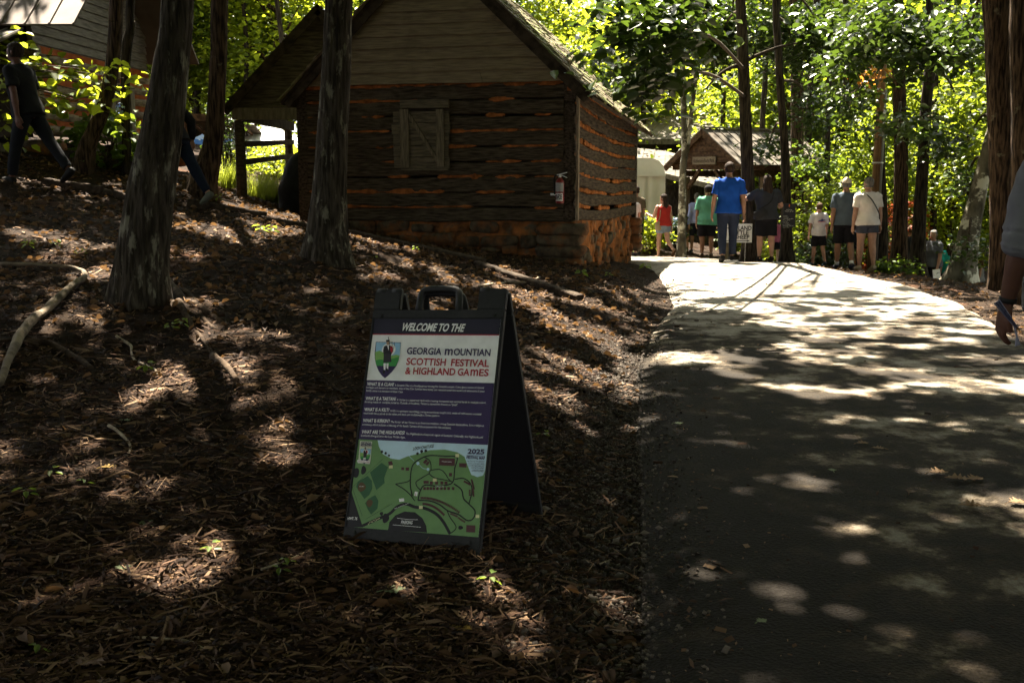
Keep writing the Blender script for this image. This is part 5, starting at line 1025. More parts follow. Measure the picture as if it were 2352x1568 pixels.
for x in (-HW + .03, -HW + .105, HW - .10):
    m_ = MB(); m_.tube([sp3(x - .022, SH - .012, -.002), sp3(x + .022, SH - .012, -.002)], .016, 10); m_.build('hinge', PLAST, sign, smooth=True)
# rear board hangs from the same hinge and leans the other way
hx = SX; vd = -UZ - hx * (-UZ @ hx); vd /= np.linalg.norm(vd); wd = np.cross(hx, vd); dn = -SZ_; dnr = vd * (dn @ vd) - wd * (dn @ wd); dnr /= np.linalg.norm(dnr); byr = np.cross(dnr, hx); byr = byr if byr @ SYB > 0 else -byr
TOPC = sp3(0, SH - .01, .03); _tr = sp3(HW, SH - .01, .03); _y = min(np.arange(4.4, 5.6, .005), key=lambda y: abs(np.linalg.norm(P(1228, 1176, y) - _tr) - 1.12)); dnr = P(1228, 1176, _y) - _tr; dnr -= hx * (dnr @ hx); dnr /= np.linalg.norm(dnr); byr = np.cross(dnr, hx); byr = byr if byr @ SYB > 0 else -byr; rear = lambda x, z, y: TOPC + SX * x + dnr * (SH - z) - byr * y
m_ = MB(); me = frame_mesh(rear); link('rear_board', me, PLAST, sign)
m_ = MB(); m_.hexa([rear(-HW + .013, .05, 0), rear(HW - .013, .05, 0), rear(HW - .013, .05, .006), rear(-HW + .013, .05, .006), rear(-HW + .013, 1.0, 0), rear(HW - .013, 1.0, 0), rear(HW - .013, 1.0, .006), rear(-HW + .013, 1.0, .006)]); m_.build('rear_panel', PBLK, sign)
m_ = MB(); m_.tube(catmull([rear(x, z, 0) for x, z in hp], 3), .015, 8, up=byr); m_.build('rear_handle', PLAST, sign, smooth=True)
# printed insert
PX0, PX1, PZ0, PZ1 = -HW + .010, HW - .013, .062, .990
m_ = MB(); sbox(m_, PX0, PX1, PZ0, PZ1, -.010, .004); panel = m_.build('panel', WHITE, sign)
LAY = [0]
def flat(name, pts, mat, layer=1, par=None):
    y = -.0104 - .0005 * layer; pts = [(min(max(x, PX0), PX1), min(max(z, PZ0), PZ1)) for x, z in pts]
    m_ = MB(); m_.add([sp3(x, z, y) for x, z in pts], [tuple(range(len(pts)))]); return m_.build(name, mat, par or panel)
def ribbon(m_, pts, w, layer):
    y = -.0104 - .0005 * layer; pts = [np.array(p) for p in (catmull([np.array([a, b, 0]) for a, b in pts], 5) if len(pts) > 2 else [np.array([a, b, 0.]) for a, b in pts])]; L = []
    for i, p in enumerate(pts):
        t = pts[min(i + 1, len(pts) - 1)] - pts[max(i - 1, 0)]; t = t / (np.linalg.norm(t) + 1e-9); n = np.array([-t[1], t[0], 0]) * w / 2; L += [sp3(*(p + n)[:2], y), sp3(*(p - n)[:2], y)]
    m_.add(L, [(2 * i, 2 * i + 1, 2 * i + 3, 2 * i + 2) for i in range(len(pts) - 1)])
def blob(m_, c, rx, rz, layer, n=14, rot=0, wob=.08):
    y = -.0104 - .0005 * layer; V_ = []
    for i in range(n):
        a = 2 * math.pi * i / n; r = 1 + wob * math.sin(3 * a + c[0] * 90); x, z = rx * r * math.cos(a), rz * r * math.sin(a); V_.append(sp3(c[0] + x * math.cos(rot) - z * math.sin(rot), c[1] + x * math.sin(rot) + z * math.cos(rot), y))
    m_.add(V_, [tuple(range(n))])
def stext(s, p0, p1, cap, mat, layer=6, name='lettering', **k):
    """Text from baseline start p0 to baseline end p1 (board coordinates), cap height in metres."""
    p0, p1 = np.array(p0), np.array(p1); d = p1 - p0; L = np.hypot(*d); d /= L; ex = SX * d[0] + SZ_ * d[1]; ey = -SX * d[1] + SZ_ * d[0]
    return text_on(name, s, sp3(p0[0], p0[1], -.0104 - .0005 * layer), ex, ey, cap / .70, mat, panel, fit=L, **k)
def ht(f, a, b): return abs(f(*a)[1] - f(*b)[1])
# bands
zr0, zr1 = sT(800, 310)[1], sT(800, 300)[1]; ztxt = sX(1000, 45)[1]; zmap = sM(1000, 62)[1]
flat('header_band', [(PX0, zr1), (PX1, zr1), (PX1, PZ1), (PX0, PZ1)], NAVYK, 1); flat('red_rule', [(PX0, zr0 - .002), (PX1, zr0 - .002), (PX1, zr1), (PX0, zr1)], MAROON, 1)
flat('text_band', [(PX0, zmap), (PX1, zmap), (PX1, ztxt), (PX0, ztxt)], NAVY, 1); flat('map_field', [(PX0, PZ0), (PX1, PZ0), (PX1, zmap), (PX0, zmap)], PGREEN, 1)
stext('WELCOME TO THE', sT(785, 250), sT(1735, 268), ht(sT, (1100, 145), (1100, 258)), WHITE, shear=.35, bold=.0015)
_c = ht(sT, (1200, 512), (1200, 612)); stext('GEORGIA', sT(850, 606), sT(1375, 618), _c, NAVY, bold=.0010); stext('m', sT(1425, 620), sT(1545, 623), _c * 1.36, NAVY, bold=.0010); stext('OUNTIAN', sT(1560, 623), sT(2118, 636), _c, NAVY, bold=.0010)
stext('SCOTTISH', sT(842, 768), sT(1440, 784), ht(sT, (1200, 672), (1200, 776)), MAROON, bold=.0010); stext('FESTIVAL', sT(1520, 786), sT(2096, 802), ht(sT, (1200, 672), (1200, 776)), MAROON, bold=.0010)
_c = ht(sT, (1200, 812), (1200, 914)); stext('& HIGHLAND', sT(826, 908), sT(1585, 928), _c, MAROON, bold=.0010); stext('GA', sT(1620, 929), sT(1800, 934), _c, MAROON, bold=.0010); stext('m', sT(1815, 934), sT(1930, 937), _c * 1.36, MAROON, bold=.0010); stext('ES', sT(1945, 938), sT(2090, 942), _c, MAROON, bold=.0010)
for hd, x0, y0, x1, body, bx1, by1, rest in (
    ('WHAT IS A CLAN?', 258, 114, 678, 'A Scottish Clan is a kinship group among the Scottish people. Clans give a sense of shared', 2092, 166, [('heritage and descent to members. Any of the Clan families here today can research your last name and determine if your', 248, 158, 2104, 222), ('family name is a member of their Clan.', 243, 208, 824, 230)]),
    ('WHAT IS A TARTAN?', 234, 340, 710, 'A Tartan is a patterned cloth with crossing horizontal and vertical bands in multiple colors,', 2128, 400, [('forming simple or complex patterns. Outside of Scotland, Tartan is sometimes known as "plaid".', 222, 384, 1688, 434)]),
    ('WHAT IS A KILT?', 214, 514, 606, 'A Kilt is a garment resembling a wrap-around knee-length skirt, made of twill-woven worsted', 2052, 580, [('wool with heavy pleats at the sides and back and traditionally a Tartan pattern.', 204, 562, 1402, 604)]),
    ("WHAT IS KIRKIN'?", 194, 688, 612, "The Kirkin' of the Tartan is an American tradition among Scottish descendants. It is a religious", 2092, 760, [('ceremony which includes a blessing of the family Tartans of those present for the occasion.', 184, 738, 1580, 794)]),
    ('WHAT ARE THE HIGHLANDS?', 174, 866, 850, 'The Highlands is a historical region of Scotland. Culturally, the Highlands and', 2078, 944, [('Lowlands diverged from the Late Middle Ages.', 164, 912, 860, 944)])):
    sl_ = (by1 - y0) / (bx1 - x0) * .95; stext(hd, sX(x0, y0), sX(x1, y0 + (x1 - x0) * .024), ht(sX, (400, 66), (400, 118)), WHITE, bold=.0004)
    stext(body, sX(x1 + 16, y0 + (x1 + 16 - x0) * .025), sX(bx1, by1), ht(sX, (1000, 102), (1000, 134)), WHITE)
    for s, a0, b0, a1, b1 in rest: stext(s, sX(a0, b0), sX(a1, b1), ht(sX, (1000, 102), (1000, 134)), WHITE)
# crest: shield with sky, hills and a piper
def crest(f, sc=1.0, dx=0, dy=0, L=2):
    q = lambda x, y: f(dx + x * sc, dy + y * sc)
    out = [(382, 420), (762, 430), (748, 560), (730, 690), (690, 790), (630, 870), (570, 930), (518, 972), (470, 930), (420, 860), (385, 770), (365, 680), (362, 590)]
    flat('shield', [q(x, y) for x, y in out], NAVY, L); c = (560, 690); inn = [(x * .975 + c[0] * .025, y * .975 + c[1] * .025) for x, y in out]
    flat('shield_sky', [q(x, y) for x, y in inn if y < 500] [::1] + [q(742, 640), q(700, 640), q(380, 600)], SKYB, L + 1)
    m_ = MB(); blob(m_, q(576, 540), abs(q(680, 540)[0] - q(576, 540)[0]), abs(q(576, 440)[1] - q(576, 540)[1]), L + 2, 24, wob=0); m_.build('moon', WHITE, panel)
    flat('hills', [q(x, y) for x, y in ((372, 575), (440, 556), (510, 590), (600, 640), (690, 616), (742, 628), (730, 690), (640, 700), (560, 720), (470, 690), (376, 706))], HILL2, L + 3)
    flat('hills', [q(x, y) for x, y in ((376, 706), (440, 688), (520, 705), (600, 690), (732, 650), (726, 700), (682, 792), (392, 784))], HILL, L + 4)
    flat('piper_jacket', [q(x, y) for x, y in ((530, 480), (596, 476), (640, 500), (650, 560), (620, 610), (612, 640), (505, 640), (495, 560), (505, 500))], PBLK, L + 5)
    flat('piper_kilt', [q(x, y) for x, y in ((506, 600), (612, 606), (622, 728), (498, 740))], pr('tartan', (.030, .028, .034)), L + 6)
    flat('piper_head', [q(x, y) for x, y in ((542, 414), (592, 414), (594, 450), (574, 474), (552, 468))], SKIN_P, L + 6); flat('piper_bonnet', [q(x, y) for x, y in ((540, 396), (592, 392), (598, 418), (540, 422))], PBLK, L + 7)
    m_ = MB(); ribbon(m_, [q(574, 348), q(586, 410), q(596, 470)], .0016 * sc ** .5 * 2, L + 7); ribbon(m_, [q(628, 420), q(634, 480), q(620, 520)], .0022 * sc, L + 7); ribbon(m_, [q(668, 434), q(660, 500), q(640, 560)], .0022 * sc, L + 7); m_.build('pipes', PBLK, panel)
    flat('pipe_bag', [q(x, y) for x, y in ((606, 490), (640, 500), (650, 560), (620, 590), (604, 550))], MAROON, L + 6); flat('shirt_front', [q(x, y) for x, y in ((556, 478), (584, 478), (580, 560))], WHITE, L + 6)
    for xs_ in ((500, 540), (545, 580)): flat('piper_sock', [q(xs_[0], 750), q(xs_[1], 748), q(xs_[1] - 10, 850), q(xs_[0] + 6, 850)], WHITE, L + 6)
    flat('piper_shoe', [q(492, 850), q(526, 848), q(520, 905), q(490, 905)], PBLK, L + 7); flat('piper_shoe', [q(528, 830), q(560, 826), q(582, 868), q(552, 874)], PBLK, L + 7)
crest(sT)
# festival map
flat('lake', [sM(*p) for p in ((500, 40), (520, 130), (570, 225), (680, 285), (790, 300), (900, 255), (1050, 220), (1200, 172), (1400, 165), (1560, 200), (1660, 260), (1710, 400), (1750, 500), (1830, 532), (1910, 510), (1955, 440), (1990, 105))], LAKE, 2)
flat('highway', [sM(*p) for p in ((175, 390), (130, 720), (305, 1200), (40, 1210), (90, 900))], PBLK, 2)
flat('parking_field', [sM(*p) for p in ((640, 1240), (660, 1130), (740, 1040), (860, 990), (1000, 1000), (1100, 1080), (1150, 1180), (1160, 1270))], PBLK, 3)
flat('sports_field', [sM(*p) for p in ((555, 340), (640, 400), (590, 540), (595, 610), (485, 705), (400, 470))], FIELD, 3)
flat('ball_field', [sM(*p) for p in ((370, 515), (425, 580), (432, 680), (390, 770), (325, 822), (270, 740), (215, 660), (240, 590))], FIELD, 3); flat('ball_field', [sM(*p) for p in ((470, 770), (512, 850), (500, 950), (415, 1030), (370, 960), (335, 880), (380, 820))], FIELD, 3)
m_ = MB(); blob(m_, sM(290, 665), .019, .020, 4); m_.build('infield', CLAYP, panel); m_ = MB(); blob(m_, sM(395, 880), .015, .016, 4); m_.build('infield', CLAYP, panel)
m_ = MB()
for pts, w in (([(1040, 840), (1070, 720), (1130, 640), (1280, 650), (1420, 640), (1510, 590), (1530, 420), (1560, 270), (1400, 255), (1200, 245), (1080, 285), (980, 360), (945, 480), (940, 650), (965, 780)], .0052), ([(1040, 840), (1200, 850), (1330, 900), (1440, 980), (1580, 1030), (1700, 1110), (1780, 1080), (1800, 980), (1720, 890), (1650, 820), (1620, 700), (1520, 620)], .0055), ([(740, 625), (850, 690), (930, 760), (1000, 850)], .004), ([(740, 625), (880, 600), (940, 570)], .004), ([(1120, 260), (1200, 320), (1215, 430), (1190, 480), (1260, 540), (1400, 570), (1480, 590)], .004), ([(1210, 440), (1330, 430), (1400, 480), (1450, 560), (1500, 600)], .004), ([(1190, 485), (1080, 550), (1015, 600), (1030, 660), (1070, 700)], .004), ([(1530, 560), (1650, 550), (1740, 620), (1760, 730), (1720, 890)], .0048), ([(1430, 980), (1470, 1070), (1550, 1200), (1480, 1280)], .004), ([(300, 1180), (480, 1100), (660, 1020), (760, 930), (880, 890), (1000, 930), (1140, 950), (1280, 1020), (1380, 1130), (1470, 1290)], .0125)):
    ribbon(m_, [sM(*p) for p in pts], w, 4)
m_.build('map_roads', PBLK, panel)
m_ = MB()
for c, a, b in (((210, 475), .018, .021), ((315, 440), .012, .019), ((610, 1080), .016, .020), ((1610, 1205), .011, .008), ((555, 1020), .008, .008), ((560, 195), .006, .006), ((610, 215), .006, .006), ((655, 245), .005, .005), ((1035, 220), .006, .006), ((1090, 190), .007, .007), ((1145, 182), .007, .006)): blob(m_, sM(*c), a, b, 5)
m_.build('map_blobs', PBLK, panel)['kind'] = 'stuff'
m_ = MB(); blob(m_, sM(1040, 350), .0075, .0075, 5, wob=.02); blob(m_, sM(1175, 428), .0065, .0065, 5, wob=.02); ribbon(m_, [sM(915, 245), sM(990, 320)], .0018, 5); ribbon(m_, [sM(1060, 370), sM(1110, 415), sM(1160, 425)], .0018, 5); m_.build('map_ponds', TEAL, panel)
m_ = MB(); RS = random.Random(8)
def booth(x, y, w, h, rot=0.0):
    c, s = math.cos(rot), math.sin(rot); m_.add([sp3(*sM(x + a * c - b * s, y + a * s + b * c), -.0104 - .0005 * 5) for a, b in ((-w / 2, h / 2), (w / 2, h / 2), (w / 2, -h / 2), (-w / 2, -h / 2))], [(0, 1, 2, 3)])
booth(1428, 330, 210, 100, .03); booth(1640, 375, 100, 55, .05); booth(1745, 1220, 120, 95, .03); booth(1150, 600, 70, 38); booth(838, 420, 38, 36); booth(900, 425, 46, 42); booth(1140, 325, 36, 60, .7); booth(1170, 350, 30, 56, .7); booth(675, 350, 54, 56, -.2); booth(1475, 500, 40, 44)
for x in (1220, 1290, 1360, 1415): booth(x, 610, 40, 40, .05)
for x in (1130, 1172, 1212, 1252, 1300, 1355, 1400, 1450, 1510): booth(x, 684, 34, 38, .05)
for i in range(26):
    s = i / 25; booth(1085 + 500 * s, 810 + 190 * s * s, 18, 30, .6 * s); 
    if i < 22: booth(1110 + 330 * s, 890 + 205 * s * s, 18, 30, .7 * s)
for i in range(9): booth(1760 + 6 * i * (1 if i < 5 else .4), 580 + 24 * i, 40, 22, 1.2); booth(1660 + 9 * i, 590 + 5 * i, 16, 26, .5)
for i in range(7): booth(1480 + 14 * i, 1020 + 6 * i, 14, 26, .3); booth(1580 + 14 * i, 1075 + 9 * i, 14, 26, .5); booth(1732, 705 + 12 * i, 26, 10)
m_.build('map_booths', BOOTH, panel)['kind'] = 'stuff'
m_ = MB()
for x, y in ((1565, 245), (1265, 572), (680, 395), (1080, 935), (1835, 1055)): booth(x, y, 48, 42)
m_.build('map_restrooms', CREAM, panel)['kind'] = 'stuff'
m_ = MB(); booth(1015, 755, 40, 56, .2); booth(823, 838, 66, 40, -.1); m_.build('map_first_aid', WHITE, panel)['kind'] = 'stuff'
m_ = MB()
for a, b in (((570, 295), (165, 670)), ((165, 670), (300, 1050)), ((350, 1090), (700, 885))): ribbon(m_, [sM(*a), sM(*b)], .0012, 6)
m_.build('map_fence', PBLK, panel)
m_ = MB(); ribbon(m_, [sM(760, 1078), sM(900, 1095), sM(1040, 1100)], .0015, 6); ribbon(m_, [sM(705, 1168), sM(860, 1180), sM(1080, 1200)], .0015, 6); m_.build('parking_lines', WHITE, panel)
m_ = MB()
for i in range(16): booth(380 + 10 * i + RS.uniform(-3, 3), 1150 - 5 * i + RS.uniform(-14, 14), 9, 9)
m_.build('map_dots', CREAM, panel)
m_ = MB(); booth(1010, 765, 10, 30); m_.build('map_cross', MAROON, panel)
cap = lambda a, b: ht(sM, (1000, a), (1000, b))
stext('LOCH CHATUGE', sM(975, 176), sM(1258, 136), cap(110, 150), PBLK, shear=.3, bold=.0003, layer=7); stext('2025', sM(1702, 220), sM(1925, 228), cap(160, 222), NAVY, bold=.001, layer=7); m_ = MB(); ribbon(m_, [sM(1690, 244), sM(1935, 252)], .0018, 7); m_.build('map_rule', NAVY, panel)
stext('FESTIVAL MAP', sM(1688, 286), sM(1935, 298), cap(262, 296), NAVY, bold=.0006, layer=7)
for s, x0, y0, x1, h in (('WELCOME TAE TWO BRILLIANT', 1698, 330, 1928, 22), ("DAYS O' HIGHLAND GAMES,", 1714, 360, 1925, 22), ('SCOTTISH TRADITIONS, AND', 1712, 388, 1922, 22), ("A WEE BIT O' FUN FOR", 1750, 416, 1918, 22), ('EVERYONE!', 1758, 458, 1920, 34)): stext(s, sM(x0, y0), sM(x1, y0 + 6), cap(100, 100 + h * .8), NAVY, shear=.3, layer=7)
stext('HWY. 76', sM(98, 1100), sM(232, 1104), cap(100, 138), WHITE, shear=.3, bold=.0003, layer=7); stext('PARKING', sM(815, 1152), sM(972, 1160), cap(100, 142), WHITE, shear=.3, bold=.0003, layer=7)
stext('PIONEER VILLAGE', sM(1278, 662), sM(1390, 666), cap(100, 114), WHITE, layer=7); stext('HANDICAP & SPONSOR PARKING', sM(730, 962), sM(915, 890), cap(100, 114), WHITE, layer=7); stext('ATHLETICS', sM(260, 662), sM(322, 664), cap(100, 112), WHITE, layer=7); stext('HIGHLAND DANCE', sM(1360, 332), sM(1490, 338), cap(100, 114), WHITE, layer=7)
# small logo on the map
flat('logo_card', [sM(*p) for p in ((268, 50), (432, 60), (425, 130), (412, 300), (400, 362), (238, 348), (250, 280), (262, 130))], pr('logo_card', (.62, .66, .52)), 6)
stext('GEORGIA', sM(280, 92), sM(420, 98), cap(64, 94), NAVY, bold=.0005, layer=9); stext('MOUNTAIN', sM(280, 118), sM(424, 122), cap(98, 122), NAVY, bold=.0005, layer=9); stext('SCOTTISH FESTIVAL', sM(278, 132), sM(420, 138), cap(100, 109), MAROON, layer=9)
crest(sM, .37, 135, 0, 8)
flat('logo_ribbon', [sM(*p) for p in ((242, 305), (410, 322), (408, 350), (240, 338))], WHITE, 18); stext('& HIGHLAND GAMES', sM(252, 330), sM(400, 345), cap(100, 114), MAROON, layer=20)

# ================================================================ small signs by the path
ysg = thing('yard_sign', (P(1706, 590, 20.7)[0], 20.7, gz(P(1706, 590, 20.7)[0], 20.7)), 'white yard sign with black lettering and arrow in front of the dark tree', 'sign')
YS = 20.72; a, b = P(1664, 557, YS), P(1728, 514, YS); w_ = .004; zz = (a[2], b[2]); m_ = MB(); m_.box(((a[0] + b[0]) / 2, YS, sum(zz) / 2), ((b[0] - a[0]) / 2, 0, 0), (0, w_, 0), UZ * ((zz[1] - zz[0]) / 2)); ypan = m_.build('panel', M('sign_white', (.70, .71, .66), (.76, .77, .72), scale=4, rough=.5), ysg)
for s, v0, v1, u0, u1 in (('HIGHLAND', 532, 519, 1668, 1726), ('CATTLE', 544, 533, 1678, 1716), ('SHEEP', 550 + 6, 547, 1688, 1720)):
    pass
for s, vb, cap, u0, u1 in (('HIGHLAND', 528.5, 9.5, 1667, 1726), ('CATTLE', 539.0, 9.0, 1674, 1719), ('SHEEP', 549.0, 9.0, 1688, 1721)):
    o_ = P(u0, vb, YS - .008); L = P(u1, vb, YS)[0] - o_[0]; text_on('lettering', s, o_, np.array([1.0, 0, 0]), UZ, cap * YS / FPX / .70, INK, ypan, fit=L, bold=.003)
m_ = MB(); p0, p1 = P(1668, 553.2, YS - .008), P(1716, 553.2, YS - .008); hh = .007; m_.add([p0 - UZ * hh, p1 - UZ * hh, p1 + UZ * hh, p0 + UZ * hh], [(0, 1, 2, 3)]); m_.add([p1 - UZ * .022, p1 + np.array([.05, 0, 0]), p1 + UZ * .022], [(0, 1, 2)]); m_.build('arrow', INK, ypan)
for u in (1680, 1712):
    x = P(u, 560, YS)[0]; m_ = MB(); m_.tube([(x, YS + .006, gz(x, YS) - .1), (x, YS + .006, a[2] + .1)], .005, 6); m_.build('wire_leg', CHROME, ysg)
# black notice board on the tree
NY = 21.25; a, b = P(1797, 522, NY), P(1828, 468, NY); nb2 = thing('notice_board', ((a[0] + b[0]) / 2, NY, a[2]), 'black notice board with white list hung on a dark tree', 'sign'); m_ = MB(); m_.box(((a[0] + b[0]) / 2, NY, (a[2] + b[2]) / 2), ((b[0] - a[0]) / 2, 0, 0), (0, .012, 0), UZ * ((b[2] - a[2]) / 2)); nbp = m_.build('panel', M('notice_black', (.012, .012, .016), rough=.5), nb2)
WT = M('notice_white', (.5, .5, .48), rough=.6)
for s, vb, cap, u0, u1 in (('ARTISANS IN', 483, 2.2, 1806, 1819), ('PIONEER VILLAGE', 486.5, 2.2, 1803, 1822)) + tuple((w, 497 + 3.25 * i, 1.7, 1798.5, e) for i, (w, e) in enumerate((('POTTERY', 1809), ('LEATHER', 1810), ('WOOD TURNING AND CARVING', 1821), ('BASKET MAKING', 1814), ('SPINNING', 1808), ('QUILTING', 1811), ('BLACKSMITHING', 1814), ('WEST SIDE PORCH AND BARN', 1823), ('OLD MILL', 1812)))):
    o_ = P(u0, vb, NY - .0135); text_on('lettering', s, o_, np.array([1.0, 0, 0]), UZ, cap * NY / FPX / .70, WT, nbp, fit=P(u1, vb, NY)[0] - o_[0])
p0 = P(1813, 472, NY - .0135); m_ = MB(); m_.add([p0 + np.array([-.012, 0, 0]), p0 + np.array([0, 0, -.05]), p0 + np.array([.012, 0, 0]), p0 + np.array([0, 0, .03])], [(0, 1, 2, 3)]); m_.build('emblem', M('emblem_orange', (.5, .09, .02), rough=.6), nbp)
# ================================================================ people
def remesh(mb, voxel, wr=0.0, wf=14, seed=0, it=4):
    me = mb.mesh('r'); ob = bpy.data.objects.new('r', me)
    m = ob.modifiers.new('r', 'REMESH'); m.mode = 'VOXEL'; m.voxel_size = voxel; m.adaptivity = .12; s = ob.modifiers.new('s', 'SMOOTH'); s.iterations = it; s.factor = .5
    out = evaluated(ob); bpy.data.meshes.remove(me)
    if wr:
        n = len(out.vertices); co = np.empty(n * 3, np.float32); out.vertices.foreach_get('co', co); co = co.reshape(-1, 3).astype(float); no = np.empty(n * 3, np.float32); out.vertex_normals.foreach_get('vector', no); no = no.reshape(-1, 3)
        d = wr * np.maximum(fbm(co[:, 0] * wf, co[:, 1] * wf, co[:, 2] * wf * .8 + (co[:, 0] + co[:, 1]) * wf * .6, seed, 3), -.12); co = co + no * d[:, None]; out.vertices.foreach_set('co', co.astype(np.float32).ravel())
    out.polygons.foreach_set('use_smooth', [True] * len(out.polygons)); out.update(); return out
def skinmat(n, c): return M('skin_' + n, tuple(a * .9 for a in c), tuple(min(1, a * 1.08) for a in c), scale=18, rough=.55, spec=.3)
SK_L = skinmat('light', (.34, .19, .13)); SK_M = skinmat('tan', (.26, .14, .09)); SK_D = skinmat('deep', (.10, .042, .026))
_cl = {}
def cloth(c, rough=.9):
    k = tuple(c)
    if k not in _cl: _cl[k] = M('cloth_%d' % len(_cl), tuple(a * .88 for a in c), tuple(min(1, a * 1.1) for a in c), scale=9, rough=rough, bump=.25, bscale=220, bdist=.002, spec=.12)
    return _cl[k]
HAIR_D = M('hair_dark', (.012, .008, .006), (.035, .022, .015), scale=40, stretch=(1, 1, .2), rough=.75, bump=.5, bscale=90, spec=.12); HAIR_B = M('hair_brown', (.035, .020, .010), (.085, .050, .026), scale=40, stretch=(1, 1, .2), rough=.75, bump=.5, bscale=90, spec=.12); HAIR_G = M('hair_grey', (.06, .055, .05), (.16, .145, .13), scale=40, stretch=(1, 1, .2), rough=.75, bump=.5, bscale=90)
def rotx(a): c, s = math.cos(a), math.sin(a); return np.array([[1, 0, 0], [0, c, -s], [0, s, c]])
def roty(a): c, s = math.cos(a), math.sin(a); return np.array([[c, 0, s], [0, 1, 0], [-s, 0, c]])
def rotz_(a): c, s = math.cos(a), math.sin(a); return np.array([[c, -s, 0], [s, c, 0], [0, 0, 1]])
def ering(c, ax, ay, n=18): return [np.asarray(c) + ax * math.cos(2 * math.pi * i / n) + ay * math.sin(2 * math.pi * i / n) for i in range(n)]
def person(label, u, Y, h, head=0.0, foot_v=None, head_v=None, legs=((.25, .05), (-.3, .35)), arms=((-.2, .12, .2), (.2, .12, .25)), lean=.03, look=0.0, girth=1.0, skin=None, top=None, bottom=None, shoes=(.02, .02, .02), hair=('short', None), bag=None, voxel=.011, base=None, group=None, extra=None, sexw=1.0, tilt=0.0, sock=None):
    """legs: (hip swing, knee flex) left, right; arms: (swing, abduct, elbow) left, right; top: (kind, colour); bottom: (kind, colour)."""
    skin = skin or SK_L
    if base is None:
        if head_v is not None:                # find the distance at which the head reaches the given height in the view
            best = min(np.arange(22, 48, .25), key=lambda y: abs(proj((P(u, head_v, y)[0], y, gz(P(u, head_v, y)[0], y) + h))[1] - head_v)); Y = float(best)
        x = P(u, foot_v or 600, Y)[0]; base = np.array([x, Y, gz(x, Y) if not (float(road_l(Y)) < x < float(road_r(Y)) and Y < 29.5) else float(road_z(Y)) + .03])
    X_, Y_, Z_ = np.eye(3); g = girth
    T = rotx(-lean); pel = np.array([0, 0, .50])
    def tq(p): return pel + T @ (np.asarray(p, float) - pel)
    torso = [(.452, .060, .062, 0), (.475, .092 * g, .076 * g, -.004), (.515, .100 * g * sexw, .083 * g, -.006), (.56, .094 * g, .076 * g, 0), (.61, .085 * g, .068 * g, .004), (.66, .089 * g, .071 * g, .006), (.71, .098 * g, .074 * g, .004), (.76, .106 * g ** .6, .068 * g ** .6, 0), (.795, .108 * g ** .5, .056, -.004), (.818, .085, .045, -.005), (.838, .046, .040, -.002), (.86, .033, .036, .003), (.885, .033, .036, .007)]
    def trings(tab, f=1.0, add=0.0, z0=0, z1=2): return [ering(tq((0, yo, z)), T @ X_ * (rx * f + add), T @ Y_ * (ry * f + add)) for z, rx, ry, yo in tab if z0 <= z <= z1]
    neck = tq((0, .004, .87)); HR = T @ rotz_(look) @ rotx(-tilt) ; HR = rotz_(look) @ rotx(-tilt - lean * .3)
    def hq(p): return neck + HR @ (np.asarray(p, float) - np.array([0, .004, .87]))
    headt = [(.866, .016, .020, .030), (.876, .030, .036, .020), (.895, .039, .047, .012), (.92, .0435, .054, .006), (.945, .045, .057, .002), (.968, .042, .054, -.001), (.986, .031, .041, -.003), (.997, .014, .018, -.004)]
    B = MB(); B.loft(trings(torso)); B.loft([ering(hq((0, yo, z)), HR @ X_ * rx, HR @ Y_ * ry) for z, rx, ry, yo in headt])
    B.loft([ering(hq((0, .052 + .012 * s, .932 - .020 * s)), HR @ X_ * (.004 + .006 * s), HR @ Z_ * (.005 + .004 * s), 8) for s in (0, .4, .8, 1.0)] + [ering(hq((0, .055, .908)), HR @ X_ * .006, HR @ Z_ * .003, 8)])
    B.loft([ering(hq((sx_ * .030, .040, .938)), HR @ Y_ * .012, HR @ Z_ * .006, 8) for sx_ in (-1, 0, 1)])
    B.loft([ering(hq((sx_ * .012, .049, .890)), HR @ Y_ * .008, HR @ Z_ * .005, 8) for sx_ in (-1, 0, 1)])
    for s in (-1, 1): B.loft([ering(hq((s * (.042 + .010 * q), -.004 - .004 * q, .922)), HR @ Y_ * (.009 + .002 * q), HR @ Z_ * (.017 + .002 * q), 10) for q in (0, .6, 1)])
    # limbs
    armp = []; legp = []
    for s, (sw, ab, el) in zip((-1, 1), arms):
        sh = tq((s * .108 * g ** .5, -.004, .792)); d = T @ (rotx(sw) @ (roty(-s * ab) @ -Z_)); el_p = sh + d * .172; fd = T @ (rotx(sw + el) @ (roty(-s * ab * .45) @ -Z_)); wr = el_p + fd * .150
        armp.append((sh, el_p, wr, d, fd, s)); ga = g ** .6
        c = [sh + T @ np.array([-s * .02, 0, .012]), sh, (sh * .6 + el_p * .4), el_p, el_p * .65 + wr * .35, wr]; B.tube(c, [.034 * ga, .034 * ga, .030 * ga, .024 * ga, .025 * ga, .0165], 14)
        side = np.cross(fd, Y_ if abs(fd @ Y_) < .8 else X_); side /= np.linalg.norm(side); flat_ = X_ - fd * (X_ @ fd); flat_ /= np.linalg.norm(flat_); wid = np.cross(fd, flat_)          # palm faces the thigh
        B.loft([ering(wr + fd * t, flat_ * a, wid * b, 12) for t, a, b in ((-.01, .013, .016), (.012, .014, .021), (.035, .014, .025), (.058, .011, .024))])
        for k, (o_, L) in enumerate(((.018, .040), (.006, .046), (-.006, .043), (-.017, .034))):
            p0 = wr + fd * .05 + wid * o_; p1 = p0 + fd * L * .55; p2 = p1 + (fd * .75 - flat_ * s * .65) * L * .5; p3 = p2 + (fd * .35 - flat_ * s * .9) * L * .3; B.tube([p0, p1, p2, p3], [.0062, .0060, .0055, .0045], 8)
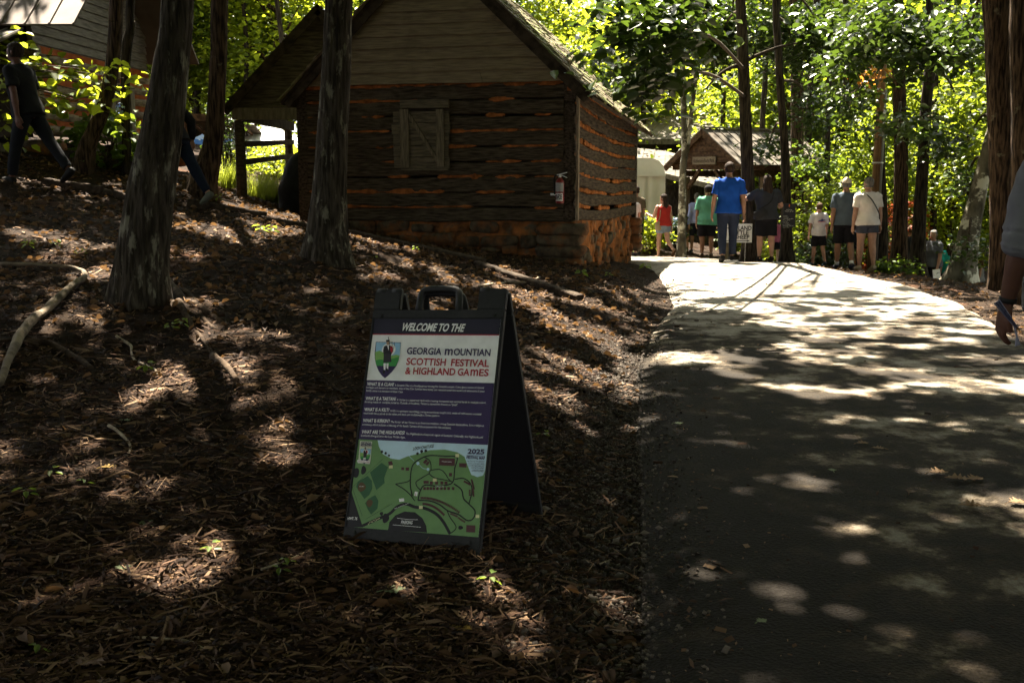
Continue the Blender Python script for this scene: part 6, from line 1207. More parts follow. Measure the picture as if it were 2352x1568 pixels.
        p0 = wr + fd * .015 + wid * .016; p1 = p0 + fd * .022 + wid * .014; p2 = p1 + fd * .026 + wid * .003 - flat_ * s * .008; B.tube([p0, p1, p2], [.0085, .0075, .0055], 8)
    for s, (sw, kn) in zip((-1, 1), legs):
        hp_ = np.array([s * .053 * g ** .5, 0, .497]); d = rotx(sw) @ (roty(-s * .02) @ -Z_); kp_ = hp_ + d * .238; sd = rotx(sw - kn) @ -Z_; ak = kp_ + sd * .232; legp.append((hp_, kp_, ak, d, sd, s)); gl = g ** .7
        B.tube([hp_ + np.array([0, 0, .03]), hp_, hp_ * .55 + kp_ * .45, kp_, kp_ * .72 + ak * .28 - Y_ * .004, kp_ * .4 + ak * .6, ak], [.050 * gl, .056 * gl, .047 * gl, .034 * gl, .0345 * gl, .027 * gl, .020], 16)
    low = []
    for hp_, kp_, ak, d, sd, s in legp:
        fp = float(np.clip(math.atan2(sd[1], -sd[2]) , -1.0, .25)); fr = rotx(fp * .9); toe = fr @ Y_; up_f = fr @ Z_
        tab = [(-.034, .016, .012, -.014), (-.020, .021, .022, -.012), (.0, .022, .030, -.010), (.035, .024, .022, -.020), (.07, .026, .015, -.026), (.098, .019, .010, -.030), (.108, .008, .006, -.031)]
        rf = [(ak + toe * y + up_f * z - up_f * .006, w, hh) for y, w, hh, z in tab]; low.append((rf, toe, up_f)); B.loft([ering(c, X_ * w, up_f * hh, 12) for c, w, hh in rf])
    zmin = min((c - up_f * hh)[2] for rf, toe, up_f in low for c, w, hh in rf) - .006
    Rw = rotz_(head)
    def fin(mb):
        V_ = np.array(mb.v); V_[:, 2] -= zmin; V_ = (V_ * h) @ Rw.T + base; mb.v = [tuple(p) for p in V_]; return mb
    t = thing('person', base, label, 'person', group)
    body = link('body', remesh(fin(B), voxel * h / 1.75, it=3), skin, t)
    # clothes
    if top:
        kind, col = top; S = MB(); zlo = {'tank': .50, 'tee': .475, 'long': .485, 'polo': .44}[kind]; fl = {'tank': .010, 'tee': .008, 'long': .004, 'polo': .016}[kind]
        tab = [(z, rx, ry, yo) for z, rx, ry, yo in torso if .47 <= z <= (.80 if kind == 'tank' else .842)]; tab = [(z, rx + (fl if z < .60 else .004), ry + (fl if z < .60 else .004), yo) for z, rx, ry, yo in tab]
        tab = [(zlo, .106 * g * sexw ** .5 + fl, .086 * g + fl, -.004)] + [r for r in tab if r[0] > zlo + .012]
        S.loft(trings(tab, 1.0, .012))
        fr_ = {'tank': 0, 'tee': .72, 'long': 9, 'polo': .85}[kind]
        for sh, el_p, wr, d, fd, s in armp:
            ga = g ** .6
            if fr_ == 9: c = [sh + T @ np.array([-s * .03, 0, .010]), sh, sh * .5 + el_p * .5, el_p, el_p * .5 + wr * .5, wr]; S.tube(c, [.040 * ga, .041 * ga, .037 * ga, .033 * ga, .030 * ga, .024], 14)
            elif fr_: c = [sh + T @ np.array([-s * .03, 0, .010]), sh, sh * (1 - fr_ * .5) + el_p * fr_ * .5, sh * (1 - fr_) + el_p * fr_]; S.tube(c, [.041 * ga, .042 * ga, .041 * ga, .042 * ga], 14)
        if kind == 'tank':
            for s in (-1, 1): S.tube([tq((s * .058, -.05, .775)), tq((s * .060, -.035, .815)), tq((s * .060, .02, .822)), tq((s * .058, .055, .78))], .014, 8)
        link('shirt', remesh(fin(S), voxel * h / 1.75, .012 * h, 8, int(u)), cloth(col), t)
    if bottom:
        kind, col = bottom; S = MB(); tab = [(z, rx, ry, yo) for z, rx, ry, yo in torso if z < .60]; wst = (.575, .098 * g, .078 * g, 0)
        if kind == 'skirt': S.loft([ering(np.array([0, -.004, z]), X_ * rx, Y_ * ry, 24) for z, rx, ry in ((.575, .096 * g, .080 * g), (.52, .108 * g, .092 * g), (.44, .120 * g, .10 * g), (.36, .126 * g, .104 * g), (.335, .126 * g, .104 * g))])
        else:
            S.loft(trings([r for r in tab if r[0] < .57] + [wst], 1.0, .006)); ext = {'pants': 1.96, 'jeans': 1.96, 'shorts': .92, 'short_shorts': .45, 'kid_shorts': .8}[kind]; gl = g ** .7
            for hp_, kp_, ak, d, sd, s in legp:
                if ext > 1.5: c = [hp_ + np.array([0, 0, .03]), hp_, hp_ * .55 + kp_ * .45, kp_, kp_ * .5 + ak * .5, ak * .93 + kp_ * .07]; S.tube(c, [.056 * gl, .063 * gl, .054 * gl, .043 * gl, .039 * gl, .034], 14)
                else: e = hp_ * (1 - ext) + kp_ * ext; c = [hp_ + np.array([0, 0, .03]), hp_, hp_ * .6 + e * .4, e]; wd_ = {'shorts': .060, 'short_shorts': .064, 'kid_shorts': .058}[kind]; S.tube(c, [.058 * gl, .065 * gl, .063 * gl, wd_ * gl], 14)
        link({'jeans': 'trousers', 'pants': 'trousers', 'skirt': 'skirt'}.get(kind, 'shorts'), remesh(fin(S), voxel * h / 1.75, .005 * h, 10, int(u) + 3), cloth(col), t)
    for (rf, toe, up_f), lg_ in zip(low, legp):
        S = MB(); S.loft([ering(c - up_f * .002, X_ * (w + .006), up_f * (hh + .005), 12) for c, w, hh in rf]); link('shoe', remesh(fin(S), voxel * h / 1.9, 0, it=2), cloth(shoes, .6), t)
        if sock: ak = lg_[2]; S = MB(); S.tube([ak + lg_[4] * -.035, ak], .0245, 12); link('sock', fin(S).mesh('sock', True), cloth(sock), t)
    hk, hm = hair[:2]; hm = hm or HAIR_D
    if hk != 'bald':
        S = MB(); zb_ = {'short': .892, 'cap': .895, 'long': .89, 'bun': .892}[hk]; hr = [(z, rx, ry, yo) for z, rx, ry, yo in headt if z > zb_]
        S.loft([ering(hq((0, yo - (.014 if z < .955 else .002), z)), HR @ X_ * (rx + .007), HR @ Y_ * (ry - (.005 if z < .955 else -.004)), 20) for z, rx, ry, yo in [(zb_, .041, .044, -.004)] + hr + [(1.004, .010, .012, -.006)]])
        if hk == 'long': S.loft([ering(hq((0, yo, z)), HR @ X_ * rx, HR @ Y_ * ry, 18) for z, rx, ry, yo in ((.985, .03, .03, -.02), (.94, .05, .044, -.02), (.89, .058, .034, -.036), (.83, .062, .028, -.052), (.77, .055, .024, -.060), (.72, .036, .018, -.062), (.70, .014, .010, -.062))])
        if hk == 'bun': S.loft([ering(hq((0, -.05, .935 + dz)), HR @ X_ * r, HR @ Y_ * r * .8, 12) for dz, r in ((-.022, .008), (-.012, .022), (0, .026), (.012, .022), (.022, .008))])
        link('hair', remesh(fin(S), voxel * h / 1.9, .004 * h, 30, int(u) + 5, it=2), hm, t)
    if hk == 'cap':
        col = hair[2]; S = MB(); S.loft([ering(hq((0, yo - .003, z)), HR @ X_ * (rx + .010), HR @ Y_ * (ry + .008), 20) for z, rx, ry, yo in [(.942, .045, .057, .002)] + [r for r in headt if r[0] > .945] + [(1.008, .012, .014, -.003)]])
        bs = hair[3] if len(hair) > 3 else 1; S.loft([ering(hq((0, bs * y, .944 - .006 * k)), HR @ X_ * w, HR @ Z_ * .004, 12) for k, (y, w) in enumerate(((.03, .045), (.065, .042), (.085, .032), (.095, .012)))])
        link('cap', remesh(fin(S), voxel * h / 2.1, 0, it=2), cloth(col), t)
    if abs(head) > 1.0 or look:
        for s in (-1, 1):
            S = MB(); c = hq((s * .018, .0535, .9275)); S.loft([ering(c + HR @ Y_ * .004 * q, HR @ X_ * .008 * w, HR @ Z_ * .0045 * w, 10) for q, w in ((-1, .3), (-.4, .9), (.3, .8), (.8, .3))]); link('eye', fin(S).mesh('eye', True), cloth((.05, .04, .035), .3), t)
    info = dict(t=t, W=lambda p: (np.array([p[0], p[1], p[2] - zmin]) * h) @ Rw.T + base, tq=tq, hq=hq, arms=armp, h=h, fin=fin, base=base)
    return info
walk = ((.22, .10), (-.28, .35)); walk2 = ((-.26, .30), (.24, .08)); stand = ((.04, .02), (-.03, .04))
p_left = person('person in black tee and trousers striding uphill to the left', 78, 13.7, 1.80, R(76), foot_v=430, legs=((.34, .10), (-.52, .12)), arms=((-.10, .15, .15), (.05, .12, .2)), lean=.20, skin=SK_D, top=('tee', (.012, .012, .013)), bottom=('pants', (.012, .013, .016)), shoes=(.010, .010, .010), hair=('short', HAIR_D), voxel=.010)
p_tree = person('person in black sleeves and jeans half hidden by the thick trunk', 412, 14.2, 1.68, R(70), foot_v=470, legs=((.45, .15), (-.50, .06)), arms=((-.35, .1, .5), (-.45, .35, .9)), lean=.26, skin=SK_L, top=('long', (.010, .010, .011)), bottom=('jeans', (.008, .012, .022)), shoes=(.10, .11, .085), hair=('long', HAIR_D), voxel=.010)
p_olive = person('person in olive top peeking past the cabin corner', 1459, 27.2, 1.74, R(10), foot_v=583, legs=stand, skin=SK_M, top=('tee', (.08, .065, .042)), bottom=('shorts', (.014, .018, .03)), hair=('short', HAIR_D))
p_white2 = person('person in pale tee beside the one peeking past the cabin', 1450, 26.2, 1.55, R(20), foot_v=583, legs=stand, arms=((.1, .1, .3), (.0, .1, .3)), top=('tee', (.45, .45, .46)), bottom=('shorts', (.014, .03, .025)), hair=('short', HAIR_B))
p_red = person('woman in red top and denim shorts turning toward the tent', 1522, 26.0, 1.56, R(22), foot_v=585, legs=((.10, .05), (-.20, .75)), arms=((.35, .2, 1.5), (-.05, .15, .1)), look=.5, girth=1.05, top=('tank', (.28, .022, .018)), bottom=('short_shorts', (.16, .20, .25)), shoes=(.16, .09, .05), hair=('long', HAIR_D), sexw=1.08)
p_lav = person('person in lavender shirt hidden behind the one in mint', 1598, 28.4, 1.58, R(5), foot_v=590, legs=walk, top=('long', (.24, .26, .46)), bottom=('shorts', (.014, .016, .026)), hair=('short', HAIR_G), shoes=(.10, .10, .10))
p_mint = person('person in mint-green shirt and dark cap walking away', 1622, 26.4, 1.76, R(-6), foot_v=595, legs=((.06, .05), (-.05, .10)), arms=((-.02, .14, .15), (.0, .14, .2)), girth=1.16, skin=SK_M, top=('polo', (.09, .27, .18)), bottom=('shorts', (.010, .010, .013)), shoes=(.06, .045, .03), hair=('cap', HAIR_D, (.012, .012, .014)), look=.3)
p_blue = person('tall person in royal-blue tee and dark jeans walking away', 1669, 20.1, 1.84, R(-3), foot_v=605, legs=((-.14, .16), (.16, .06)), arms=((.10, .17, .22), (-.12, .19, .12)), girth=1.12, skin=SK_M, top=('tee', (.008, .055, .30)), bottom=('jeans', (.018, .024, .045)), shoes=(.014, .014, .016), hair=('short', HAIR_D), voxel=.010)
p_dark = person('woman in charcoal tee and black shorts with hand raised to her face', 1756, 20.5, 1.63, R(-2), foot_v=608, legs=((.06, .04), (-.10, .12)), arms=((.85, .75, 1.9), (.25, .35, 1.3)), girth=1.24, top=('tee', (.026, .028, .034)), bottom=('shorts', (.008, .008, .010)), shoes=(.016, .014, .013), hair=('long', HAIR_D), sexw=1.1, voxel=.010)
p_pink = person('small child in pink tee and pale cap beside the notice tree', 1779, 22.6, 1.02, R(-15), foot_v=600, legs=walk, top=('tee', (.44, .12, .20)), bottom=('kid_shorts', (.012, .012, .014)), shoes=(.2, .2, .2), hair=('cap', HAIR_B, (.42, .40, .33)), voxel=.014)
p_boy = person('boy in white printed tee and black shorts walking away', 1877, 20.3, 1.20, R(6), foot_v=613, legs=((.14, .04), (-.22, .28)), arms=((-.2, .32, .1), (.15, .2, .2)), top=('tee', (.52, .50, .52)), bottom=('kid_shorts', (.010, .010, .012)), shoes=(.030, .055, .075), hair=('short', HAIR_B), voxel=.012)
p_cap = person('person in slate-blue tee and pale backward cap', 1936, 20.0, 1.70, R(-5), foot_v=615, legs=((.14, .08), (-.18, .25)), arms=((-.08, .14, .12), (.1, .1, .2)), girth=1.1, skin=SK_M, top=('tee', (.065, .085, .11)), bottom=('shorts', (.010, .010, .013)), shoes=(.016, .020, .036), hair=('cap', HAIR_G, (.46, .40, .31)), sock=(.6, .6, .6), voxel=.010)
p_white = person('woman in white tee and striped shorts with a thin shoulder strap', 1986, 19.5, 1.68, R(8), foot_v=621, legs=((.05, .03), (-.10, .12)), arms=((.02, .16, .1), (-.05, .14, .1)), girth=1.16, look=.35, top=('tee', (.60, .55, .52)), bottom=('short_shorts', (.050, .055, .075)), shoes=(.30, .24, .17), hair=('bun', HAIR_G), sexw=1.08, voxel=.010)
p_hid = person('person in dark shorts mostly hidden behind the walking couple', 1962, 22.3, 1.62, R(-5), foot_v=612, legs=walk2, skin=SK_D, top=('tee', (.10, .10, .10)), bottom=('shorts', (.014, .018, .028)), shoes=(.02, .025, .03), hair=('short', HAIR_D))
p_skirt = person('woman in dark top and red skirt below the road behind the pole', 2026, 26, 1.58, R(5), head_v=541, legs=stand, skin=SK_M, top=('tank', (.022, .020, .020)), bottom=('skirt', (.26, .014, .018)), hair=('bun', HAIR_D))
p_shade = person('person in black standing between the dark pair of trunks', 2089, 28, 1.66, R(-20), head_v=530, legs=stand, skin=SK_M, top=('long', (.010, .010, .010)), bottom=('pants', (.010, .010, .012)), hair=('short', HAIR_B))
p_grey = person('heavy-set person in grey tee looking back with white papers in hand', 2142, 34, 1.74, R(115), head_v=541, legs=((.16, .1), (-.2, .25)), arms=((.1, .15, .25), (-.02, .15, .3)), girth=1.25, look=.5, skin=SK_M, top=('tee', (.065, .068, .078)), bottom=('pants', (.014, .014, .017)), shoes=(.2, .2, .18), hair=('short', HAIR_G))
p_teal = person('woman in teal tee walking away below the leaning pale tree', 2181, 38, 1.60, R(-12), head_v=554, legs=walk, skin=SK_M, top=('tee', (.018, .27, .22)), bottom=('shorts', (.012, .012, .016)), hair=('long', HAIR_D))
p_girl = person('girl in black-and-white gingham dress below the road edge', 2254, 30, 1.18, R(70), head_v=599, legs=stand, arms=((.1, .12, .3), (.0, .12, .2)), top=('tank', (.20, .20, .21)), bottom=('skirt', (.11, .11, .12)), hair=('long', HAIR_B), voxel=.013)
xr_ = P(2326, 560, 4.9)[0]
p_right = person('person in grey sweatshirt whose arm enters at the photo edge', 2326, 4.9, 1.99, R(2), base=np.array([xr_ + .315, 4.9, .03]), legs=walk2, arms=((.02, .17, .16), (.05, .1, .2)), girth=1.05, skin=SK_D, top=None, bottom=('jeans', (.02, .025, .04)), shoes=(.02, .02, .02), hair=('short', HAIR_D), voxel=.0062)
# sweatshirt with pushed-up sleeves, wrist strap
S = MB(); tq = p_right['tq']; X_ = np.array([1.0, 0, 0]); Yv = np.array([0, 1.0, 0])
S.loft([ering(tq((0, yo, z)), X_ * rx, Yv * ry, 22) for z, rx, ry, yo in ((.46, .112, .092, 0), (.52, .118, .098, 0), (.62, .106, .088, .002), (.70, .112, .090, .004), (.76, .118, .084, 0), (.80, .116, .068, -.004), (.825, .088, .052, -.004), (.848, .050, .046, 0), (.86, .046, .044, .002))])
for sh, el_p, wr, d, fd, s in p_right['arms']:
    e = el_p * .80 + wr * .20; pts = []; rad = []
    for k in range(26):
        q = k / 25; p = sh + np.array([-s * .03 * (1 - min(1, q * 6)), 0, .010]) * (1 if q < .15 else 0) if q < .01 else (sh * (1 - q * 1.3) + el_p * q * 1.3 if q < .77 else el_p * (1 - (q - .77) / .23) + e * (q - .77) / .23)
        bunch = .0035 * math.sin(q * 62) * sstep(.45, .7, q) * (1 - sstep(.9, .93, q)); pts.append(p); rad.append(.046 - .004 * q + bunch - (.006 if q > .93 else 0))
    S.tube(pts, rad, 16)
link('sweatshirt', remesh(p_right['fin'](S), .0075, .010, 9, 3, it=2), cloth((.15, .15, .165)), p_right['t'])
sh, el_p, wr, d, fd, s = p_right['arms'][0]; S = MB(); S.tube([wr - fd * .016, wr - fd * .004], .0205, 16); link('wrist_strap', p_right['fin'](S).mesh('wrist_strap', True), RUB, p_right['t'])
# ---------------------------------------------------------------- things carried or worn, each lifted away on its own
def bag(info, label, c, sx, sy, sz, col, a=None, b=None, name='shoulder_bag', tilt=0.0, cat='bag'):
    """Soft bag at body point c (unit figure); strap from a over b back to the bag."""
    t = thing(name, info['W'](c), label, cat); S = MB(); Rt = roty(tilt)
    S.loft([ering(np.array(c) + Rt @ np.array([0, 0, sz * z]), Rt @ np.array([sx * w, 0, 0]), np.array([0, sy * w2, 0]), 14) for z, w, w2 in ((-1, .75, .5), (-.9, .95, .9), (-.2, 1, 1.0), (.6, .92, .7), (.95, .86, .4), (1, .8, .3))])
    link('pouch', remesh(info['fin'](S), .012, .004, 14, 4), cloth(col), t)
    if a is not None:
        S = MB(); S.tube(catmull([np.array(q) for q in (np.array(c) + Rt @ np.array([0, 0, sz]), a, b)], 6), .0075, 6); link('strap', info['fin'](S).mesh('strap', True), cloth(tuple(x * .8 for x in col)), t)
    return t
bag(p_red, 'tan shoulder bag with papers on the hip of the woman in red', (-.115, -.045, .50), .060, .028, .070, (.30, .23, .15), (-.10, -.07, .68), (-.07, -.02, .825))
bag(p_dark, 'dark sling bag on the back of the woman in charcoal', (-.095, -.115, .545), .085, .035, .052, (.020, .020, .022), (.02, -.10, .68), (.075, -.045, .812), tilt=-.5)
bag(p_skirt, 'dark patterned backpack worn by the woman in the red skirt', (0, -.115, .69), .085, .045, .10, (.022, .022, .024), (-.06, -.06, .81), (-.065, .01, .822), name='backpack')
S = MB(); S.tube(catmull([np.array(q) for q in ((-.055, -.03, .826), (0, -.092, .75), (.09, -.09, .60), (.125, -.01, .50))], 6), .006, 6); st = thing('bag_strap', p_white['W']((0, -.09, .75)), 'thin dark strap crossing the back of the white tee', 'strap'); link('strap', p_white['fin'](S).mesh('strap', True), cloth((.03, .03, .035)), st)
# white papers held by the person in grey, folded flyer in the near hand
q = p_grey['W'](p_grey['arms'][0][2] + p_grey['arms'][0][4] * .06); m_ = MB()
for k in range(3): m_.box(q + np.array([.01 * k, -.02, -.16]), np.array([.09, .02, .01]), np.array([0, .002, 0]), np.array([-.03, 0, .20]))
o = m_.build('papers', PAPER, origin=q); tagit(o, 'white papers held by the person in grey', 'papers')
hand = p_right['W'](wr + fd * .045); fl = thing('folded_flyer', hand, 'folded blue and white flyer held in the near hand', 'flyer'); FLB = M('flyer_blue', (.02, .022, .06), (.07, .075, .13), scale=30, stretch=(6, 6, 1), rough=.5); FLW = M('flyer_white', (.16, .16, .24), (.30, .30, .38), scale=30, rough=.5)
Af, Bf, Cf = P(2288, 692, 4.83), P(2334, 752, 4.83), P(2341, 792, 4.83); ax = Bf - Af; ax /= np.linalg.norm(ax); pn = np.cross(ax, np.array([0, 1.0, 0]))
for i in range(5):
    m_ = MB(); o_ = (i - 2) * .0055; y = -.006 * (i % 2) - .002 * i; th_ = np.array([0, .0015, 0]); a0, a1 = Af + pn * o_ + np.array([0, y, 0]), Bf + pn * o_ * .25 + np.array([0, y, 0]); w0, w1 = pn * .0045, pn * .0025
    m_.hexa([a0 - w0 - th_, a0 + w0 - th_, a0 + w0 + th_, a0 - w0 + th_, a1 - w1 - th_, a1 + w1 - th_, a1 + w1 + th_, a1 - w1 + th_]); m_.build('pleat', FLB if i % 2 else FLW, fl)
m_ = MB(); th_ = np.array([0, .0015, 0]); a0, a1 = Bf - ax * .02, Cf; pn2 = np.cross((a1 - a0) / np.linalg.norm(a1 - a0), np.array([0, 1.0, 0])); w0, w1 = pn2 * .004, pn2 * .020; mid = a0 * .45 + a1 * .55; wm = pn2 * .0035
m_.hexa([a0 - w0 - th_, a0 + w0 - th_, a0 + w0 + th_, a0 - w0 + th_, mid - wm - th_, mid + wm - th_, mid + wm + th_, mid - wm + th_]); m_.hexa([mid - wm - th_, mid + wm - th_, mid + wm + th_, mid - wm + th_, a1 - w1 - th_, a1 + w1 * .3 - th_, a1 + w1 * .3 + th_, a1 - w1 + th_]); m_.build('tail', FLW, fl)
# prints on clothes
def back_print(info, polys, par):
    for nm, pts, mat in polys:
        m_ = MB(); m_.add([info['W'](p) for p in pts], [tuple(range(len(pts)))]); m_.build(nm, mat, par)
sh_ = [c for c in p_boy['t'].children if c.name.startswith('shirt')][0]
BLP = pr('tee_blue', (.03, .045, .14)); RDP = pr('tee_red', (.30, .03, .04))
yb = -.104
back_print(p_boy, [('shirt_print', [(-.075, yb, .715), (.0, yb - .004, .705), (.085, yb, .725), (.02, yb - .004, .735), (.0, yb - .004, .755), (-.015, yb - .004, .732)], BLP), ('shirt_print', [(-.07, yb, .695), (.06, yb, .695), (.06, yb, .704), (-.07, yb, .702)], RDP)], sh_)
# ================================================================ forest floor
rng = np.random.default_rng(42)
CHIP = attrmat('wood_chip', [(.007, .0035, .002), (.019, .0097, .0055), (.038, .020, .0115), (.075, .042, .024), (.19, .125, .075)], rough=.85, spec=.12)
DEAD = leafmat('dead_leaf', [(.016, .0085, .0045), (.036, .019, .0095), (.070, .040, .020), (.15, .095, .052)], trans=.18, tcol=(.30, .16, .06), rough=.7, spec=.15)
GRAV = attrmat('gravel', [(.015, .0115, .0085), (.032, .025, .019), (.058, .047, .036), (.12, .10, .08)], rough=.85, spec=.2)
def clear_of(x, y):          # keep off the pavement and out of the buildings
    inroad = (x > road_l(y) - .02) & (x < road_r(y) + .02) & (y < 30)
    q = np.c_[x, y] - C0[:2]; a = q @ CA[:2]; b = q @ CB[:2]; incab = (a > -.02) & (a < CL) & (b > .0) & (b < CD)
    inhouse = (x < -6.9) & (y > 15.3)
    return ~(inroad | incab | inhouse)
def scatter_px(n, u0, u1, v0, v1):
    """Even in the view, so that the near floor is as finely covered as the far one."""
    u, v = rng.uniform(u0, u1, n), rng.uniform(v0, v1, n); d = FW[None] + RT[None] * ((u - CU) / FPX)[:, None] + UP[None] * ((CV - v) / FPX)[:, None]
    t = (0.0 - EYE[2]) / np.minimum(d[:, 2], -.02)
    for _ in range(14):
        p = EYE + d * t[:, None]; t = np.clip(t + (hgt(p[:, 0], p[:, 1], False) - p[:, 2]) / d[:, 2] * .6, 1, 60)
    p = EYE + d * t[:, None]; return p[:, 0], p[:, 1]
def floor_pts(n, boxes):
    xs, ys = [], []
    for k, w in boxes:
        x, y = scatter_px(int(n * w), *k) if len(k) == 4 and k[3] > 100 else (rng.uniform(k[0], k[1], int(n * w)), rng.uniform(k[2], k[3], int(n * w))); xs.append(x); ys.append(y)
    x, y = np.concatenate(xs), np.concatenate(ys); x = x + rng.normal(0, .03, len(x)); y = y + rng.normal(0, .05, len(y)); k = clear_of(x, y) & (y > 1.5) & (y < 40) & (rng.uniform(0, 1, len(x)) < .40 + .60 * sstep(.10, .75, np.where(x < 3.5, road_l(y) - x, 9))); x, y = x[k], y[k]
    return x, y, hgt(x, y)
LEFT, RIGHT_ = (-80, 1720, 455, 1640), (2050, 2420, 655, 820)
def frames(n, flat_=.25):
    yaw = rng.uniform(0, 2 * np.pi, n); pit = rng.normal(0, flat_, n); rol = rng.normal(0, .6, n); ax = np.c_[np.cos(yaw) * np.cos(pit), np.sin(yaw) * np.cos(pit), np.sin(pit)]; b0 = np.c_[-np.sin(yaw), np.cos(yaw), np.zeros(n)]; n0 = np.cross(ax, b0)
    bx = b0 * np.cos(rol)[:, None] + n0 * np.sin(rol)[:, None]; return ax, bx, np.cross(ax, bx)
def chips(n, boxes, lmin, lmax, name, label, mat, cat, wr=(.12, .35), tr=(.05, .12), dark=1.4):
    x, y, z = floor_pts(n, boxes); n = len(x); ax, bx, nx_ = frames(n); L = rng.uniform(lmin, lmax, n) * rng.uniform(.6, 1.4, n); W = L * rng.uniform(*wr, n); Tk = L * rng.uniform(*tr, n)
    c = np.c_[x, y, z + rng.uniform(.0, .022, n)]
    T = np.array([(-.5, -.5, -.3), (.5, -.35, -.5), (.42, .5, -.1), (-.45, .4, -.5), (-.3, 0, .6), (.35, .05, .5)])
    V = c[:, None] + ax[:, None] * (T[None, :, 0, None] * L[:, None, None]) + bx[:, None] * (T[None, :, 1, None] * W[:, None, None]) + nx_[:, None] * (T[None, :, 2, None] * Tk[:, None, None] * 1.6)
    Q = np.array([(0, 1, 5), (0, 5, 4), (1, 2, 5), (2, 3, 4), (2, 4, 5), (3, 0, 4)]); F = (np.arange(n)[:, None, None] * 6 + Q[None]).reshape(-1, 3)
    t = np.repeat(rng.uniform(0, 1, n) ** dark, len(Q)); o = link(name, fastmesh(name, V.reshape(-1, 3), F, t), mat); tagit(o, label, cat, kind='stuff'); return o
chips(62000, [(LEFT, .80), (RIGHT_, .06), ((-9, 2.2, 2, 22), .14)], .012, .048, 'wood_chips', 'shredded wood chips and bark covering the slope', CHIP, 'mulch')
chips(9000, [(LEFT, .85), ((-9, 2.2, 2, 22), .15)], .06, .15, 'bark_strips', 'long shreds of bark strewn over the mulch', CHIP, 'mulch', wr=(.04, .10), tr=(.03, .05), dark=1.1)
# crumbs, needles and chips blown onto the pavement
nd = 2600; yd = 2.4 + 14 * rng.uniform(0, 1, nd) ** 1.6; e_ = np.where(rng.uniform(0, 1, nd) < .55, np.abs(rng.normal(0, .35, nd)), rng.uniform(0, 4.5, nd)); xd = np.minimum(road_l(yd) + .03 + e_, road_r(yd) - .03); ax, bx, nx_ = frames(nd, .05); L = rng.uniform(.006, .022, nd) * (1 + 2.2 * (rng.uniform(0, 1, nd) > .93)); W = L * rng.uniform(.12, .6, nd); c = np.c_[xd, yd, road_z(yd) + .036]
T = np.array([(-.5, -.5, 0), (.5, -.35, .1), (.42, .5, .3), (-.45, .4, .2), (0, 0, .6)]); V = c[:, None] + ax[:, None] * (T[None, :, 0, None] * L[:, None, None]) + bx[:, None] * (T[None, :, 1, None] * W[:, None, None]) + np.array([0, 0, 1.0]) * (T[None, :, 2, None] * W[:, None, None] * .6)
o = link('road_debris', fastmesh('road_debris', V.reshape(-1, 3), (np.arange(nd)[:, None, None] * 5 + np.array([(0, 1, 4), (1, 2, 4), (2, 3, 4), (3, 0, 4)])[None]).reshape(-1, 3), np.repeat(rng.uniform(.2, 1, nd), 4)), CHIP); tagit(o, 'crumbs of bark and needles blown onto the road', 'debris', kind='stuff')
chips(15000, [((-7.5, 1.8, 6.5, 15), 1.0)], .030, .075, 'coarse_chips', 'coarser wood chips over the middle of the slope', CHIP, 'mulch')
# gravel along the road's left edge
n = 20000; yy_ = np.concatenate([2.2 + 8 * rng.uniform(0, 1, n) ** 1.4, rng.uniform(9, 17, 3000)]); dd = np.abs(rng.normal(0, .42, len(yy_))) + .01; xx_ = road_l(yy_) - dd + .04; n = len(xx_); zz_ = hgt(xx_, yy_); spill = rng.uniform(0, 1, n) < .07; xx_ = np.where(spill, road_l(yy_) + .30 * rng.uniform(0, 1, n) ** 2.5, xx_); zz_ = np.where(spill, road_z(yy_) + .030, zz_); ax, bx, nx_ = frames(n, .4); s = rng.uniform(.005, .014, n) * (1 + (rng.uniform(0, 1, n) > .97) * 1.3)
T = np.array([(1, 0, 0), (-1, .1, 0), (0, .8, .1), (.1, -.8, 0), (0, 0, .6), (0, .1, -.5)]); Q = np.array([(0, 2, 4), (2, 1, 4), (1, 3, 4), (3, 0, 4), (2, 0, 5), (1, 2, 5), (3, 1, 5), (0, 3, 5)])
V = np.c_[xx_, yy_, zz_ + s * .3][:, None] + s[:, None, None] * (ax[:, None] * T[None, :, 0, None] + bx[:, None] * T[None, :, 1, None] + nx_[:, None] * T[None, :, 2, None])
o = link('gravel', fastmesh('gravel', V.reshape(-1, 3), (np.arange(n)[:, None, None] * 6 + Q[None]).reshape(-1, 3), np.repeat(rng.uniform(0, 1, n), 8)), GRAV); tagit(o, 'grey-brown gravel spilled along the road edge', 'gravel', kind='stuff')
# dead leaves
x, y, z = floor_pts(1500, [(LEFT, .62), (RIGHT_, .08), ((-10, 2, 6, 24), .20), ((5, 12, 10, 24), .10)]); pos = np.c_[x, y, z + rng.uniform(.008, .03, len(x))]
V, F, t = leafgeo(pos, rng.uniform(.035, .085, len(x)), rng, tilt=.5, wid=.55, droop=.05, fold=.25); o = link('leaf_litter', fastmesh('leaf_litter', V, F, t), DEAD); tagit(o, 'curled brown dead leaves scattered over the forest floor', 'leaf litter', kind='stuff')
x, y, z = floor_pts(9000, [((-9.5, 1.6, 7.8, 19), .85), ((5.5, 12, 10, 26), .15)]); pos = np.c_[x, y, z + rng.uniform(.008, .03, len(x))]
V, F, t = leafgeo(pos, rng.uniform(.05, .10, len(x)), rng, tilt=.6, wid=.6, droop=.05, fold=.25); o = link('leaf_litter', fastmesh('leaf_litter', V, F, t), DEAD); tagit(o, 'dry brown leaves thick on the upper slope below the buildings', 'leaf litter', kind='stuff')
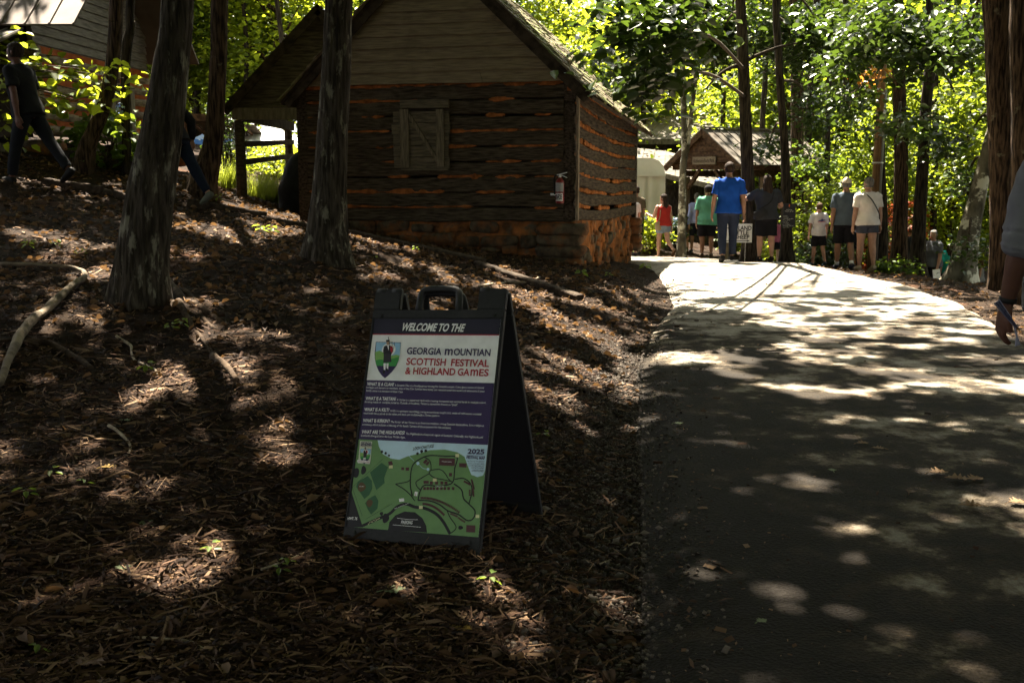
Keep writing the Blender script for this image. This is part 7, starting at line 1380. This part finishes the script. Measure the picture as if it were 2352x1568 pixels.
# pine straw and fine twigs
x, y, z = floor_pts(5200, [(LEFT, .8), ((-9, 2.2, 2, 20), .2)]); n = len(x); ax, bx, nx_ = frames(n, .12); L = rng.uniform(.05, .22, n); w = rng.uniform(.0014, .0035, n); c = np.c_[x, y, z + .018]; mid = c + bx * (L * rng.normal(0, .12, n))[:, None]
P0, P1 = c - ax * L[:, None] / 2, c + ax * L[:, None] / 2; up3 = np.array([0, 0, 1.0]); V = np.stack([P0 - bx * w[:, None], P0 + up3 * w[:, None] * 1.4, P0 + bx * w[:, None], mid - bx * w[:, None], mid + up3 * w[:, None] * 1.4, mid + bx * w[:, None], P1 - bx * w[:, None] * .5, P1 + up3 * w[:, None], P1 + bx * w[:, None] * .5], 1)
Q = np.array([(0, 1, 4, 3), (1, 2, 5, 4), (3, 4, 7, 6), (4, 5, 8, 7)]); o = link('twigs', fastmesh('twigs', V.reshape(-1, 3), (np.arange(n)[:, None, None] * 9 + Q[None]).reshape(-1, 4), np.repeat(rng.uniform(.2, 1, n), 4)), CHIP); tagit(o, 'fine twigs and straw lying over the mulch', 'twigs', kind='stuff')
# ---- bigger fallen leaves, one by one
LOBED = [(0, 0), (.10, .05), (.14, .22), (.26, .16), (.30, .40), (.44, .22), (.52, .46), (.66, .20), (.78, .26), (.84, .10), (1.0, 0)]
FLM = {k: M('fallen_leaf_' + k, tuple(a * .75 for a in c), c, scale=18, rough=.65, spec=.2) for k, c in dict(tan=(.20, .12, .058), brown=(.10, .055, .026), green=(.13, .16, .08), yellow=(.34, .21, .045), pink=(.30, .17, .10)).items()}
def fallen(label, u, v, size, col, yaw, curl=.25, onroad=False):
    g = G(u, v); size *= .78
    if onroad: g[2] = float(road_z(g[1])) + .034
    out = [(x, y) for x, y in LOBED] + [(x, -y) for x, y in LOBED[-2:0:-1]]; c, s = math.cos(yaw), math.sin(yaw); V_ = []; mid = []
    for x, y in out: z = curl * (abs(y) ** 1.5 * .9 + .35 * (x - .5) ** 2) + .02 * math.sin(x * 17 + y * 9); V_.append(g + size * np.array([(x - .5) * c - y * s, (x - .5) * s + y * c, z]) + UZ * .012)
    mids = [g + size * np.array([(x - .5) * c, (x - .5) * s, curl * .35 * (x - .5) ** 2]) + UZ * .012 for x in (.15, .35, .55, .75)]; n = len(out); V_ += mids; half = len(LOBED); F_ = []
    ring_ = list(range(n))
    def near(i): return n + int(np.argmin([abs(out[i][0] - m) for m in (.15, .35, .55, .75)]))
    for i in range(n):
        j = (i + 1) % n; a, b = near(i), near(j); F_.append((i, j, b)) if a == b else F_.extend([(i, j, b), (i, b, a)])
    m_ = MB(); m_.add(V_, F_); m_.tube([g + size * np.array([-.5 * c, -.5 * s, curl * .09]) + UZ * .012, g + size * np.array([-.72 * c + .06 * s, -.72 * s, .02]) + UZ * .008], .0022, 5); o = m_.build('fallen_leaf', FLM[col], origin=g); sm = o.modifiers.new('thick', 'SOLIDIFY'); sm.thickness = .0012; tagit(o, label, 'leaf', 'larger fallen leaves')
for a in (('pale green oak leaf lying flat by the gravel below the sign', 905, 1372, .12, 'green', .3, .1), ('grey-green oak leaf on the dark slope left of the sign', 290, 970, .13, 'green', 2.6, .15), ('curled tan leaf at the lower edge below the lit mulch patch', 370, 1530, .22, 'tan', .2, .5), ('ragged brown leaf beside the curled tan one', 215, 1545, .16, 'brown', 1.0, .35), ('yellowing leaf on the gravel near the road edge', 1060, 1455, .11, 'yellow', -.5, .2), ('pinkish leaf touching the yellowing one', 1095, 1450, .10, 'pink', .6, .3), ('upright brown leaf standing in the gravel', 985, 1420, .11, 'pink', 1.2, .9),
          ('tan curled leaf at the gravel edge by the bottom', 775, 1510, .12, 'tan', 2.8, .3), ('dull green leaf far down on the left mulch', 285, 1320, .10, 'green', 1.9, .2), ('grey-brown leaf in shade low on the left', 95, 1335, .12, 'brown', 2.2, .3), ('bright tan leaf in the small sun spot', 250, 1085, .10, 'yellow', .4, .3), ('pale leaf beneath the small sun spot', 165, 1155, .10, 'tan', 2.9, .3), ('round tan leaf in the spot of sun', 235, 1112, .07, 'tan', 1.4, .3), ('orange-yellow leaf on the sunlit chips right of the sign', 1258, 768, .10, 'yellow', 2.0, .4), ('pale leaf on the gravel left of the road', 335, 1210, .10, 'green', 2.4, .2), ('brown leaf on the gravel near the lower road edge', 1415, 1455, .14, 'brown', -.4, .4), ('small pale leaf lying on the slope under the sign edge', 765, 1480, .09, 'brown', .9, .3)): fallen(*a)
for a in (('curled tan leaf, left of the row lying across the road', 2155, 1118, .15, 'tan', .15, .6), ('curled tan leaf in the middle of the row across the road', 2195, 1132, .16, 'tan', 2.9, .6), ('curled tan leaf at the right end of the row across the road', 2238, 1134, .13, 'tan', .3, .5), ('single curled leaf on the road below the row', 2225, 1205, .15, 'tan', 3.0, .7), ('curled leaf at the right photo edge of the road', 2335, 1190, .13, 'tan', .2, .5), ('small tan leaf on the road above the row', 1980, 1048, .10, 'tan', .1, .5), ('thin tan leaf on the road next to the small one', 2015, 1058, .10, 'tan', 2.8, .4), ('pale green leaf on the dark asphalt near its left edge', 1558, 1000, .085, 'green', .2, .12), ('pale green leaf in the middle of the dark asphalt', 1910, 1110, .07, 'green', 1.5, .15), ('tiny pale leaf low on the dark asphalt', 1748, 1473, .06, 'green', .5, .2), ('tan leaf crumpled below the row on the road', 2090, 1165, .08, 'brown', .9, .6)): fallen(*a, onroad=True)
# ---- sticks
def stick(label, pix, w, mat=TWIG, name='stick'):
    mb, c = root_tube(None, [(u, v, w * (1 - .5 * i / len(pix))) for i, (u, v) in enumerate(pix)], n=7, lift=.012); o = mb.build(name, mat, origin=c[0], smooth=True); tagit(o, label, 'stick')
PALES = M('pale_stick', (.14, .11, .075), (.30, .24, .17), scale=20, rough=.85)
stick('long thin bent twig near the lower left corner', [(285, 1468), (370, 1480), (450, 1495), (500, 1530), (530, 1566)], 7, PALES); stick('crooked pale twig hanging on the bank below the roots', [(268, 778), (300, 800), (306, 828), (350, 850), (362, 868)], 7, PALES); stick('short bent twig on the dark slope', [(250, 985), (290, 1015), (300, 1035), (292, 1055)], 8, PALES); stick('thin twig curving over the mulch left of the sign', [(430, 1010), (490, 1040), (560, 1062), (610, 1090)], 5); stick('brown stick lying in the gravel right of the sign', [(1290, 1190), (1330, 1198), (1372, 1210)], 12, ROOTM); stick('thin bent twig by the road edge', [(1370, 1312), (1410, 1290), (1450, 1262), (1470, 1258)], 6, PALES); stick('grey branch lying behind the sign in sunlight', [(1100, 662), (1160, 655), (1220, 650), (1240, 640)], 6, PALES); stick('twig pointing up on the mulch lower middle', [(600, 1325), (640, 1310), (700, 1290)], 6, PALES); stick('broken stub of wood beneath the roots', [(490, 830), (520, 850), (545, 880)], 20, ROOTM); stick('short dead branch before the right road edge', [(2255, 862), (2290, 872), (2320, 880)], 5)
# ---- landscape timbers on the slope
TIMB = M('landscape_timber', (.018, .012, .008), (.060, .044, .030), scale=7, stretch=(2, 2, 2), rough=.9, bump=.6, bscale=22, bdist=.02, spec=.12)
def timber(label, a, b, w=.13, hgt_=.10, sink=.02):
    A, B = G(*a), G(*b); n = 14; rings = []; d = B - A; d /= np.linalg.norm(d); s = np.cross(d, UZ); s /= np.linalg.norm(s); u_ = np.cross(s, d)
    for i in range(n):
        q = i / (n - 1); c = A * (1 - q) + B * q + UZ * (hgt_ * .5 - sink); ww = w / 2 * (1 + .1 * float(vnoise(q * 9, A[0], 0, 91))); hh = hgt_ / 2 * (1 + .12 * float(vnoise(q * 9, A[0] + 5, 0, 92)))
        rings.append([c + s * ww * x + u_ * hh * z for x, z in ((-1, -1), (1, -1), (1, .7), (.8, 1), (-.8, 1), (-1, .7))])
    m_ = MB(); m_.loft(rings); o = m_.build('landscape_timber', TIMB, origin=(A + B) / 2); tagit(o, label, 'timber', 'timbers edging the slope')
timber('dark timber edging the slope from the cabin down toward the road', (802, 540), (1110, 608)); timber('lower dark timber ending on the sunlit chips behind the sign', (1095, 612), (1332, 690), .12, .09); timber('timber with a sunlit end beside the foot of the jeans', (430, 470), (612, 502)); timber('timber lying between the bent brown tree and the lichen-flecked trunk', (600, 506), (705, 526), .10, .08); timber('timber below the foot of the person in black trousers', (100, 424), (235, 444)); timber('timber continuing toward the thick lichen-patched trunk', (240, 446), (300, 462), .10, .08)
# ---- seedlings
SEED = leafmat('seedling_leaf', [(.045, .08, .015), (.075, .12, .02), (.11, .15, .024)], trans=.40, tcol=(.34, .45, .04), rough=.45)
def seedling(label, u, v, h, nl, size, seed):
    rg = np.random.default_rng(seed); g = G(u, v); t = thing('seedling', g, label, 'plant', 'seedlings on the forest floor'); mb = MB(); tip = g + np.array([rg.normal(0, .02), rg.normal(0, .02), h]); mb.tube([g - UZ * .01, (g + tip) / 2 + np.array([rg.normal(0, .01), 0, 0]), tip], [.003, .0025, .0015], 5)
    pos = []; yaw = []
    for i in range(nl):
        s = .55 + .45 * i / max(1, nl - 1); a = i * 2.4 + rg.uniform(0, .5); b = g * (1 - s) + tip * s; pos.append(b + np.array([math.cos(a), math.sin(a), .1]) * .012); yaw.append(a)
    mb.build('stem', TWIG, t, smooth=True); link('leaves', leafmesh('leaves', np.array(pos), rg.uniform(size * .8, size * 1.2, nl), rg, tilt=.25, droop=-.1, wid=.5, yaw=np.array(yaw)), SEED, t)
for i, (u, v, h, nl, sz, lab) in enumerate(((1480, 626, .16, 8, .11, 'bright seedling at the road corner by the cabin'), (1338, 638, .10, 6, .09, 'sunlit seedling below the cabin corner stone'), (1398, 640, .08, 5, .06, 'small green sprout between the two bright seedlings'), (420, 760, .10, 6, .06, 'seedling between the roots of the near trunk'), (395, 770, .08, 5, .05, 'smaller seedling beside the roots'), (330, 858, .07, 4, .06, 'seedling beneath the crooked pale twig'), (600, 540, .12, 5, .09, 'yellow-green sprout on the upper slope near the timber'), (625, 545, .14, 5, .09, 'leaf sprout leaning on the upper slope'), (500, 470, .14, 6, .07, 'spiky weed at the bent tree foot'), (480, 1280, .05, 4, .045, 'seedling beside the lit mulch patch'), (640, 1330, .05, 4, .04, 'little clover on the dark mulch'), (665, 1322, .05, 3, .035, 'second clover on the dark mulch'), (120, 1100, .05, 4, .045, 'sprout left of the small sun spot'), (60, 1155, .06, 5, .05, 'clover pair at the far left mulch'), (200, 1130, .05, 3, .04, 'sprout under the small sun spot'), (190, 595, .10, 6, .05, 'weed on the slope left of the near trunk'), (60, 580, .12, 8, .07, 'leafy weed at the left photo edge'), (130, 575, .10, 6, .06, 'leafy weed beside the sunlit ground upper left'), (720, 575, .10, 6, .06, 'vine leaf against the lichen-flecked trunk'), (860, 600, .06, 4, .05, 'sprout at the right foot of the lichen-flecked trunk'), (90, 1510, .05, 3, .04, 'sprout in the dark lower left'), (1245, 1010, .05, 4, .04, 'sprout beside the leg of the sign'), (1125, 1350, .05, 4, .05, 'sprout on the gravel below the sign'), (955, 580, .08, 5, .05, 'small weed below the cabin timber'), (310, 660, .08, 5, .05, 'weed left of the near trunk foot'), (1000, 1210, .05, 3, .035, 'grassy sprout beneath the sign foot'))): seedling(lab, u, v, h, nl, sz, 500 + i)
bpy.data.scenes.remove(TMP)
